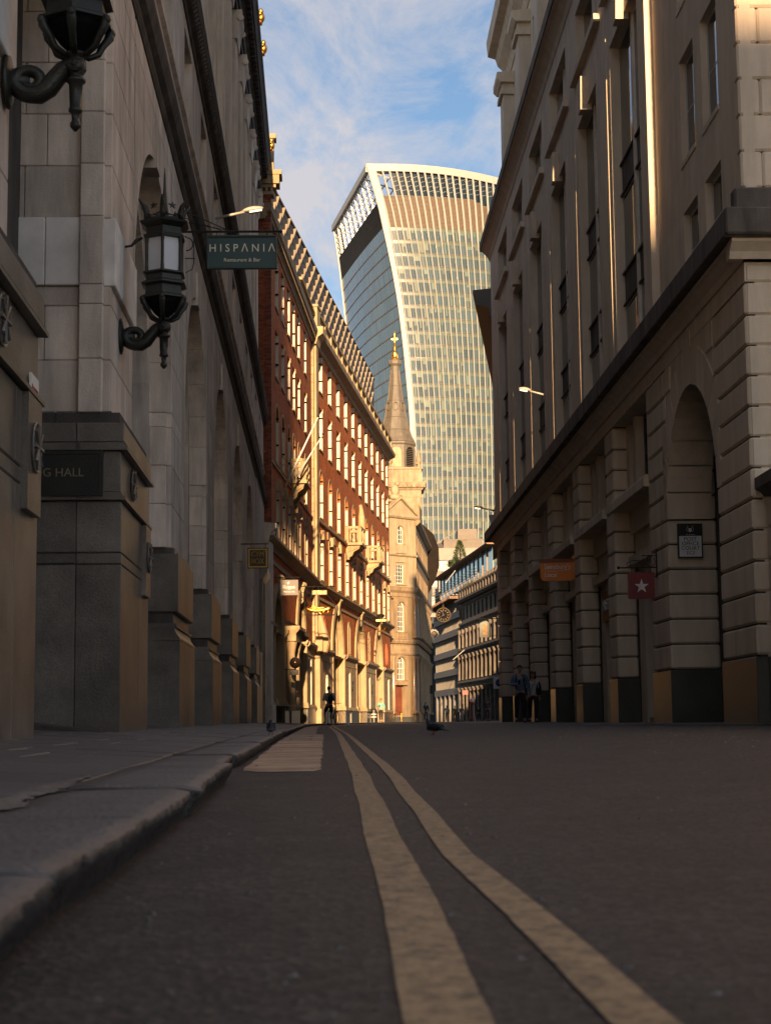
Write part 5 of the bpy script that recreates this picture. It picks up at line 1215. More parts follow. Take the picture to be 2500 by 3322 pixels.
mb = MB(); archring(mb, KF, 1.35, 2.45, 3.9, 5.95, .25, .1); archring(mb, KF, 1.45, 2.5, 8.1, 10.75, .22, .1); mks('arch_surround', mb, honey_dark, cbld); mb = MB(); archring(mb, KF, 1.6, 2.45, 15.8, 17.45, .16, .05); mb.box(KF, 1.35, 2.6, -.05, .08, 14.2, 14.3); mb.box(KF, 1.3, 2.7, -.1, .1, 12.2, 12.32); mb.box(KF, 1.4, 2.65, -.1, .08, 15.0, 15.12); mks('window_surround', mb, cornerstone, cbld)
for F, L_, nm_ in ((KF, wk, 'front'), (KS, 23, 'side')):
    mb = MB(); mb.prof(F, [(-.2, 11.2), (.08, 11.2), (.1, 11.5), (.28, 11.7), (.32, 11.95), (.2, 12.02), (-.2, 12.1)], -.1, L_); mb.prof(F, [(-.2, 7.1), (.2, 7.1), (.3, 7.3), (.3, 7.42), (-.2, 7.5)], -.08, L_); mb.prof(F, [(-.2, 6.1), (.12, 6.1), (.2, 6.25), (.12, 6.4), (.06, 6.95), (-.2, 7.05)], -.05, L_); mk('cornice', mb, honey_dark, cbld)
    mb = MB(); mb.prof(F, [(-.2, 14.75), (.06, 14.75), (.16, 14.85), (.16, 14.92), (-.2, 14.98)], -.02, L_); mk('band_course', mb, cornerstone, cbld)
mb = MB(); mb.prism(KF, [(-.15, 18.3), (wk+.15, 18.3), (wk/2, 19.7)], -.3, .08); mk('pediment', mb, cornerstone, cbld)
mb = MB(); 
for a, b in (((-.3, 18.3), (wk/2, 19.85)), ((wk+.3, 18.3), (wk/2, 19.85))):
    mb.add([KF(a[0], -.3, a[1]), KF(a[0], .25, a[1]), KF(b[0], .25, b[1]), KF(b[0], -.3, b[1]), KF(a[0], -.3, a[1]+.18), KF(a[0], .25, a[1]+.18), KF(b[0], .25, b[1]+.2), KF(b[0], -.3, b[1]+.2)], [(0, 1, 2, 3), (4, 5, 6, 7), (0, 1, 5, 4), (1, 2, 6, 5), (2, 3, 7, 6), (3, 0, 4, 7)])
mb.prof(KF, [(-.2, 18.1), (.12, 18.1), (.24, 18.25), (.24, 18.4), (-.2, 18.45)], -.25, wk+.25); mks('raking_cornice', mb, cornerstone, cbld)
mb = MB(); mb.ball(KF(wk/2-.3, -.3, 20.6), (.35, .25, .5), 8, 6); mb.ball(KF(wk/2, -.3, 21.2), .2, 8, 5); mb.box(KF, wk/2-.8, wk/2+.4, -.6, 0, 19.8, 20.15); mk('carved_bird', mb, cornerstone, cbld, smooth=True)
slate = mat('slate_roof', (.05, .045, .045), .6); mb = MB(); mb.prism(KF, [(-.1, 18.4), (wk+.1, 18.4), (wk/2, 19.7)], -4, -.31); mk('roof', mb, slate, cbld)
doorm = mat('varnished_door', (.16, .045, .022), .35, var=.15, grime=.1)
mb = MB(); mb.box(KF, 1.2, 2.25, -.34, -.26, .9, 3.45); d_o = mk('door', mb, doorm, cbld)
for a in (1.3, 1.78):
    for h0, h1 in ((1.0, 1.5), (1.6, 2.4), (2.5, 3.2)): mb = MB(); mb.box(KF, a, a+.38, -.28, -.23, h0, h1); mk('door_panel', mb, doorm, d_o)
mb = MB()
for i in range(4): mb.box(KF, .6-.1*i, 2.9+.1*i, -.1, .9-i*.2, .1+(3-i)*.0+.22*i-.0, .32+.22*i-.0) if i < 3 else None
mks('step', mb, granite2, cbld)
colm = mat('polished_column', (.30, .20, .12), .22, var=.12, grime=.3, spec=.8)
for h0, h1, xs_, F in ((3.2-2.2, 6.0, (.35, .75, 3.35, 3.75), KF), (7.6, 11.2, (.3, 3.55, 3.85), KF), (1.0, 6.0, [1+2.4*i for i in range(9)], KS), (7.6, 11.2, [.8+2.0*i for i in range(11)], KS)):
    for x in xs_:
        mb = MB(); r_ = .16 if F is KF else .24; mb.lathe((0, 0, 0), [(r_*1.5, h0), (r_*1.4, h0+.15), (r_, h0+.25), (r_*.9, h1-.5), (r_*1.1, h1-.3), (r_*1.5, h1-.05), (r_*1.5, h1)], 12, F=lambda p, q, z, x=x, F=F: F(x+p, .18+q, z)); mk('column', mb, colm if F is KF else honey_dark, cbld, smooth=True)
mb = MB()
so_ = [(.4+2.4*i+1.1, 2.4*i+2.6, 1.2, 5.4) for i in range(9)]+[(1.2+2.0*i, 2.2+2.0*i, 8.0, 10.8) for i in range(10)]+[(1.0+2.4*i, 2.2+2.4*i, 12.5, 14.0) for i in range(9)]+[(1.0+2.4*i, 2.2+2.4*i, 15.4, 17.0) for i in range(9)]
wall_mesh(mb, KS, 0, 23, .2, 18.0, so_, 0, .4); mk('side_wall', mb, honey_dark, cbld)
for o_ in so_: window(cbld, KS, *o_, -.3, nx=2, ny=3, fm=honey_dark)
mb = MB(); mb.prof(KS, [(-.3, 17.6), (.1, 17.6), (.4, 17.9), (.4, 18.1), (-.3, 18.2)], 0, 23); mb.box(KS, 1.0, 5, -.2, .3, 18.1, 19.6); mk('parapet', mb, honey_dark, cbld)
mb = MB(); mb.box(KS, .4, 22.9, -5, -.42, .1, 17.8); mb.box(KF, .3, 3.6, -5, -.42, .1, 18.2); tag(mk('building_core', mb, sooty, cbld), None)
for i in range(5):
    mb = MB(); mb.lathe((0, 0, 0), [(.06, 7.5), (.05, 7.6), (.09, 7.75), (.04, 7.95), (.07, 8.05)], 8, F=lambda p, q, z, i=i: KF(1.5+.24*i+p, .05+q, z)); mk('baluster', mb, honey_dark, cbld)
mb = MB(); mb.box(KF, 1.15, 2.35, -.05, .35, 3.5, 3.8); mk('door_hood', mb, honey_dark, cbld)
for s_, x0 in (('FIRE INSURANCE', 0),): text(cbld, 'carved_frieze', 'INSURANCE', .42, KF(2.0, .095, 6.7), (R(90), 0, R(45)), cornerstone, .02, .9)

# ------------------------------------------------------------------ grey slab building with bulging roof
sb = thing('slab_building', 'blue-grey slab sided building with a dark bulging top behind the columned corner', 'building', (8, 180, .3))
slabm = mat('blue_grey_metal', (.05, .056, .068), .85, var=.05, grime=.2); darkm = mat('dark_bulge_cladding', (.018, .014, .012), .95, var=.1, spec=.1)
mb = MB(); mb.box(I, 6.5, 8.25, 172.5, 187, .2, 15.2); mb.box(I, 8.25, 8.4, 172.4, 187, .2, 11.5); mk('wall', mb, slabm, sb)
mb = MB(); mb.prism(FF(0, 172.0), [(7.0, 14.6), (7.9, 13.4), (8.6, 14.6), (9.05, 16.2), (9.0, 18.0), (8.5, 19.4), (7.2, 20.6), (5, 20.8), (5, 14)], -14, 0); mk('bulging_roof', mb, darkm, sb)
mb = MB()
for h in (1.2, 4.2, 7.4, 10.4): mb.box(I, 8.41, 8.46, 174, 186, h, h+1.6)
mks('window_band', mb, glass, sb)

# ------------------------------------------------------------------ brown eaved building right of the street bend
EF = Fr(6.05+.9, 78, .125, -1)
ev = thing('eaved_building', 'brown stone building with a deep overhanging eave just beyond the limestone offices', 'building', (9, 90, .3))
mb = MB(); mb.box(EF, 0, 40, -10, 0, .2, 19.6); mb.prof(EF, [(-1, 9.0), (.1, 9.0), (.45, 9.5), (.5, 9.8), (-1, 9.9)], -.4, 40); mk('wall', mb, limestone, ev)
mb = MB(); mb.prof(EF, [(-1, 19.2), (.3, 19.2), (.3, 19.6), (.9, 19.75), (.95, 20.2), (1.05, 20.25), (1.05, 20.45), (-1, 20.6)], -.6, 45); mk('eave', mb, brown_louvre, ev)

# ------------------------------------------------------------------ far side of the street
OF = Fr(16.6+.082*195, 0, -.082, -1)
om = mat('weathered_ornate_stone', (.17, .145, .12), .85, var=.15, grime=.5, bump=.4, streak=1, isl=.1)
orn = thing('ornate_building', 'weathered ornate stone building with tiers of columns and heavy cornices in shade', 'building', (15, 208, .3))
s0_, s1_ = 178, 221.5
mb = MB(); oo = []
for i in range(14):
    s = s0_+1.2+3.1*i
    for (h0, h1) in ((.9, 4.0), (6.2, 8.8), (10.2, 12.4), (13.4, 15.0)): oo.append((s, s+1.25, h0, h1))
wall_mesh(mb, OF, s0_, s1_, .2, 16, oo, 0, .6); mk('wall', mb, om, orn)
for o_ in oo: window(orn, OF, *o_, -.45, nx=2, ny=2, fm=om)
for (h, o) in ((5.2, .75), (9.3, .7), (12.7, .5), (15.7, 1.0)):
    mb = MB(); mb.prof(OF, [(-.5, h-.5), (.2, h-.5), (.25, h-.2), (o, h), (o, h+.25), (-.5, h+.35)], s0_, s1_); s = s0_
    while s < s1_: mb.box(OF, s, s+.3, .1, o-.12, h-.25, h-.02); s += .75
    mk('cornice', mb, om, orn)
for i in range(15):
    s = s0_+.5+3.1*i
    for (h0, h1, r_) in ((.4, 4.6, .32), (5.6, 8.8, .26), (9.7, 12.1, .18)):
        mb = MB()
        for k in (0,) if h0 > 1 else (0,): 
            if h0 < 1:
                for q in range(7): mb.box(OF, s-.35, s+.35, 0, .5, h0+q*.52, h0+q*.52+.44)
                mb.lathe((0, 0, 0), [(.26, h0), (.26, h1-.5), (.45, h1-.1), (.45, h1)], 10, F=lambda p, q, z, s=s: OF(s+p, .3+q, z))
            else: mb.lathe((0, 0, 0), [(r_*1.3, h0), (r_, h0+.2), (r_*.85, h1-.5), (r_*1.4, h1-.15), (r_*1.4, h1)], 10, F=lambda p, q, z, s=s: OF(s+p, .32+q, z))
        mk('column', mb, om, orn, smooth=(h0 > 1))
mb = MB(); mb.box(OF, s0_, s1_, -.2, .5, 17.1, 17.3); s = s0_
while s < s1_:
    mb.box(OF, s, s+.5, 0, .5, 16.0, 17.4); mb.lathe((0, 0, 0), [(.1, 0), (.18, .2), (.08, .5), (.02, .7)], 6, F=lambda p, q, z, s=s: OF(s+.25+p, .25+q, 17.3+z)); s += 2.1
mk('roof_balustrade', mb, om, orn)
mb = MB(); mb.box(OF, s0_, s1_, -8, -.62, .2, 16.4); mk('building_core', mb, dark, orn)
for s in (196, 203, 208):
    mb = MB(); mb.prof(OF, [(-2.0, 16.3), (-1.2, 16.3), (-1.2, 18.2), (-1.5, 18.9), (-2.0, 19.1)], s, s+1.4); mb.box(OF, s+.35, s+1.05, -1.2, -1.1, 16.6, 18.0); mk('dormer', mb, slate, orn)
mb = MB(); mb.tube([OF(216, .3, 9.6), OF(212, 2.6, 8.0)], .05, 5); mk('flagpole', mb, whitepaint, orn)

MF = Fr(14.5+.075*221, 0, -.075, -1)
mod = thing('banded_building', 'modern building with pale vertical fins between grey bands and a glazed roof storey', 'building', (14, 236, .3))
bandm = mat('grey_brown_band', (.17, .145, .12), .7, var=.08, grime=.2); palef = mat('pale_vertical_fin', (.22, .20, .17), .6, var=.05, grime=.12, isl=.06)
mb = MB(); mb.box(MF, 222, 252, -8, -.5, .2, 17.0); mk('building_core', mb, dark, mod)
for k, h in enumerate((3.9, 6.5, 9.1, 11.7, 14.0)):
    mb = MB(); mb.box(MF, 222, 250, -.5, .35, h, h+.85); mk('band', mb, bandm, mod)
    mb = MB(); mb.box(MF, 222, 249.5, -.45, -.4, h+.85, h+2.6); mk('glass_strip', mb, glass_blue, mod)
pf = None
for h in (4.75, 7.35, 9.95, 12.55, 14.85):
    s = 222.5
    while s < 249:
        if pf is None: mb = MB(); mb.box(MF, 0, .12, 0, .42, 0, 1.65); o = MF(0, 0, 0); mb.v = [(v[0]-o[0], v[1]-o[1], v[2]) for v in mb.v]; pf = mk('fin', mb, palef, mod, world=False)
        else: pf = pf.copy(); COL.objects.link(pf)
        pf.location = Vector(MF(s, -.3, h+.05))-mod.location; s += 1.15
for i in range(6):
    mb = MB(); mb.lathe((0, 0, 0), [(.55, .2), (.5, 3.9)], 12, F=lambda p, q, z, i=i: MF(224+4.6*i+p, -.1+q, z)); mk('round_column', mb, palef, mod, smooth=True)
mb = MB(); mb.box(MF, 222, 250, -.3, -.2, .2, 3.9); mk('shopfront', mb, glass, mod)
woodm = mat('brown_soffit', (.20, .11, .06), .6, var=.15)
MG = Fr(14.5+.075*221, 0, -.075, -1)
for i in range(13):
    s = 196+3.6*i; mb = MB(); mb.box(MG, s, s+3.45, -.1, 0, 17.6+(.0), 20.6); mk('roof_glass', mb, glass_blue if i % 2 else mat('blue_roof_glass', (.10, .17, .22), .1, spec=1, var=.1), mod)
    mb = MB(); mb.box(MG, s+3.45, s+3.6, -.1, .12, 17.6, 20.7); mk('timber_mullion', mb, copper_trim, mod)
mb = MB(); mb.prof(MG, [(-3, 20.6), (.9, 20.6), (1.0, 20.75), (-3, 22.4)], 194, 245); mk('sloping_roof', mb, woodm, mod)
mb = MB(); mb.prof(MF, [(-1, 16.6), (1.4, 16.4), (1.5, 16.6), (-1, 16.9)], 222, 253); s = 222
while s < 252: mb.box(MF, s, s+.3, .2, 1.6, 16.35, 16.7); s += 1.0
mk('slatted_canopy', mb, woodm, mod)
for k in range(4): mb = MB(); mb.tube([MF(205, .6, 17.9+.35*k), MF(250, .6, 17.9+.35*k)], .04, 4); mk('handrail', mb, steel, mod)
mb = MB(); mb.tube([MF(214, 2, 21.4), MF(204, 4.5, 19.2)], .07, 5); mb.tube([MF(213, 2, 19.2), MF(203, 4.5, 16.9)], .07, 5); mk('flagpole', mb, whitepaint, mod)

wb = thing('white_building', 'low white terraced building in front of the tower with a planted terrace', 'building', (16, 272, .3))
wm = mat('white_render', (.24, .22, .19), .7, var=.05, grime=.15)
WFr = FF(0, 268)
for h0, h1, x1 in ((25.9, 27.8, 22), (23.2, 24.2, 15.6), (20.2, 21.6, 15.6), (17.5, 18.5, 15.6)):
    mb = MB(); mb.box(WFr, 12.9, x1, -10, 0, h0, h1); mb.add([(12.9, 268, h0), (11.6, 271, h0), (11.6, 271, h1), (12.9, 268, h1), (11.6, 280, h0), (11.6, 280, h1)], [(0, 1, 2, 3), (1, 4, 5, 2)]); mk('parapet', mb, wm, wb)
mb = MB(); mb.box(WFr, 12.6, 15.4, -9, -.5, 0, 26); mb.box(WFr, 15, 22, -9, -4, 0, 26); mk('glazing', mb, glass_blue, wb)
mb = MB()
for x in (12.6, 14.0, 15.4): mb.box(WFr, x, x+.12, -.5, -.35, 17, 26)
mks('mullion', mb, wm, wb)
mb = MB(); mb.box(WFr, 14.9, 21.2, -10, -1, 27.8, 29.2); mb.box(WFr, 14.8, 21.3, -10, -.9, 29.2, 29.35); mb.box(WFr, 17.3, 20.4, -8, -3, 29.2, 31.2); mb.add([WFr(11.7, -1, 27.9), WFr(14.9, -1, 27.9), WFr(14.9, -5, 29.3), WFr(17.3, -5, 31.2), WFr(13, -5, 28.6)], [(0, 1, 2, 3, 4)]); mk('plant_room', mb, bandm, wb)
leafm = mat('conifer_green', (.055, .08, .025), .7, var=.3, grime=.2, isl=.4); barkm = mat('bark', (.06, .045, .03), .9)
def foliage_tree(name, label, cat, base, h, r, n, cone=True, group=None):
    t = thing(name, label, cat, base, group); mb = MB(); mb.tube([(0, 0, 0), (.05, 0, h*.5), (0, 0, h*.96)], [h*.03, h*.018, .01], 6); mk('trunk', mb, barkm, t, world=False)
    mb = MB(); rr = random.Random(n)
    for i in range(n):
        z = rr.random()**1.3 if cone else rr.random(); rad = r*(1-z*.93) if cone else r*math.sin(math.pi*(.1+.85*z)); a = rr.uniform(0, 6.28); d = rad*(.35+.65*rr.random()**.5)*(1+.25*math.sin(a*5+z*9)); c = Vector((d*math.cos(a), d*math.sin(a), h*(.08+.9*z)-d*.12)); s_ = h*.05*rr.uniform(.5, 1.1)
        u = Vector((math.cos(a), math.sin(a), rr.uniform(-.5, .2)))*s_; v = Vector((rr.uniform(-1, 1), rr.uniform(-1, 1), rr.uniform(-.6, .6)))*s_*.45
        mb.quad(c-u*.3-v*.5, c+u*.5-v, c+u*1.2, c+u*.4+v)
    mk('crown', mb, leafm, t, world=False, recalc=False); return t
foliage_tree('conifer_tree', 'green conifer growing on the roof terrace of the white building', 'tree', (16.8, 259, 22.6), 5.6, 1.9, 2600)
foliage_tree('terrace_shrub', 'leafy green shrub spilling over the terrace beside the conifer', 'shrub', (14.6, 259, 22.3), 2.2, 1.1, 900, cone=False)
foliage_tree('roof_shrub', 'small green shrub rooted on the red brick parapet', 'shrub', tuple(AF(9.0, .1, 22.8)), .7, .22, 160, cone=False)
mb = MB(); mb.box(I, 13.4, 18.9, 257.5, 262, 20, 22.4); t_ = thing('roof_terrace', 'plain terrace wall under the conifer', 'terrace', (16, 260, 20)); mk('terrace_wall', mb, wm, t_)
# ------------------------------------------------------------------ wall lanterns
def lantern(name, label):
    """origin at the lantern axis, wall towards -x at x=-.58; z=0 at the middle of the glass"""
    t = thing(name, label, 'lantern', group='iron wall lanterns on the bank'); NS = 6; ph = math.pi/6*0
    def hexl(pts, m=bronze_iron, nm='cage'): mb = MB(); mb.lathe((0, 0, 0), pts, NS, ph=ph+math.pi/2); return mk(nm, mb, m, t, world=False)
    g = MB(); R0 = .245
    for i in range(NS):
        a0 = math.pi/2+i*math.pi/3; a1 = a0+math.pi/3; g = MB(); g.quad((R0*math.cos(a0), R0*math.sin(a0), -.27), (R0*math.cos(a1), R0*math.sin(a1), -.27), (R0*math.cos(a1), R0*math.sin(a1), .28), (R0*math.cos(a0), R0*math.sin(a0), .28)); mk('glass_panel', g, opal, t, world=False)
        p = MB(); x, y = .262*math.cos(a0), .262*math.sin(a0); p.lathe((x, y, 0), [(.034, -.29), (.024, -.26), (.024, -.2), (.02, -.18), (.02, .2), (.024, .22), (.024, .27), (.034, .3)], 8); mk('post', p, bronze_iron, t, world=False, smooth=True)
    hexl([(.20, .28), (.30, .29), (.31, .33), (.27, .35), (.27, .46), (.30, .48), (.36, .53), (.37, .56), (.30, .58), (.26, .63), (.2, .64)], nm='cap_moulding')
    hexl([(.2, -.27), (.30, -.28), (.315, -.31), (.27, -.34), (.27, -.42), (.33, -.46), (.34, -.49), (.27, -.52), (.28, -.66), (.33, -.69), (.33, -.72), (.28, -.73), (.10, -.74)], nm='base_moulding')
    mb = MB(); mb.lathe((0, 0, 0), [(.26, -.73), (.22, -.80), (.13, -.95), (.06, -1.02), (.04, -1.05)], 12); mk('bowl', mb, dark, t, world=False, smooth=True)
    for i in range(NS):
        a = math.pi/2+i*math.pi/3; c, s = math.cos(a), math.sin(a)
        mb = MB(); mb.tube([(r*c, r*s, z) for r, z in ((.31, -.70), (.30, -.80), (.24, -.90), (.20, -1.0), (.11, -1.06), (.05, -1.05))], [.035, .045, .035, .032, .03, .02], 8); mb.ball((.32*c, .32*s, -.74), (.04, .04, .055), 6, 4); mk('bowl_rib', mb, bronze_iron, t, world=False, smooth=True)
        mb = MB(); mb.tube([(r*c, r*s, z) for r, z in ((.27, .58), (.26, .68), (.29, .80), (.37, .90), (.385, .93))], [.035, .045, .038, .018, .004], 8); mk('crown_horn', mb, bronze_iron, t, world=False, smooth=True)
        a2 = a+math.pi/6; c2, s2 = math.cos(a2)*.25, math.sin(a2)*.25; mb = MB(); star = []
        for k in range(10): r = .062 if k % 2 == 0 else .025; q = k*math.pi/5+math.pi/2; star.append((r*math.cos(q), .80+r*math.sin(q)))
        Fx = lambda u, d, z, c2=c2, s2=s2, a2=a2: (c2-math.sin(a2)*u+math.cos(a2)*d, s2+math.cos(a2)*u+math.sin(a2)*d, z)
        mb.prism(Fx, star, -.008, .012); mk('star', mb, bronze_iron, t, world=False)
        mb = MB(); mb.tube([Fx(.13*math.sin(q), 0, .74-.10*math.cos(q)+.0) for q in [(-1.5+k*.3) for k in range(11)]], .012, 5); mk('crown_arc', mb, bronze_iron, t, world=False)
    mb = MB(); mb.lathe((0, 0, 0), [(.05, .6), (.05, .8), (.035, .95), (.02, 1.15), (.014, 1.35), (.004, 1.52)], 8); mk('spike', mb, bronze_iron, t, world=False, smooth=True)
    # scroll bracket in the plane y=0
    pts = []; n = 26
    for i in range(n+1):            # volute
        u = i/n; a = -math.pi*.5-u*math.pi*2.6; r = .05+.10*(1-u)**1.2; pts.append((-.39+r*math.cos(a), 0, -1.33+r*math.sin(a)))
    sp = [(.02, 0, -1.17), (-.03, 0, -1.16), (-.10, 0, -1.20), (-.17, 0, -1.30), (-.24, 0, -1.42), (-.32, 0, -1.485)]
    mb = MB(); allp = sp+pts[:]; rad_ = [.075, .085, .085, .088, .092, .092]+[.085-.055*(i/n) for i in range(n+1)]
    mb.tube(allp, rad_, 10); mk('scroll_arm', mb, bronze_iron, t, world=False, smooth=True)
    for sgn in (-1, 1):
        mb = MB(); mb.tube([(p[0], sgn*rad_[i]*.8, p[2]) for i, p in enumerate(allp)], [r*.22 for r in rad_], 5); mk('scroll_bead', mb, bronze_iron, t, world=False, smooth=True)
    mb = MB(); mb.lathe((0, 0, 0), [(.05, -1.02), (.11, -1.04), (.11, -1.07), (.07, -1.09), (.09, -1.13), (.09, -1.22), (.06, -1.27), (.055, -1.30), (.085, -1.31), (.085, -1.34), (.06, -1.36), (.055, -1.5), (.05, -1.62), (.06, -1.63), (.06, -1.66), (.035, -1.68), (.03, -1.76), (.045, -1.78), (.045, -1.82), (.01, -1.87)], 10); mk('finial', mb, bronze_iron, t, world=False, smooth=True)
    mb = MB(); mb.ball((0, -.09, -1.19), (.075, .03, .075), 12, 6); mb.ball((0, -.12, -1.19), (.03, .02, .03), 8, 4); mk('rosette', mb, bronze_iron, t, world=False)
    mb = MB(); X = lambda x, y, z: (-.59+z, x, -1.33+y); mb.lathe((0, 0, 0), [(.20, 0), (.21, .02), (.17, .04), (.10, .05), (.06, .09), (.05, .14), (.04, .2)], 16, F=lambda x, y, z: X(x, y*1.45, z)); mk('wall_plate', mb, bronze_iron, t, world=False, smooth=True)
    mb = MB(); mb.tube([(-.30, 0, .33), (-.38, 0, .28), (-.45, 0, .19), (-.57, 0, .17)], [.02, .03, .02, .02], 6); mb.lathe((0, 0, 0), [(.07, 0), (.07, .015), (.03, .03)], 10, F=lambda x, y, z: (-.585+z, x, .17+y*1.7)); mk('stay', mb, bronze_iron, t, world=False, smooth=True)
    mb = MB(); mb.tube([(.28, 0, .36)]+[(.30+.09*math.sin(q), 0, .22+.11*math.cos(q)) for q in [k*.4 for k in range(9)]], .01, 5); mb.tube([(.40, 0, .34), (.40, 0, -.1)], .008, 5); mb.tube([(.28, 0, -.02), (.42, 0, -.02)], .009, 5); mb.tube([(.40, 0, -.1), (.38, 0, -.2), (.29, 0, -.26)], .008, 5); mk('side_scroll', mb, bronze_iron, t, world=False)
    return t
l1 = lantern('wall_lantern', 'ornate hexagonal iron lantern with star crown hanging over the second granite pier')
def put_l(l, y): l.location = (-2.2-.15-.019*y+.52, y, 5.87); l.rotation_euler = (0, 0, math.atan(.019))
l1.scale = (.88, .88, .73); put_l(l1, 19.8)
l2 = copy_tree(l1); l2['label'] = 'nearest iron lantern cut off by the top left corner, above the first pier'; put_l(l2, 12.3); l2.location.z = 6.10
l2.location.x += .02

# ------------------------------------------------------------------ street lamps on wall arms
headm = mat('pale_lamp_metal', (.45, .42, .36), .45, metal=.1, var=.1, grime=.3)
def wall_lamp(label, wall, tip, body=headm, group='street lamps on wall arms'):
    t = thing('street_lamp', label, 'street lamp', wall, group); d = Vector(tip)-Vector(wall); L_ = d.length; u = d.normalized(); v = Vector((0, 0, 1))
    P = lambda a, z, w=0: tuple(u*a+v*z+u.cross(v)*w)
    mb = MB(); mb.tube([P(0, 0), P(L_*.62, .05)], [.035, .03], 8); mk('arm', mb, body, t, world=False, smooth=True)
    mb = MB(); mb.box(lambda a, b, c: tuple(u*a+u.cross(v)*b+v*c), -.04, .04, -.07, .07, -.22, .14); mb.tube([P(0.02, -.2), P(.12, -.02)], .02, 6); mk('wall_bracket', mb, body, t, world=False)
    vs = []; hd = MB(); prof_ = [(.56, .015), (.62, .06), (.70, .085), (.80, .09), (.90, .07), (.97, .045), (1.0, .01)]
    for a, r in prof_:
        for k in range(10): q = 2*math.pi*k/10; zz = r*math.sin(q)*(.9 if math.sin(q) > 0 else .55); vs.append(P(L_*a, .05+zz+.02, r*1.25*math.cos(q)))
    hd.add(vs, [(i*10+k, i*10+(k+1) % 10, i*10+10+(k+1) % 10, i*10+10+k) for i in range(len(prof_)-1) for k in range(10)]+[tuple(range(10)), tuple(range(60, 70))]); mk('lamp_head', hd, body, t, world=False, smooth=True)
    mb = MB(); mb.box(lambda a, b, c: tuple(u*a+u.cross(v)*b+v*c), L_*.72, L_*.97, -.06, .06, -.005, .04); mk('lamp_lens', mb, opal, t, world=False); return t
wall_lamp('pale street lamp on an arm above the green restaurant sign', (-3.1, 38, 11.9), (-1.95, 38, 12.08))
wall_lamp('pale street lamp on the right wall above the stained cornice', (6.36, 53, 10.6), (5.40, 53, 10.78))
wall_lamp('dark street lamp at the far end of the limestone offices', (6.28, 72.5, 9.35), (5.35, 72.5, 9.45), black_iron)
wall_lamp('small white street lamp at the far corner of the sunlit brick building', BF_(43.5, 0, 12.1), (3.75, 139, 12.3))

# ------------------------------------------------------------------ hanging signs
green = mat('dark_green_sign', (.022, .062, .062), .4, var=.06, grime=.15, isl=0)
def board(t, m, x0, x1, y, z0, z1, fr=None, th=.05, fm=None):
    mb = MB(); mb.box(I, x0, x1, y, y+th, z0, z1); mk('board', mb, m, t)
    if fr:
        for (a, b, c, d) in ((x0-fr, x0, z0-fr, z1+fr), (x1, x1+fr, z0-fr, z1+fr), (x0, x1, z0-fr, z0), (x0, x1, z1, z1+fr)):
            mb = MB(); mb.box(I, a, b, y-.03, y+th+.01, c, d); mk('frame', mb, fm or m, t)
def rod(t, pts, r=.015, nm='bracket', m=None): mb = MB(); mb.tube(pts, r, 6); return mk(nm, mb, m or black_iron, t)
ivory = mat('ivory_letters', (.85, .76, .60), .5, var=.02, grime=.05, isl=0)
s1 = thing('restaurant_sign', 'dark green hanging sign reading HISPANIA Restaurant & Bar', 'sign', (-2.8, 24, 7.1)); y0 = 24
board(s1, green, -2.03, -1.06, y0, 6.90, 7.35, .022, fm=mat('green_frame', (.015, .045, .045), .35))
rod(s1, [(-2.82, y0+.03, 7.44), (-.99, y0+.03, 7.44)], .017); rod(s1, [(-2.45, y0+.03, 7.78), (-1.75, y0+.03, 7.46)], .008); rod(s1, [(-2.8, y0+.5, 7.8), (-1.75, y0+.03, 7.46)], .006); rod(s1, [(-2.5, y0-.3, 7.6), (-1.85, y0+.03, 7.46)], .006)
for x in (-1.92, -1.18): rod(s1, [(x, y0+.03, 7.44), (x, y0+.03, 7.36)], .009, 'hanger')
mb = MB(); mb.ball((-.98, y0+.03, 7.44), .025, 8, 5); mk('knob', mb, black_iron, s1)
text(s1, 'lettering', 'H I S P \u039b N I \u039b', .165, (-1.545, y0-.004, 7.18), FRONT, ivory, .003, .93)
lx = [-1.955, -1.835]
mb = MB()
for x in (-1.945, -1.885, -1.80, -1.59, -1.36, -1.25): pass
text(s1, 'lettering', 'Restaurant & Bar', .077, (-1.545, y0-.004, 7.005), FRONT, ivory, .003, 1.0)
gymy = mat('sign_yellow', (.9, .52, .03), .5, var=.03, grime=.05, isl=0); gymb = mat('sign_black_brown', (.03, .016, .01), .4, isl=0)
y0 = 50.5; s2 = thing('gym_sign', 'black square hanging sign with yellow border reading GYM BOX', 'sign', (-3.1, y0, 5.2))
board(s2, gymb, -3.09, -2.47, y0, 4.92, 5.54, .0)
for (a, b, c, d) in ((-3.06, -3.025, 4.95, 5.51), (-2.535, -2.5, 4.95, 5.51), (-3.025, -2.535, 4.95, 4.985), (-3.025, -2.535, 5.475, 5.51)): mb = MB(); mb.box(I, a, b, y0-.006, y0, c, d); mk('border', mb, gymy, s2)
for s_, z in (('GYM', 5.335), ('BOX', 5.13)): 
    for k in (-.004, .004): text(s2, 'lettering', s_, .235, (-2.785+k, y0-.006, z), FRONT, gymy, .002, .78)
text(s2, 'lettering', 'TM', .04, (-2.575, y0-.006, 5.42), FRONT, gymy, .001)
rod(s2, [(-3.3, y0+.03, 5.66), (-2.46, y0+.03, 5.66)], .018); [rod(s2, [(x, y0+.03, 5.66), (x, y0+.03, 5.53)], .008, 'hanger') for x in (-3.0, -2.55)]
greys = mat('taupe_sign', (.06, .042, .028), .5, var=.03, grime=.1, isl=0); redp2 = mat('red_leaf', (.4, .06, .03), .5)
y0 = 74; s3 = thing('offices_sign', 'taupe square hanging sign reading Regus Work your way', 'sign', (-3.2, y0, 6.2))
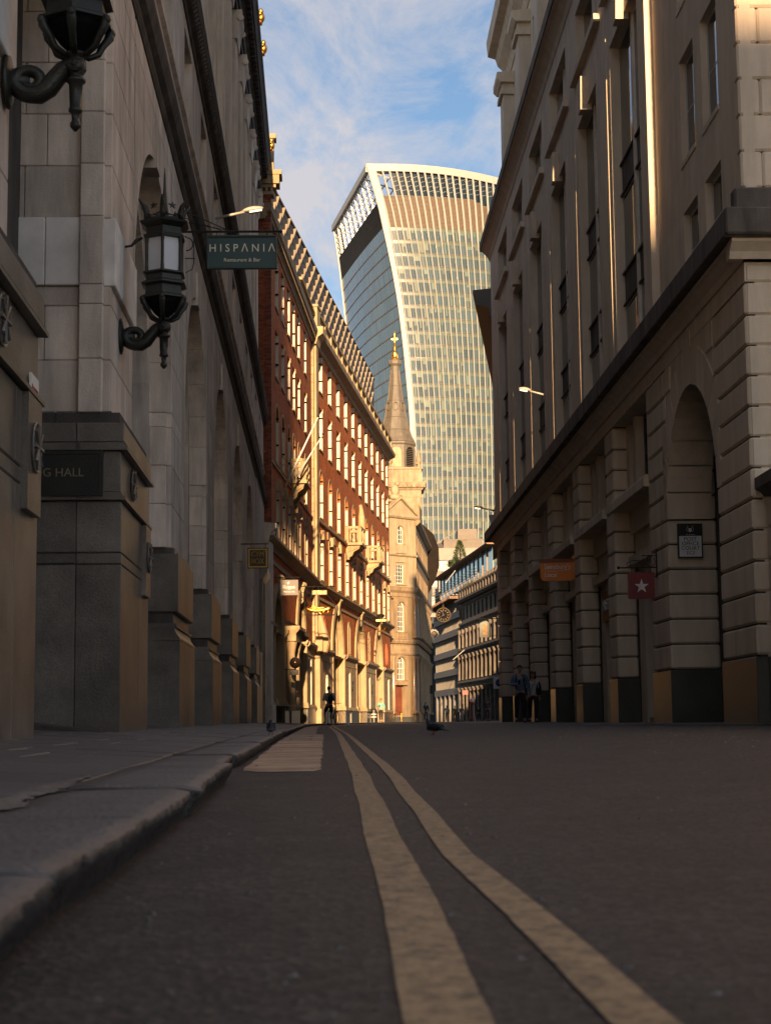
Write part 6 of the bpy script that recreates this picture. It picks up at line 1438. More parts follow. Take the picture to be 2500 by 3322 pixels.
board(s3, greys, -3.10, -2.31, y0, 5.88, 6.55); rod(s3, [(-3.36, y0+.03, 6.67), (-2.2, y0+.03, 6.67)], .022); [rod(s3, [(x, y0+.03, 6.67), (x, y0+.03, 6.55)], .01, 'hanger') for x in (-2.95, -2.45)]
for k in (-.006, .006): text(s3, 'lettering', 'Regus', .235, (-2.71+k, y0-.006, 6.24), FRONT, whitep, .003, .98)
text(s3, 'lettering', 'Work your way', .075, (-2.70, y0-.006, 6.03), FRONT, whitep, .003, .98)
mb = MB(); mb.add([(-2.76, y0-.008, 6.36), (-2.70, y0-.008, 6.42), (-2.70, y0-.008, 6.47), (-2.78, y0-.008, 6.42)], [(0, 1, 2, 3)]); mk('leaf_mark', mb, whitep, s3); mb = MB(); mb.add([(-2.69, y0-.008, 6.37), (-2.63, y0-.008, 6.42), (-2.66, y0-.008, 6.44), (-2.69, y0-.008, 6.41)], [(0, 1, 2, 3)]); mk('leaf_mark', mb, redp2, s3)
# grasshopper sign
y0 = 86; s4 = thing('grasshopper_sign', 'gilded grasshopper in a wrought iron frame below a plate dated 1563', 'sign', (-2.6, y0, 6.4))
rod(s4, [(-2.75, y0, 7.21), (-.95, y0, 7.21)], .03); mb = MB(); mb.tube([(-.95, y0, 7.21), (-.80, y0, 7.21)], [.06, .01], 6); mk('spear_tip', mb, black_iron, s4)
rod(s4, [(-2.32, y0, 5.76), (-2.37, y0, 5.95), (-2.33, y0, 6.35), (-2.1, y0, 6.62), (-1.95, y0, 6.78)], .02, 'frame'); rod(s4, [(-.86, y0, 5.76), (-.80, y0, 5.95), (-.84, y0, 6.35), (-1.05, y0, 6.62), (-1.23, y0, 6.78)], .02, 'frame'); rod(s4, [(-2.32, y0, 5.76), (-.86, y0, 5.76)], .03, 'frame')
for (cx_, cz_, r_) in ((-2.45, 7.0, .14), (-2.25, 6.85, .1), (-2.6, 6.7, .12), (-2.3, 7.36, .1)): rod(s4, [(cx_+r_*(1-i/16*.7)*math.cos(i*.55), y0, cz_+r_*(1-i/16*.7)*math.sin(i*.55)) for i in range(16)], .014, 'scroll')
for x in (-1.95, -1.25): rod(s4, [(x, y0, 7.21), (x, y0, 7.03)], .012, 'hanger')
mb = MB(); mb.box(I, -1.98, -1.22, y0, y0+.03, 6.79, 7.02); mk('date_plate', mb, honey_dark, s4)
text(s4, 'lettering', '15 TG 63', .20, (-1.6, y0-.006, 6.905), FRONT, gold, .006, .86)
mb = MB(); bp_ = [(-2.27, 6.17), (-2.22, 6.08), (-2.05, 6.02), (-1.85, 5.98), (-1.6, 5.98), (-1.35, 6.02), (-1.18, 6.07), (-1.08, 6.08), (-1.0, 6.02)]; mb.tube([(x, y0, z) for x, z in bp_], [.02, .07, .10, .11, .12, .13, .14, .12, .05], 10)
body_g = mk('body', mb, gold, s4, smooth=True)
mb = MB(); mb.tube([(-1.15, y0, 6.14), (-1.5, y0, 6.13), (-1.9, y0, 6.1), (-2.25, y0, 6.2)], [.05, .06, .05, .01], 8); mk('wing', mb, gold, s4, smooth=True)
for pts in (((-1.6, 6.0), (-1.95, 6.26), (-2.15, 5.79)), ((-1.55, 5.98), (-1.72, 6.16), (-1.8, 5.79)), ((-1.3, 5.98), (-1.42, 5.9), (-1.5, 5.79)), ((-1.12, 5.98), (-1.2, 5.88), (-1.16, 5.79)), ((-1.75, 6.0), (-1.52, 5.79), (-1.48, 5.79))):
    for dy_ in (-.06,): mb = MB(); mb.tube([(x, y0+dy_, z) for x, z in pts], [.035, .025, .015], 6); mk('leg', mb, gold, s4, smooth=True)
# crown and anchor sign
y0 = 118; s5 = thing('anchor_sign', 'gilded crown and anchor hanging from a long thin bracket', 'sign', (.5, y0, 7.2))
rod(s5, [(.35, y0, 7.63), (2.35, y0, 7.63)], .022)
mb = MB(); mb.lathe((2.06, y0, 7.56), [(.2, 0), (.22, .05), (.3, .2), (.22, .24), (.05, .28)], 10); mk('crown', mb, bronze_iron, s5)
mb = MB(); mb.tube([(2.06, y0, 7.5), (2.06, y0, 6.6)], .05, 6); mb.box(I, 1.74, 2.40, y0-.04, y0+.04, 7.33, 7.42); mb.tube([(1.75, y0, 6.85), (1.85, y0, 6.66), (2.06, y0, 6.56), (2.27, y0, 6.66), (2.37, y0, 6.85)], .045, 6); mk('anchor', mb, gold, s5)
rr = random.Random(4)
for q in range(9): a = (.45+rr.uniform(0, 1.2), y0+.1, 7.5-rr.uniform(0, .9)); rod(s5, [(.4, y0+.1, 7.5-q*.1), ((.4+a[0])/2+.1, y0+.1, 7.35-q*.1), a], .015, 'scrollwork')
# globe lamp and plate
y0 = 77; s6 = thing('globe_sign', 'dark round globe on a bracket with a small plate below it', 'sign', (-3.0, y0, 2.9))
mb = MB(); mb.ball((-2.55, y0, 3.03), .255, 20, 12); mk('globe', mb, mat('dark_bronze_globe', (.05, .03, .02), .18, metal=.4, var=.1), s6, smooth=True)
rod(s6, [(-3.05, y0, 2.73), (-2.5, y0, 2.73)], .02); rod(s6, [(-2.55, y0, 2.73), (-2.55, y0, 2.80)], .04, 'stem'); rod(s6, [(-2.97, y0, 2.73), (-2.97, y0, 1.3), (-2.93, y0, 1.1)], .012, 'conduit')
mb = MB(); mb.box(I, -2.83, -2.40, y0, y0+.04, 2.48, 2.72); mk('plate', mb, greys, s6)
# house numbers 67
for s_ in (17.9, 30.3):
    t = thing('house_number', 'dark numerals 67 on the %s pale pilaster of the sunlit ground floor' % ('nearer' if s_ < 20 else 'farther'), 'number', BF_(s_, .2, 2.6)); text(t, 'numerals', '67', .9, BF_(s_, .17, 2.7), (R(90), 0, R(90)-math.atan(.118)), blackp, .01, .9)
# Right side signs
orange = mat('orange_sign', (.85, .24, .02), .45, var=.03, grime=.15, isl=0)
y0 = 47.9; s7 = thing('supermarket_sign', "orange projecting sign reading Sainsbury's Local", 'sign', (6.36, y0, 4.5))
mb = MB(); mb.prism(FF(0, y0), [(5.40, 4.78), (6.30, 4.78), (6.30, 4.25), (5.5, 4.25), (5.43, 4.28), (5.40, 4.36)], -.09, 0); mk('board', mb, orange, s7)
mb = MB(); mb.box(I, 5.36, 6.36, y0-.03, y0+.12, 4.79, 4.88); mk('top_rail', mb, mat('burnt_orange', (.30, .06, .012), .45), s7); mb = MB(); mb.box(I, 6.31, 6.38, y0, y0+.08, 4.3, 4.95); mk('bracket', mb, orange, s7)
text(s7, 'lettering', "Sainsbury's", .20, (5.50, y0-.006, 4.655), FRONT, whitep, .002, .86, 'LEFT'); text(s7, 'lettering', 'Local', .185, (5.51, y0-.006, 4.42), FRONT, whitep, .002, .9, 'LEFT')
mb = MB(); mb.tube([(5.52+.74*i/10, y0-.004, 4.545-.02*math.sin(i/10*math.pi*1.6)) for i in range(11)], [.002]+[.006]*9+[.002], 4); mk('swoosh', mb, whitep, s7)
y0 = 35.2; s8 = thing('cafe_sign', 'dark red square sign with a white star on a scrolled iron bracket', 'sign', (6.42, y0, 3.1))
mb = MB(); c_ = .04; x0, x1, z0, z1 = 5.80, 6.36, 2.81, 3.37; pp = []
for (cx_, cz_, a0) in ((x1-c_, z1-c_, 0), (x0+c_, z1-c_, 90), (x0+c_, z0+c_, 180), (x1-c_, z0+c_, 270)): pp += [(cx_+c_*math.cos(R(a0+k*22.5)), cz_+c_*math.sin(R(a0+k*22.5))) for k in range(5)]
mb.prism(FF(0, y0), pp, -.05, 0); mk('board', mb, redf, s8)
starm = mat('pale_star', (.75, .70, .68), .5, isl=0); mb = MB(); mb.prism(FF(6.08, y0), [((.155 if k % 2 == 0 else .06)*math.cos(R(90+36*k)), 3.075+(.155 if k % 2 == 0 else .06)*math.sin(R(90+36*k))) for k in range(10)], .0, .008); mk('star', mb, starm, s8)
rod(s8, [(6.44, y0+.02, 3.47), (5.62, y0+.02, 3.47)], .014); mb = MB(); mb.ball((5.61, y0+.02, 3.47), .035, 8, 5); mk('knob', mb, black_iron, s8); rod(s8, [(6.41, y0+.02, 3.85), (6.41, y0+.02, 3.25)], .016)
rod(s8, [(6.05, y0+.02, 3.62), (5.9, y0+.02, 3.62), (5.78, y0+.02, 3.56), (5.79, y0+.02, 3.5), (5.86, y0+.02, 3.51), (5.87, y0+.02, 3.56)], .01, 'scroll'); rod(s8, [(6.28+.10*math.cos(k*.63), y0+.02, 3.60+.11*math.sin(k*.63)) for k in range(11)], .01, 'scroll'); rod(s8, [(6.28+.1*math.cos(R(90+144*k)), y0+.02, 3.60+.1*math.sin(R(90+144*k))) for k in range(6)], .008, 'scroll'); rod(s8, [(6.1, y0+.02, 3.72), (6.41, y0+.02, 3.72)], .01, 'scroll')
for x in (5.88, 6.28): rod(s8, [(x, y0+.02, 3.47), (x, y0+.02, 3.37)], .006, 'hanger')
y0 = 33.93; s9 = thing('street_nameplate', 'black and white street nameplate reading POST OFFICE COURT EC3', 'sign', (6.87, y0, 3.9))
mb = MB(); mb.box(I, 6.62, 7.12, y0-.03, y0+.05, 3.54, 4.24); mk('frame', mb, black_iron, s9); mb = MB(); mb.box(I, 6.645, 7.095, y0-.04, y0-.03, 3.565, 3.985); mk('plate', mb, mat('sign_white', (.8, .8, .8), .4, isl=0), s9)
mb = MB(); mb.box(I, 6.645, 7.095, y0-.038, y0-.03, 3.99, 4.215); mk('top_panel', mb, black_iron, s9)
for i, s_ in enumerate(('POST', 'OFFICE', 'COURT')): text(s9, 'lettering', s_, .105, (6.87, y0-.042, 3.92-.093*i), FRONT, blackp, .002, 1.05)
text(s9, 'lettering', 'EC3', .10, (6.87, y0-.042, 3.638), FRONT, mat('dark_red_print', (.25, .01, .02), .5), .002); text(s9, 'lettering', 'CITY OF LONDON', .022, (6.87, y0-.042, 4.01), FRONT, whitep, .001)
mb = MB(); mb.prism(FF(6.87, y0), [(-.028, 4.14), (.028, 4.14), (.028, 4.09), (0, 4.055), (-.028, 4.09)], .038, .044); mk('crest_shield', mb, whitep, s9); mb = MB(); mb.box(I, 6.865, 6.875, y0-.047, y0-.044, 4.06, 4.138); mb.box(I, 6.845, 6.895, y0-.047, y0-.044, 4.103, 4.113); mk('crest_cross', mb, mat('crest_red', (.45, .02, .02), .5), s9)
for sgn in (-1, 1): mb = MB(); mb.tube([(6.87+sgn*.035, y0-.042, 4.07), (6.87+sgn*.07, y0-.042, 4.10), (6.87+sgn*.06, y0-.042, 4.15), (6.87+sgn*.035, y0-.042, 4.17), (6.87+sgn*.06, y0-.042, 4.19)], .008, 5); mk('crest_supporter', mb, mat('crest_grey', (.3, .3, .3), .5), s9)
# cat and fiddle style painted board
y0 = 71.5; s10 = thing('painted_inn_sign', 'dark green painted board with an orange fiddle figure on a black bracket', 'sign', (6.2, y0, 4.2)); dg = mat('deep_green', (.008, .03, .014), .4)
mb = MB(); mb.prism(FF(0, y0), [(5.42, 3.83), (5.9, 3.83), (5.9, 4.42), (5.83, 4.44), (5.76, 4.5), (5.56, 4.5), (5.49, 4.44), (5.42, 4.42)], -.04, 0); mk('board', mb, dg, s10); rod(s10, [(6.25, y0+.02, 4.62), (5.3, y0+.02, 4.62)], .02); rod(s10, [(5.47, y0+.02, 4.62), (5.47, y0+.02, 4.46)], .01, 'hanger'); rod(s10, [(6.25, y0+.02, 3.9), (5.88, y0+.02, 3.9)], .01); rod(s10, [(6.25, y0+.02, 4.8), (5.8, y0+.02, 4.62)], .01)
og = mat('orange_paint', (.55, .22, .04), .5); mb = MB(); mb.ball((5.64, y0-.01, 3.98), (.09, .012, .08), 10, 6); mb.ball((5.68, y0-.01, 4.09), (.065, .012, .06), 10, 6); mb.box(I, 5.70, 5.72, y0-.015, y0, 4.12, 4.36); mk('fiddle', mb, og, s10)
mb = MB(); mb.ball((5.6, y0-.01, 4.22), (.06, .01, .1), 8, 6); mb.ball((5.62, y0-.01, 4.36), (.04, .01, .04), 8, 6); mb.tube([(5.62, y0-.01, 4.25), (5.72, y0-.01, 4.22), (5.78, y0-.01, 4.38)], .015, 5); mk('figure', mb, og, s10)
# blue arrow sign
y0 = 74.5; s11 = thing('traffic_sign', 'small white traffic sign with a blue disc behind the last pier', 'sign', (6.3, y0, 2)); mb = MB(); mb.box(I, 6.22, 6.75, y0, y0+.03, 1.72, 2.25); mk('board', mb, whitep, s11); mb = MB(); mb.lathe((0, 0, 0), [(.17, 0), (.17, .01)], 20, F=lambda a, b, c: (6.48+a, y0-.01+c, 1.98+b)); mk('disc', mb, mat('blue_disc', (.01, .05, .22), .4), s11); rod(s11, [(6.7, y0+.05, .2), (6.7, y0+.05, 2.3)], .03, 'post')
dullgold = mat('dull_gilt_paint', (.16, .095, .035), .6, var=.1)
# clock and medallion
y0 = 168; s12 = thing('street_clock', 'round black clock with gilt hour marks on a projecting arm', 'clock', (8, y0, 10.8)); C0 = (9.16, 10.85)
Fc = lambda a, b, c: (C0[0]+a, y0-c, C0[1]+b)
mb = MB(); mb.lathe((0, 0, 0), [(.60, 0), (.60, .12), (.70, .16), (.76, .1), (.76, -.3), (.6, -.35)], 28, F=Fc); mk('case', mb, bronze_iron, s12, smooth=False); mb = MB(); mb.tube([Fc(.70*math.cos(k*math.pi/16), .70*math.sin(k*math.pi/16), .15) for k in range(32)], .03, 6, closed=True); mk('bezel', mb, dullgold, s12); mb = MB(); mb.lathe((0, 0, 0), [(.6, .125), (.6, .13)], 28, F=Fc); mk('face', mb, dark, s12)
for k in range(12):
    a = k*math.pi/6; mb = MB(); mb.add([Fc(r*math.sin(a)+w_*math.cos(a), r*math.cos(a)-w_*math.sin(a), .14) for r, w_ in ((.38, -.025), (.56, -.035), (.56, .035), (.38, .025))], [(0, 1, 2, 3)]); mk('hour_mark', mb, dullgold, s12)
for a, l_ in ((R(235), .32), (R(-18), .5)): mb = MB(); mb.add([Fc(r*math.sin(a)+w_*math.cos(a), r*math.cos(a)-w_*math.sin(a), .16) for r, w_ in ((-.08, -.02), (l_, -.008), (l_, .008), (-.08, .02))], [(0, 1, 2, 3)]); mk('hand', mb, dullgold, s12)
mb = MB(); mb.box(I, 7.3, 8.42, y0, y0+.2, 10.66, 11.04); mk('arm', mb, black_iron, s12); mb = MB(); mb.lathe((C0[0], y0+.1, C0[1]+.75), [(.3, 0), (.12, .08), (.1, .2), (.04, .3), (.01, .5)], 8); mk('crest', mb, bronze_iron, s12)
s13 = thing('medallion_sign', 'small round openwork medallion sign below the street clock', 'sign', (8, y0, 9)); Fm = lambda a, b, c: (8.22+a, y0-c, 8.95+b)
mb = MB(); mb.tube([Fm(.36*math.cos(k*math.pi/10), .36*math.sin(k*math.pi/10), 0) for k in range(20)], .025, 5, closed=True); mk('ring', mb, steel, s13); mb = MB(); mb.lathe((0, 0, 0), [(.22, -.03), (.22, .03)], 18, F=Fm); mk('disc', mb, honey_dark, s13); mb = MB(); mb.tube([Fm(.46*math.cos(k*math.pi/10), .46*math.sin(k*math.pi/10), 0) for k in range(20)], .015, 5, closed=True); mk('ring', mb, steel, s13); rod(s13, [(7.3, y0, 9.55), (8.3, y0, 9.55)], .06); rod(s13, [(8.22, y0, 9.55), (8.22, y0, 9.4)], .03, 'hanger')
# flagpoles
for a, b, lab in (((-3.1, 80.4, 11.6), (-1.5, 80.4, 15.0), 'white flagpole slanting out from the left brick balcony'), ((-2.6, 82.0, 12.3), (-1.3, 82.0, 14.4), 'shorter darker flagpole slanting out beside the white one')):
    t = thing('flagpole', lab, 'flagpole', a); mb = MB(); mb.tube([a, b], [.05, .03], 8); mk('pole', mb, whitepaint if 'white flag' in lab else steel, t, smooth=True); mb = MB(); mb.ball(b, .07, 8, 5); mk('finial', mb, bronze_iron, t)
# overhead wires
mb = MB(); mb.tube([(-3.3, 79, 12.9), (-2.7, 80.3, 12.5)], .015, 4); mb.tube([(-3.3, 79, 12.5), (-2.65, 80.3, 12.4)], .012, 4); tag(mk('guy_wire', mb, black_iron), 'thin dark guy wires bracing the flagpole', 'wire')

# ------------------------------------------------------------------ people
skin = mat('skin', (.42, .23, .15), .5, var=.04, grime=.05, isl=0); skin2 = mat('dark_skin', (.12, .06, .035), .5, var=.04, grime=.05, isl=0)
hairm = mat('dark_hair', (.02, .012, .008), .6, var=.2, grime=0); 
def cloth(name, c): return mat(name, c, .85, var=.10, grime=.15, noise=14, bump=.25, bscale=20, isl=0)
def skinmesh(name, joints, edges, m, parent, sub=2, extra=None, zs=1.0):
    me = bpy.data.meshes.new(name); keys = list(joints); me.from_pydata([joints[k][:3] for k in keys], [(keys.index(a), keys.index(b)) for a, b in edges], [])
    o = bpy.data.objects.new('tmp', me); COL.objects.link(o); mo = o.modifiers.new('s', 'SKIN'); mo.use_smooth_shade = True
    for i, k in enumerate(keys):
        r = joints[k][3]; r = r if isinstance(r, tuple) else (r, r); sv = me.skin_vertices[0].data[i]; sv.radius = r; sv.use_root = (i == 0)
    ms = o.modifiers.new('u', 'SUBSURF'); ms.levels = sub
    dg = bpy.context.evaluated_depsgraph_get(); me2 = bpy.data.meshes.new_from_object(o.evaluated_get(dg)); COL.objects.unlink(o); bpy.data.objects.remove(o)
    if extra:
        v = [tuple(p.co) for p in me2.vertices]; f = [tuple(p.vertices) for p in me2.polygons]; mb = MB(); mb.v = v; mb.f = f; extra(mb); me2 = bpy.data.meshes.new(name); me2.from_pydata(mb.v, [], mb.f)
    me2.polygons.foreach_set('use_smooth', [True]*len(me2.polygons)); me2.materials.clear(); me2.materials.append(m)
    ob_ = bpy.data.objects.new(name, me2); link(ob_, parent); return ob_
def person(label, loc, rz=0, h=1.75, pose='stand', top=None, legs=None, sk=None, hair='short', female=False, skirt=False, shoe=None, shorts=False, group=None, bag=None, phone=False, jacket=None, headdown=.03):
    top = top or cloth('navy_cloth', (.02, .025, .04)); legs = legs or cloth('black_cloth', (.012, .012, .014)); sk = sk or skin; shoe = shoe or mat('shoe_leather', (.02, .015, .012), .4)
    t = thing('person', label, 'person', loc, group, rz); k = h/1.75; sw = .165 if female else .19; hw = .095
    J = {'pel': (0, 0, .94, (.125, .10)), 'wai': (0, 0, 1.08, (.115, .085)), 'che': (0, .005, 1.30, (.145, .10)), 'nb': (0, .01, 1.45, (.075, .065)), 'nk': (0, -.005, 1.52, .05), 'hd': (0, -.01-headdown, 1.585, (.062, .075)), 'ht': (0, -.005-headdown, 1.665, (.075, .09)), 'hc': (0, .0-headdown, 1.73, (.05, .06))}
    E_ = [('pel', 'wai'), ('wai', 'che'), ('che', 'nb'), ('nb', 'nk'), ('nk', 'hd'), ('hd', 'ht'), ('ht', 'hc')]
    sides = {}
    for s, n in ((-1, 'r'), (1, 'l')):
        knee = Vector((s*.10, -.02, .50)); ank = Vector((s*.11, .02, .09)); elb = Vector((s*(sw+.07), .03, 1.14)); wr = Vector((s*(sw+.06), -.05, .90)); hip = Vector((s*hw, 0, .88))
        if pose == 'walk': st = .20*s; knee += Vector((0, -st*.7-.03, .01)); ank += Vector((0, -st*1.15, .03 if s < 0 else 0)); wr += Vector((0, st*.7, 0)); elb += Vector((0, st*.3, 0))
        if pose in ('phone', 'walkphone') or (phone and s < 0):
            if s < 0 or pose == 'phoneboth': elb = Vector((s*(sw+.06), .0, 1.15)); wr = Vector((s*.10, -.24, 1.17))
        if pose == 'walkphone': st = .16*s; knee += Vector((0, -st*.7-.02, 0)); ank += Vector((0, -st*1.1, .02 if s < 0 else 0))
        if pose == 'bike':
            wr = Vector((s*.10, -.28, 1.18)); elb = Vector((s*(sw+.08), -.02, 1.14))
            if s > 0: knee = Vector((.14, -.22, .56)); ank = Vector((.13, -.16, .20))
        if pose == 'arms' : wr = Vector((s*.12, -.22, 1.15)); elb = Vector((s*(sw+.08), -.02, 1.12))
        toe = ank+Vector((s*.02, -.13, -.05)); toe.z = max(toe.z, .03)
        hnd = wr+(wr-elb).normalized()*.08
        J.update({'sh'+n: (s*sw, .01, 1.405, .062), 'el'+n: (*elb, .042), 'wr'+n: (*wr, .028), 'ha'+n: (*hnd, (.034, .018)), 'hi'+n: (*hip, .088), 'kn'+n: (*knee, .058), 'an'+n: (*ank, .038), 'to'+n: (*toe, (.04, .028))})
        E_ += [('che', 'sh'+n), ('sh'+n, 'el'+n), ('el'+n, 'wr'+n), ('wr'+n, 'ha'+n), ('pel', 'hi'+n), ('hi'+n, 'kn'+n), ('kn'+n, 'an'+n), ('an'+n, 'to'+n)]; sides[n] = (elb, wr, hnd, ank, toe, knee, hip)
    if female: J['wai'] = (0, 0, 1.08, (.095, .075)); J['che'] = (0, .0, 1.28, (.12, .10))
    def feat(mb):
        hy = -headdown
        mb.ball((0, -.098+hy, 1.625), (.014, .022, .02), 6, 4)
        for s in (-1, 1):
            mb.ball((s*.074, 0+hy, 1.635), (.012, .02, .03), 6, 4)
        for n in ('r', 'l'):
            elb, wr, hnd, ank, toe, knee, hip = sides[n]; d = (hnd-wr).normalized(); x = Vector((0, 1, 0)).cross(d); x = x.normalized() if x.length > .1 else Vector((1, 0, 0)); y = d.cross(x)
            for q, ln in ((-1.5, .055), (-.5, .07), (.5, .065), (1.5, .05)):
                b0 = hnd+x*q*.014; mb.tube([b0-d*.01, b0+d*ln*.5, b0+d*ln-y*.015*(1 if y.y > 0 else -1)], [.0095, .0085, .006], 5)
            b0 = wr+d*.03; s_ = 1 if n == 'r' else -1; mb.tube([b0, b0+x*.04*s_+d*.03, b0+x*.045*s_+d*.065], [.011, .0095, .007], 5)
    o = skinmesh('body', J, E_, sk, t, 2, feat); o.scale = (k, k, k)
    # face marks: eyes and mouth
    em = mat('eye_dark', (.01, .008, .006), .4); 
    for s in (-1, 1): mb = MB(); mb.ball((s*.03*k, (-.086-headdown)*k, 1.655*k), .008*k, 6, 4); mk('eye', mb, em, t, world=False)
    mb = MB(); mb.ball((0, (-.083-headdown)*k, 1.588*k), (.022*k, .006*k, .005*k), 6, 4); mk('mouth', mb, mat('lips', (.22, .08, .06), .5), t, world=False)
    up_ = lambda v, a: (v[0], v[1], v[2], (v[3][0]+a, v[3][1]+a) if isinstance(v[3], tuple) else v[3]+a)
    T = {q: up_(J[q], .02) for q in ('wai', 'che')}; T['nb'] = (0, .01, 1.43, (.085, .075)); T['hem'] = (0, 0, .90, (.15, .12)); TE = [('che', 'wai'), ('wai', 'hem'), ('che', 'nb')]
    T = {'che': T['che'], 'wai': T['wai'], 'hem': T['hem'], 'nb': T['nb']}
    for n in ('r', 'l'):
        elb, wr = sides[n][0], sides[n][1]; T['sh'+n] = up_(J['sh'+n], .014); T['el'+n] = up_(J['el'+n], .017); w2 = elb+(wr-elb)*.93; T['wr'+n] = (*w2, .042); TE += [('che', 'sh'+n), ('sh'+n, 'el'+n), ('el'+n, 'wr'+n)]
    o = skinmesh('jacket' if jacket else 'shirt', T, TE, top, t, 2); o.scale = (k, k, k)
    L_ = {'pel': (0, 0, .93, (.145, .115)), 'top': (0, 0, 1.0, (.13, .10))}; LE = [('pel', 'top')]
    for n in ('r', 'l'):
        elb, wr, hnd, ank, toe, knee, hip = sides[n]; L_['hi'+n] = up_(J['hi'+n], .015); LE += [('pel', 'hi'+n)]
        if shorts: e = hip+(knee-hip)*.85; L_['kn'+n] = (*e, .085); LE += [('hi'+n, 'kn'+n)]
        else: L_['kn'+n] = up_(J['kn'+n], .016); e = knee+(ank-knee)*.9; L_['an'+n] = (*e, .055); LE += [('hi'+n, 'kn'+n), ('kn'+n, 'an'+n)]
    o = skinmesh('shorts' if shorts else 'trousers', L_, LE, legs, t, 2); o.scale = (k, k, k)
    for n in ('r', 'l'):
        ank, toe = sides[n][3], sides[n][4]; mb = MB(); a = ank*k; b = toe*k; mb.tube([a+Vector((0, .05, -.035)), a+Vector((0, .02, -.03)), (a+b)/2+Vector((0, 0, -.02)), b, b+Vector((0, -.03, -.005))], [.028, .046, .044, .038, .02], 8); mk('shoe', mb, shoe, t, world=False, smooth=True)
    hy = -headdown
    mb = MB()
    if hair != 'none':
        mb.ball((0, .018+hy, 1.68), (.083, .097, .085), 12, 8)
        mb.v = [(x, y, z if z > 1.64 or y > hy else z+.02) for x, y, z in mb.v]
        if hair == 'curly':
            rr = random.Random(2)
            for q in range(40): a = rr.uniform(0, 6.28); zz = rr.uniform(1.52, 1.75); mb.ball((.10*math.cos(a), .03+hy+.09*math.sin(a)*(1 if math.sin(a) > -.2 else .3), zz), rr.uniform(.022, .035), 5, 4)
        if hair == 'long': mb.tube([(0, .06+hy, 1.68), (0, .10+hy, 1.55), (0, .10+hy, 1.40)], [.07, .08, .04], 8)
        mb.v = [(x*k, y*k, z*k) for x, y, z in mb.v]; mk('hair', mb, hairm, t, world=False, smooth=True)
    if phone or 'phone' in pose or pose == 'bike': wr = sides['r'][2]; mb = MB(); mb.box(I, (wr.x-.03)*k, (wr.x+.04)*k, (wr.y-.04)*k, (wr.y-.03)*k, (wr.z-.03)*k, (wr.z+.11)*k); mk('phone', mb, dark, t, world=False)
    if bag == 'backpack':
        mb = MB(); mb.ball((0, .19*k, 1.20*k), (.13*k, .085*k, .21*k), 12, 8); bo = mk('backpack', mb, cloth('black_bag', (.012, .012, .013)), t, world=False, smooth=True)
        for s in (-1, 1): mb = MB(); mb.tube([(s*.11*k, .13*k, 1.40*k), (s*.11*k, 0, 1.46*k), (s*.115*k, -.11*k, 1.36*k), (s*.13*k, -.05*k, 1.12*k), (s*.12*k, .12*k, 1.05*k)], .018*k, 6); mk('strap', mb, cloth('black_bag', (.012, .012, .013)), bo, world=False)
    if bag == 'cross': mb = MB(); mb.tube([(.10*k, -.03*k, 1.45*k), (.0, -.13*k, 1.25*k), (-.13*k, -.11*k, 1.0*k), (-.18*k, -.02*k, .9*k)], .012*k, 5); mk('bag_strap', mb, cloth('tan_strap', (.25, .15, .08)), t, world=False); mb = MB(); mb.ball((-.20*k, .02*k, .78*k), (.05*k, .10*k, .12*k), 8, 6); mk('bag', mb, cloth('tan_bag', (.22, .14, .09)), t, world=False, smooth=True)
    return t
blue = cloth('blue_shirt', (.10, .16, .27)); blackc = cloth('black_cloth', (.012, .012, .014)); denim = cloth('denim', (.03, .04, .07)); grey = cloth('grey_hoodie', (.42, .38, .35)); mint = cloth('mint_sweater', (.16, .42, .34)); whitec = cloth('white_top', (.5, .48, .46))
gz = .245
m1 = person('man in a blue shirt reading his phone while walking beside a woman', (5.25, 53, .235), 0, 1.80, 'walkphone', blue, blackc, bag='backpack')
f1_ = person('curly haired woman in dark jacket and white top walking beside the man in blue', (5.76, 54, .24), R(-6), 1.62, 'walk', whitec, blackc, hair='curly', female=True, bag='cross')
# her open jacket
for s in (-1, 1):
    k = 1.62/1.75; J = {'a': (s*.09*k, .02, 1.36*k, .07), 'b': (s*.105*k, .03, 1.12*k, .075), 'c': (s*.12*k, .03, .90*k, .08), 'd': (s*.20*k, .02, 1.38*k, .065), 'e': (s*(.165+.07)*k, .03+.2*s*.3*k, 1.14*k, .062), 'f': (s*(.225)*k, (-.05+.2*s*.7)*k, .92*k, .05)}
    skinmesh('jacket', J, [('a', 'b'), ('b', 'c'), ('a', 'd'), ('d', 'e'), ('e', 'f')], blackc, f1_, 2)
cyc = person('cyclist in a grey hoodie and dark shorts standing over his bicycle reading a phone', (-1.02, 77, .17), R(200), 1.78, 'bike', grey, blackc, shorts=True, bag='backpack', headdown=.06, shoe=mat('pale_trainers', (.4, .38, .35), .6))
mb = MB(); mb.ball((0, .10, 1.47), (.11, .07, .06), 8, 5); mk('hood', mb, grey, cyc, world=False, smooth=True)
person('woman in a mint sweater and black trousers walking past the sunlit wall', (2.1, 123, .32), R(-10), 1.70, 'walkphone', mint, blackc, female=False, hair='short')
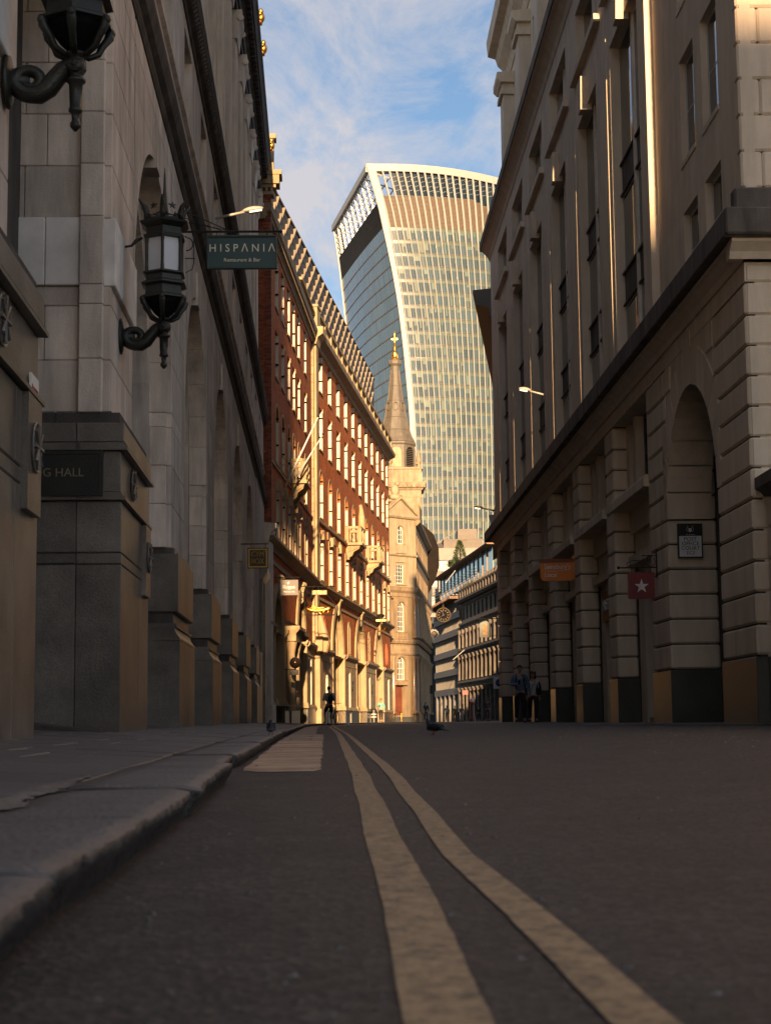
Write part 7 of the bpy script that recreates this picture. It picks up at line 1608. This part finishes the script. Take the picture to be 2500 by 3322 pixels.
# bicycle
bike = thing('bicycle', 'dark bicycle held upright between the cyclist\'s legs at the kerb', 'bicycle', (-.86, 76.85, .185), None, R(18))
tyre = mat('rubber', (.012, .012, .012), .7); Bz = lambda y, z, x=0: (x, y, z)
for yy in (-.52, .50):
    mb = MB(); mb.tube([Bz(yy+.325*math.cos(a), .34+.325*math.sin(a)) for a in [i*math.pi/12 for i in range(24)]], .018, 6, closed=True); wh = mk('wheel', mb, tyre, bike, world=False, smooth=True); mb = MB()
    for i in range(12): a = i*math.pi/6; mb.tube([Bz(yy, .34), Bz(yy+.31*math.cos(a), .34+.31*math.sin(a))], .003, 3)
    mb.ball(Bz(yy, .34), .03, 6, 4); mk('spokes', mb, steel, wh, world=False)
mb = MB()
for a, b, r_ in (((-.05, .30), (.16, .86), .016), ((-.05, .30), (-.36, .82), .018), ((.14, .80), (-.36, .80), .016), ((-.05, .30), (.50, .34), .010), ((.14, .80), (.50, .34), .010), ((-.36, .90), (-.52, .34), .014)): mb.tube([Bz(*a), Bz(*b)], r_, 6)
mk('frame', mb, mat('dark_frame_paint', (.03, .02, .02), .35), bike, world=False); mb = MB(); mb.tube([(-.28, -.40, .98), (-.2, -.36, 1.0), (0, -.36, .95), (.2, -.36, 1.0), (.28, -.40, .98)], .014, 6); mk('handlebar', mb, black_iron, bike, world=False); mb = MB(); mb.ball((0, .18, .90), (.06, .13, .03), 8, 5); mk('saddle', mb, blackc, bike, world=False, smooth=True)
mb = MB(); mb.tube([(0, -.05, .30), (.09, -.05, .30), (.09, -.05, .16), (.14, -.05, .16)], .012, 5); mb.tube([(0, -.05, .30), (-.09, -.05, .30), (-.09, -.05, .44), (-.14, -.05, .44)], .012, 5); mk('pedals', mb, black_iron, bike, world=False)
# far pedestrians
FARP = [('man in a dark cap and black clothes checking his phone by the corner steps', 5.35, 150, 1.80, 'arms', blackc, blackc, skin), ('woman in a black top and grey jeans beside the man in the cap', 6.55, 151, 1.68, 'walk', blackc, denim, skin),
        ('person in a white top carrying a dark bag near the slab building', 10.6, 190, 1.74, 'walk', whitec, cloth('brown_trousers', (.12, .06, .03)), skin2), ('person in an olive jacket behind the one in white', 11.6, 192, 1.70, 'stand', cloth('olive_jacket', (.16, .14, .05)), blackc, skin),
        ('pedestrian in a pale blue jacket standing by the round columns', 12.9, 200, 1.78, 'stand', cloth('pale_blue_jacket', (.16, .20, .27)), whitec, skin), ('person in maroon seen small in front of the ornate building', 17.2, 208, 1.66, 'walk', cloth('maroon_coat', (.05, .012, .014)), blackc, skin2),
        ('person in a white shirt with a black rucksack by the ornate building', 18.5, 208, 1.66, 'walk', whitec, blackc, skin), ('tall man in black standing next to the last stone pier', 10.9, 137, 1.82, 'arms', blackc, blackc, skin2), ('small dark figure between the red-topped lamp and the columns', 14.6, 196, 1.72, 'stand', blackc, blackc, skin)]
for i, (lab, x, y, h, ps, a, b, s_) in enumerate(FARP): person(lab, (x, y, .31+.0003*y), R(20*math.sin(i*3)), h, ps, a, b, s_, bag='backpack' if 'rucksack' in lab or 'bag' in lab else None, hair='long' if 'woman' in lab else 'short', headdown=.05 if ps == 'arms' else .02)
# bollards with red and white tops
redw = mat('bollard_red', (.30, .02, .02), .5); whb = mat('bollard_white', (.5, .48, .45), .5)
def bollard(label, x, y, h=1.05, r=.09, group='black bollards with red and white caps'):
    t = thing('bollard', label, 'bollard', (x, y, .3), group); mb = MB(); mb.lathe((0, 0, 0), [(r*1.4, 0), (r*1.4, .12), (r, .16), (r*.9, h*.72), (r*1.15, h*.74), (r*1.15, h*.77)], 8); mk('post', mb, black_iron, t, world=False, smooth=True)
    for i, (z0, z1, m_) in enumerate(((.77, .83, redw), (.83, .92, whb), (.92, .95, redw), (.95, 1.0, whb))): mb = MB(); mb.lathe((0, 0, 0), [(r*(1.05-.12*i), h*z0), (r*(.95-.14*i), h*z1)], 8); mk('band', mb, m_, t, world=False)
    return t
for i, (x, y, w_) in enumerate([(9.4, 150, 'left of the distant clock wall'), (12.0, 197, 'in front of the first round column'), (13.9, 198, 'beside the pedestrian in pale blue'), (15.9, 199, 'right of the tall red-topped police post'), (18.4, 200, 'near the white-shirted walker'), (19.0, 190, 'nearest the last stone pier'), (5.0, 148.5, 'left of the man in the cap')]): bollard('slim black bollard with white and red cap '+w_, x, y)
pp_ = thing('lamp_post', 'stout dark post with a red and white lantern top in front of the distant columns', 'post', (9.9, 140, .3)); mb = MB(); mb.lathe((0, 0, 0), [(.26, 0), (.26, .25), (.18, .35), (.16, 1.4), (.2, 1.45)], 8); mk('post', mb, mat('dark_red_post', (.05, .008, .008), .4), pp_, world=False)
mb = MB(); mb.lathe((0, 0, 0), [(.18, 1.45), (.22, 1.5), (.22, 1.62)], 8); mk('red_band', mb, redw, pp_, world=False); mb = MB(); mb.lathe((0, 0, 0), [(.2, 1.62), (.17, 1.8), (.08, 1.9), (.03, 2.0), (.05, 2.08), (.01, 2.15)], 8); mk('cap', mb, whb, pp_, world=False)
p3_ = thing('traffic_light', 'slim dark post with a signal head by the slab building', 'traffic light', (7.4, 158, .3)); mb = MB(); mb.tube([(0, 0, 0), (0, 0, 3.4)], .05, 6); mk('post', mb, black_iron, p3_, world=False); mb = MB(); mb.box(I, -.14, .14, -.1, .1, 2.6, 3.4); mk('signal_head', mb, black_iron, p3_, world=False)
bs = thing('direction_sign', 'small blue fingerpost sign by the tall man in black', 'sign', (17.0, 200, 2.2)); mb = MB(); mb.box(I, 16.6, 17.4, 200, 200.05, 2.0, 2.6); mk('board', mb, mat('blue_disc', (.01, .05, .22), .4), bs); rod(bs, [(16.4, 200, .3), (16.4, 200, 2.6)], .05, 'post')
rs_ = thing('shop_sign', 'small red box sign on the wall beside the ornate columns', 'sign', (13.8, 210, 4)); mb = MB(); mb.box(I, 13.6, 14.3, 209, 209.1, 3.6, 4.1); mk('board', mb, redw, rs_)
bn = thing('litter_bin', 'dark litter bin with white bands behind the woman in mint', 'bin', (1.6, 124.5, .3)); mb = MB(); mb.lathe((0, 0, 0), [(.2, 0), (.22, .9), (.18, 1.0)], 10); mk('body', mb, black_iron, bn, world=False)
for z in (.35, .55): mb = MB(); mb.lathe((0, 0, 0), [(.215, z), (.225, z+.1)], 10); mk('band', mb, whb, bn, world=False)
for k, (x, y, lab) in enumerate([(3.7, 145.0, 'left brass handrail of the corner door steps'), (5.4, 147, 'right brass handrail of the corner door steps')]): t = thing('handrail', lab, 'handrail', (x, y, .3)); rod(t, [(x, y, .3), (x, y, 1.35), (x+.5, y-.6, 1.05), (x+.5, y-.6, .3)], .03, 'rail', gold)
# pigeons
pg = mat('pigeon_grey', (.045, .045, .055), .55, var=.25, grime=.2, noise=20, isl=0); pgd = mat('pigeon_dark', (.02, .022, .026), .5, isl=0); pf_ = mat('pigeon_feet', (.25, .06, .04), .6)
def pigeon(label, loc, rz, s=1.0):
    t = thing('pigeon', label, 'pigeon', loc, 'pigeons on the ground', rz)
    J = {'b': (0, 0, .13, (.055, .06)), 'r': (0, .07, .12, (.04, .035)), 't': (0, .15, .095, (.025, .012)), 'tt': (0, .21, .08, (.022, .006)), 'c': (0, -.055, .145, (.045, .052)), 'n': (0, -.085, .195, .026), 'h': (0, -.095, .235, .022), 'hh': (0, -.11, .238, .016)}
    skinmesh('body', J, [('b', 'r'), ('r', 't'), ('t', 'tt'), ('b', 'c'), ('c', 'n'), ('n', 'h'), ('h', 'hh')], pg, t, 2, lambda mb: mb.tube([(0, -.12, .236), (0, -.15, .228)], [.007, .002], 5))
    for q in (-1, 1):
        mb = MB(); mb.ball((q*.05, .03, .135), (.014, .10, .04), 10, 6); mk('wing', mb, pgd, t, world=False, smooth=True)
        mb = MB(); mb.tube([(q*.02, .0, .09), (q*.022, -.005, .01)], .006, 5); mb.tube([(q*.022, -.005, .008), (q*.022, -.04, .004)], .004, 4); mb.tube([(q*.022, -.005, .008), (q*.022+.015, -.03, .004)], .004, 4); mk('leg', mb, pf_, t, world=False)
        mb = MB(); mb.ball((q*.019, -.10, .241), .004, 5, 4); mk('eye', mb, redw, t, world=False)
    for ch_ in t.children: ch_.scale = (s, s, s)*1
    for ch_ in t.children: ch_.location.z = (0 if ch_.name.startswith('leg') else -.03*s)
    for ch_ in t.children:
        if ch_.name.startswith('leg'): ch_.scale.z = s*.7
    return t
pigeon('dark pigeon standing on the left pavement facing the camera', (-.60-.35, 20, pavz(-.95, 20)+.002), 0, .85)
pigeon('grey pigeon walking on the road in the middle of the street', (1.2, 25, roadz(1.2, 25)), R(-115), 1.15)
t = thing('litter', 'scrap of crumpled white paper lying near the far kerb', 'litter', (-.2, 72, roadz(-.2, 72))); mb = MB(); mb.add([(-.08, 0, 0), (.07, -.03, .0), (.1, .05, .07), (-.03, .04, .1), (0, -.05, .08)], [(0, 1, 4), (1, 2, 4), (2, 3, 4), (3, 0, 4)]); mk('paper', mb, whitep, t, world=False)
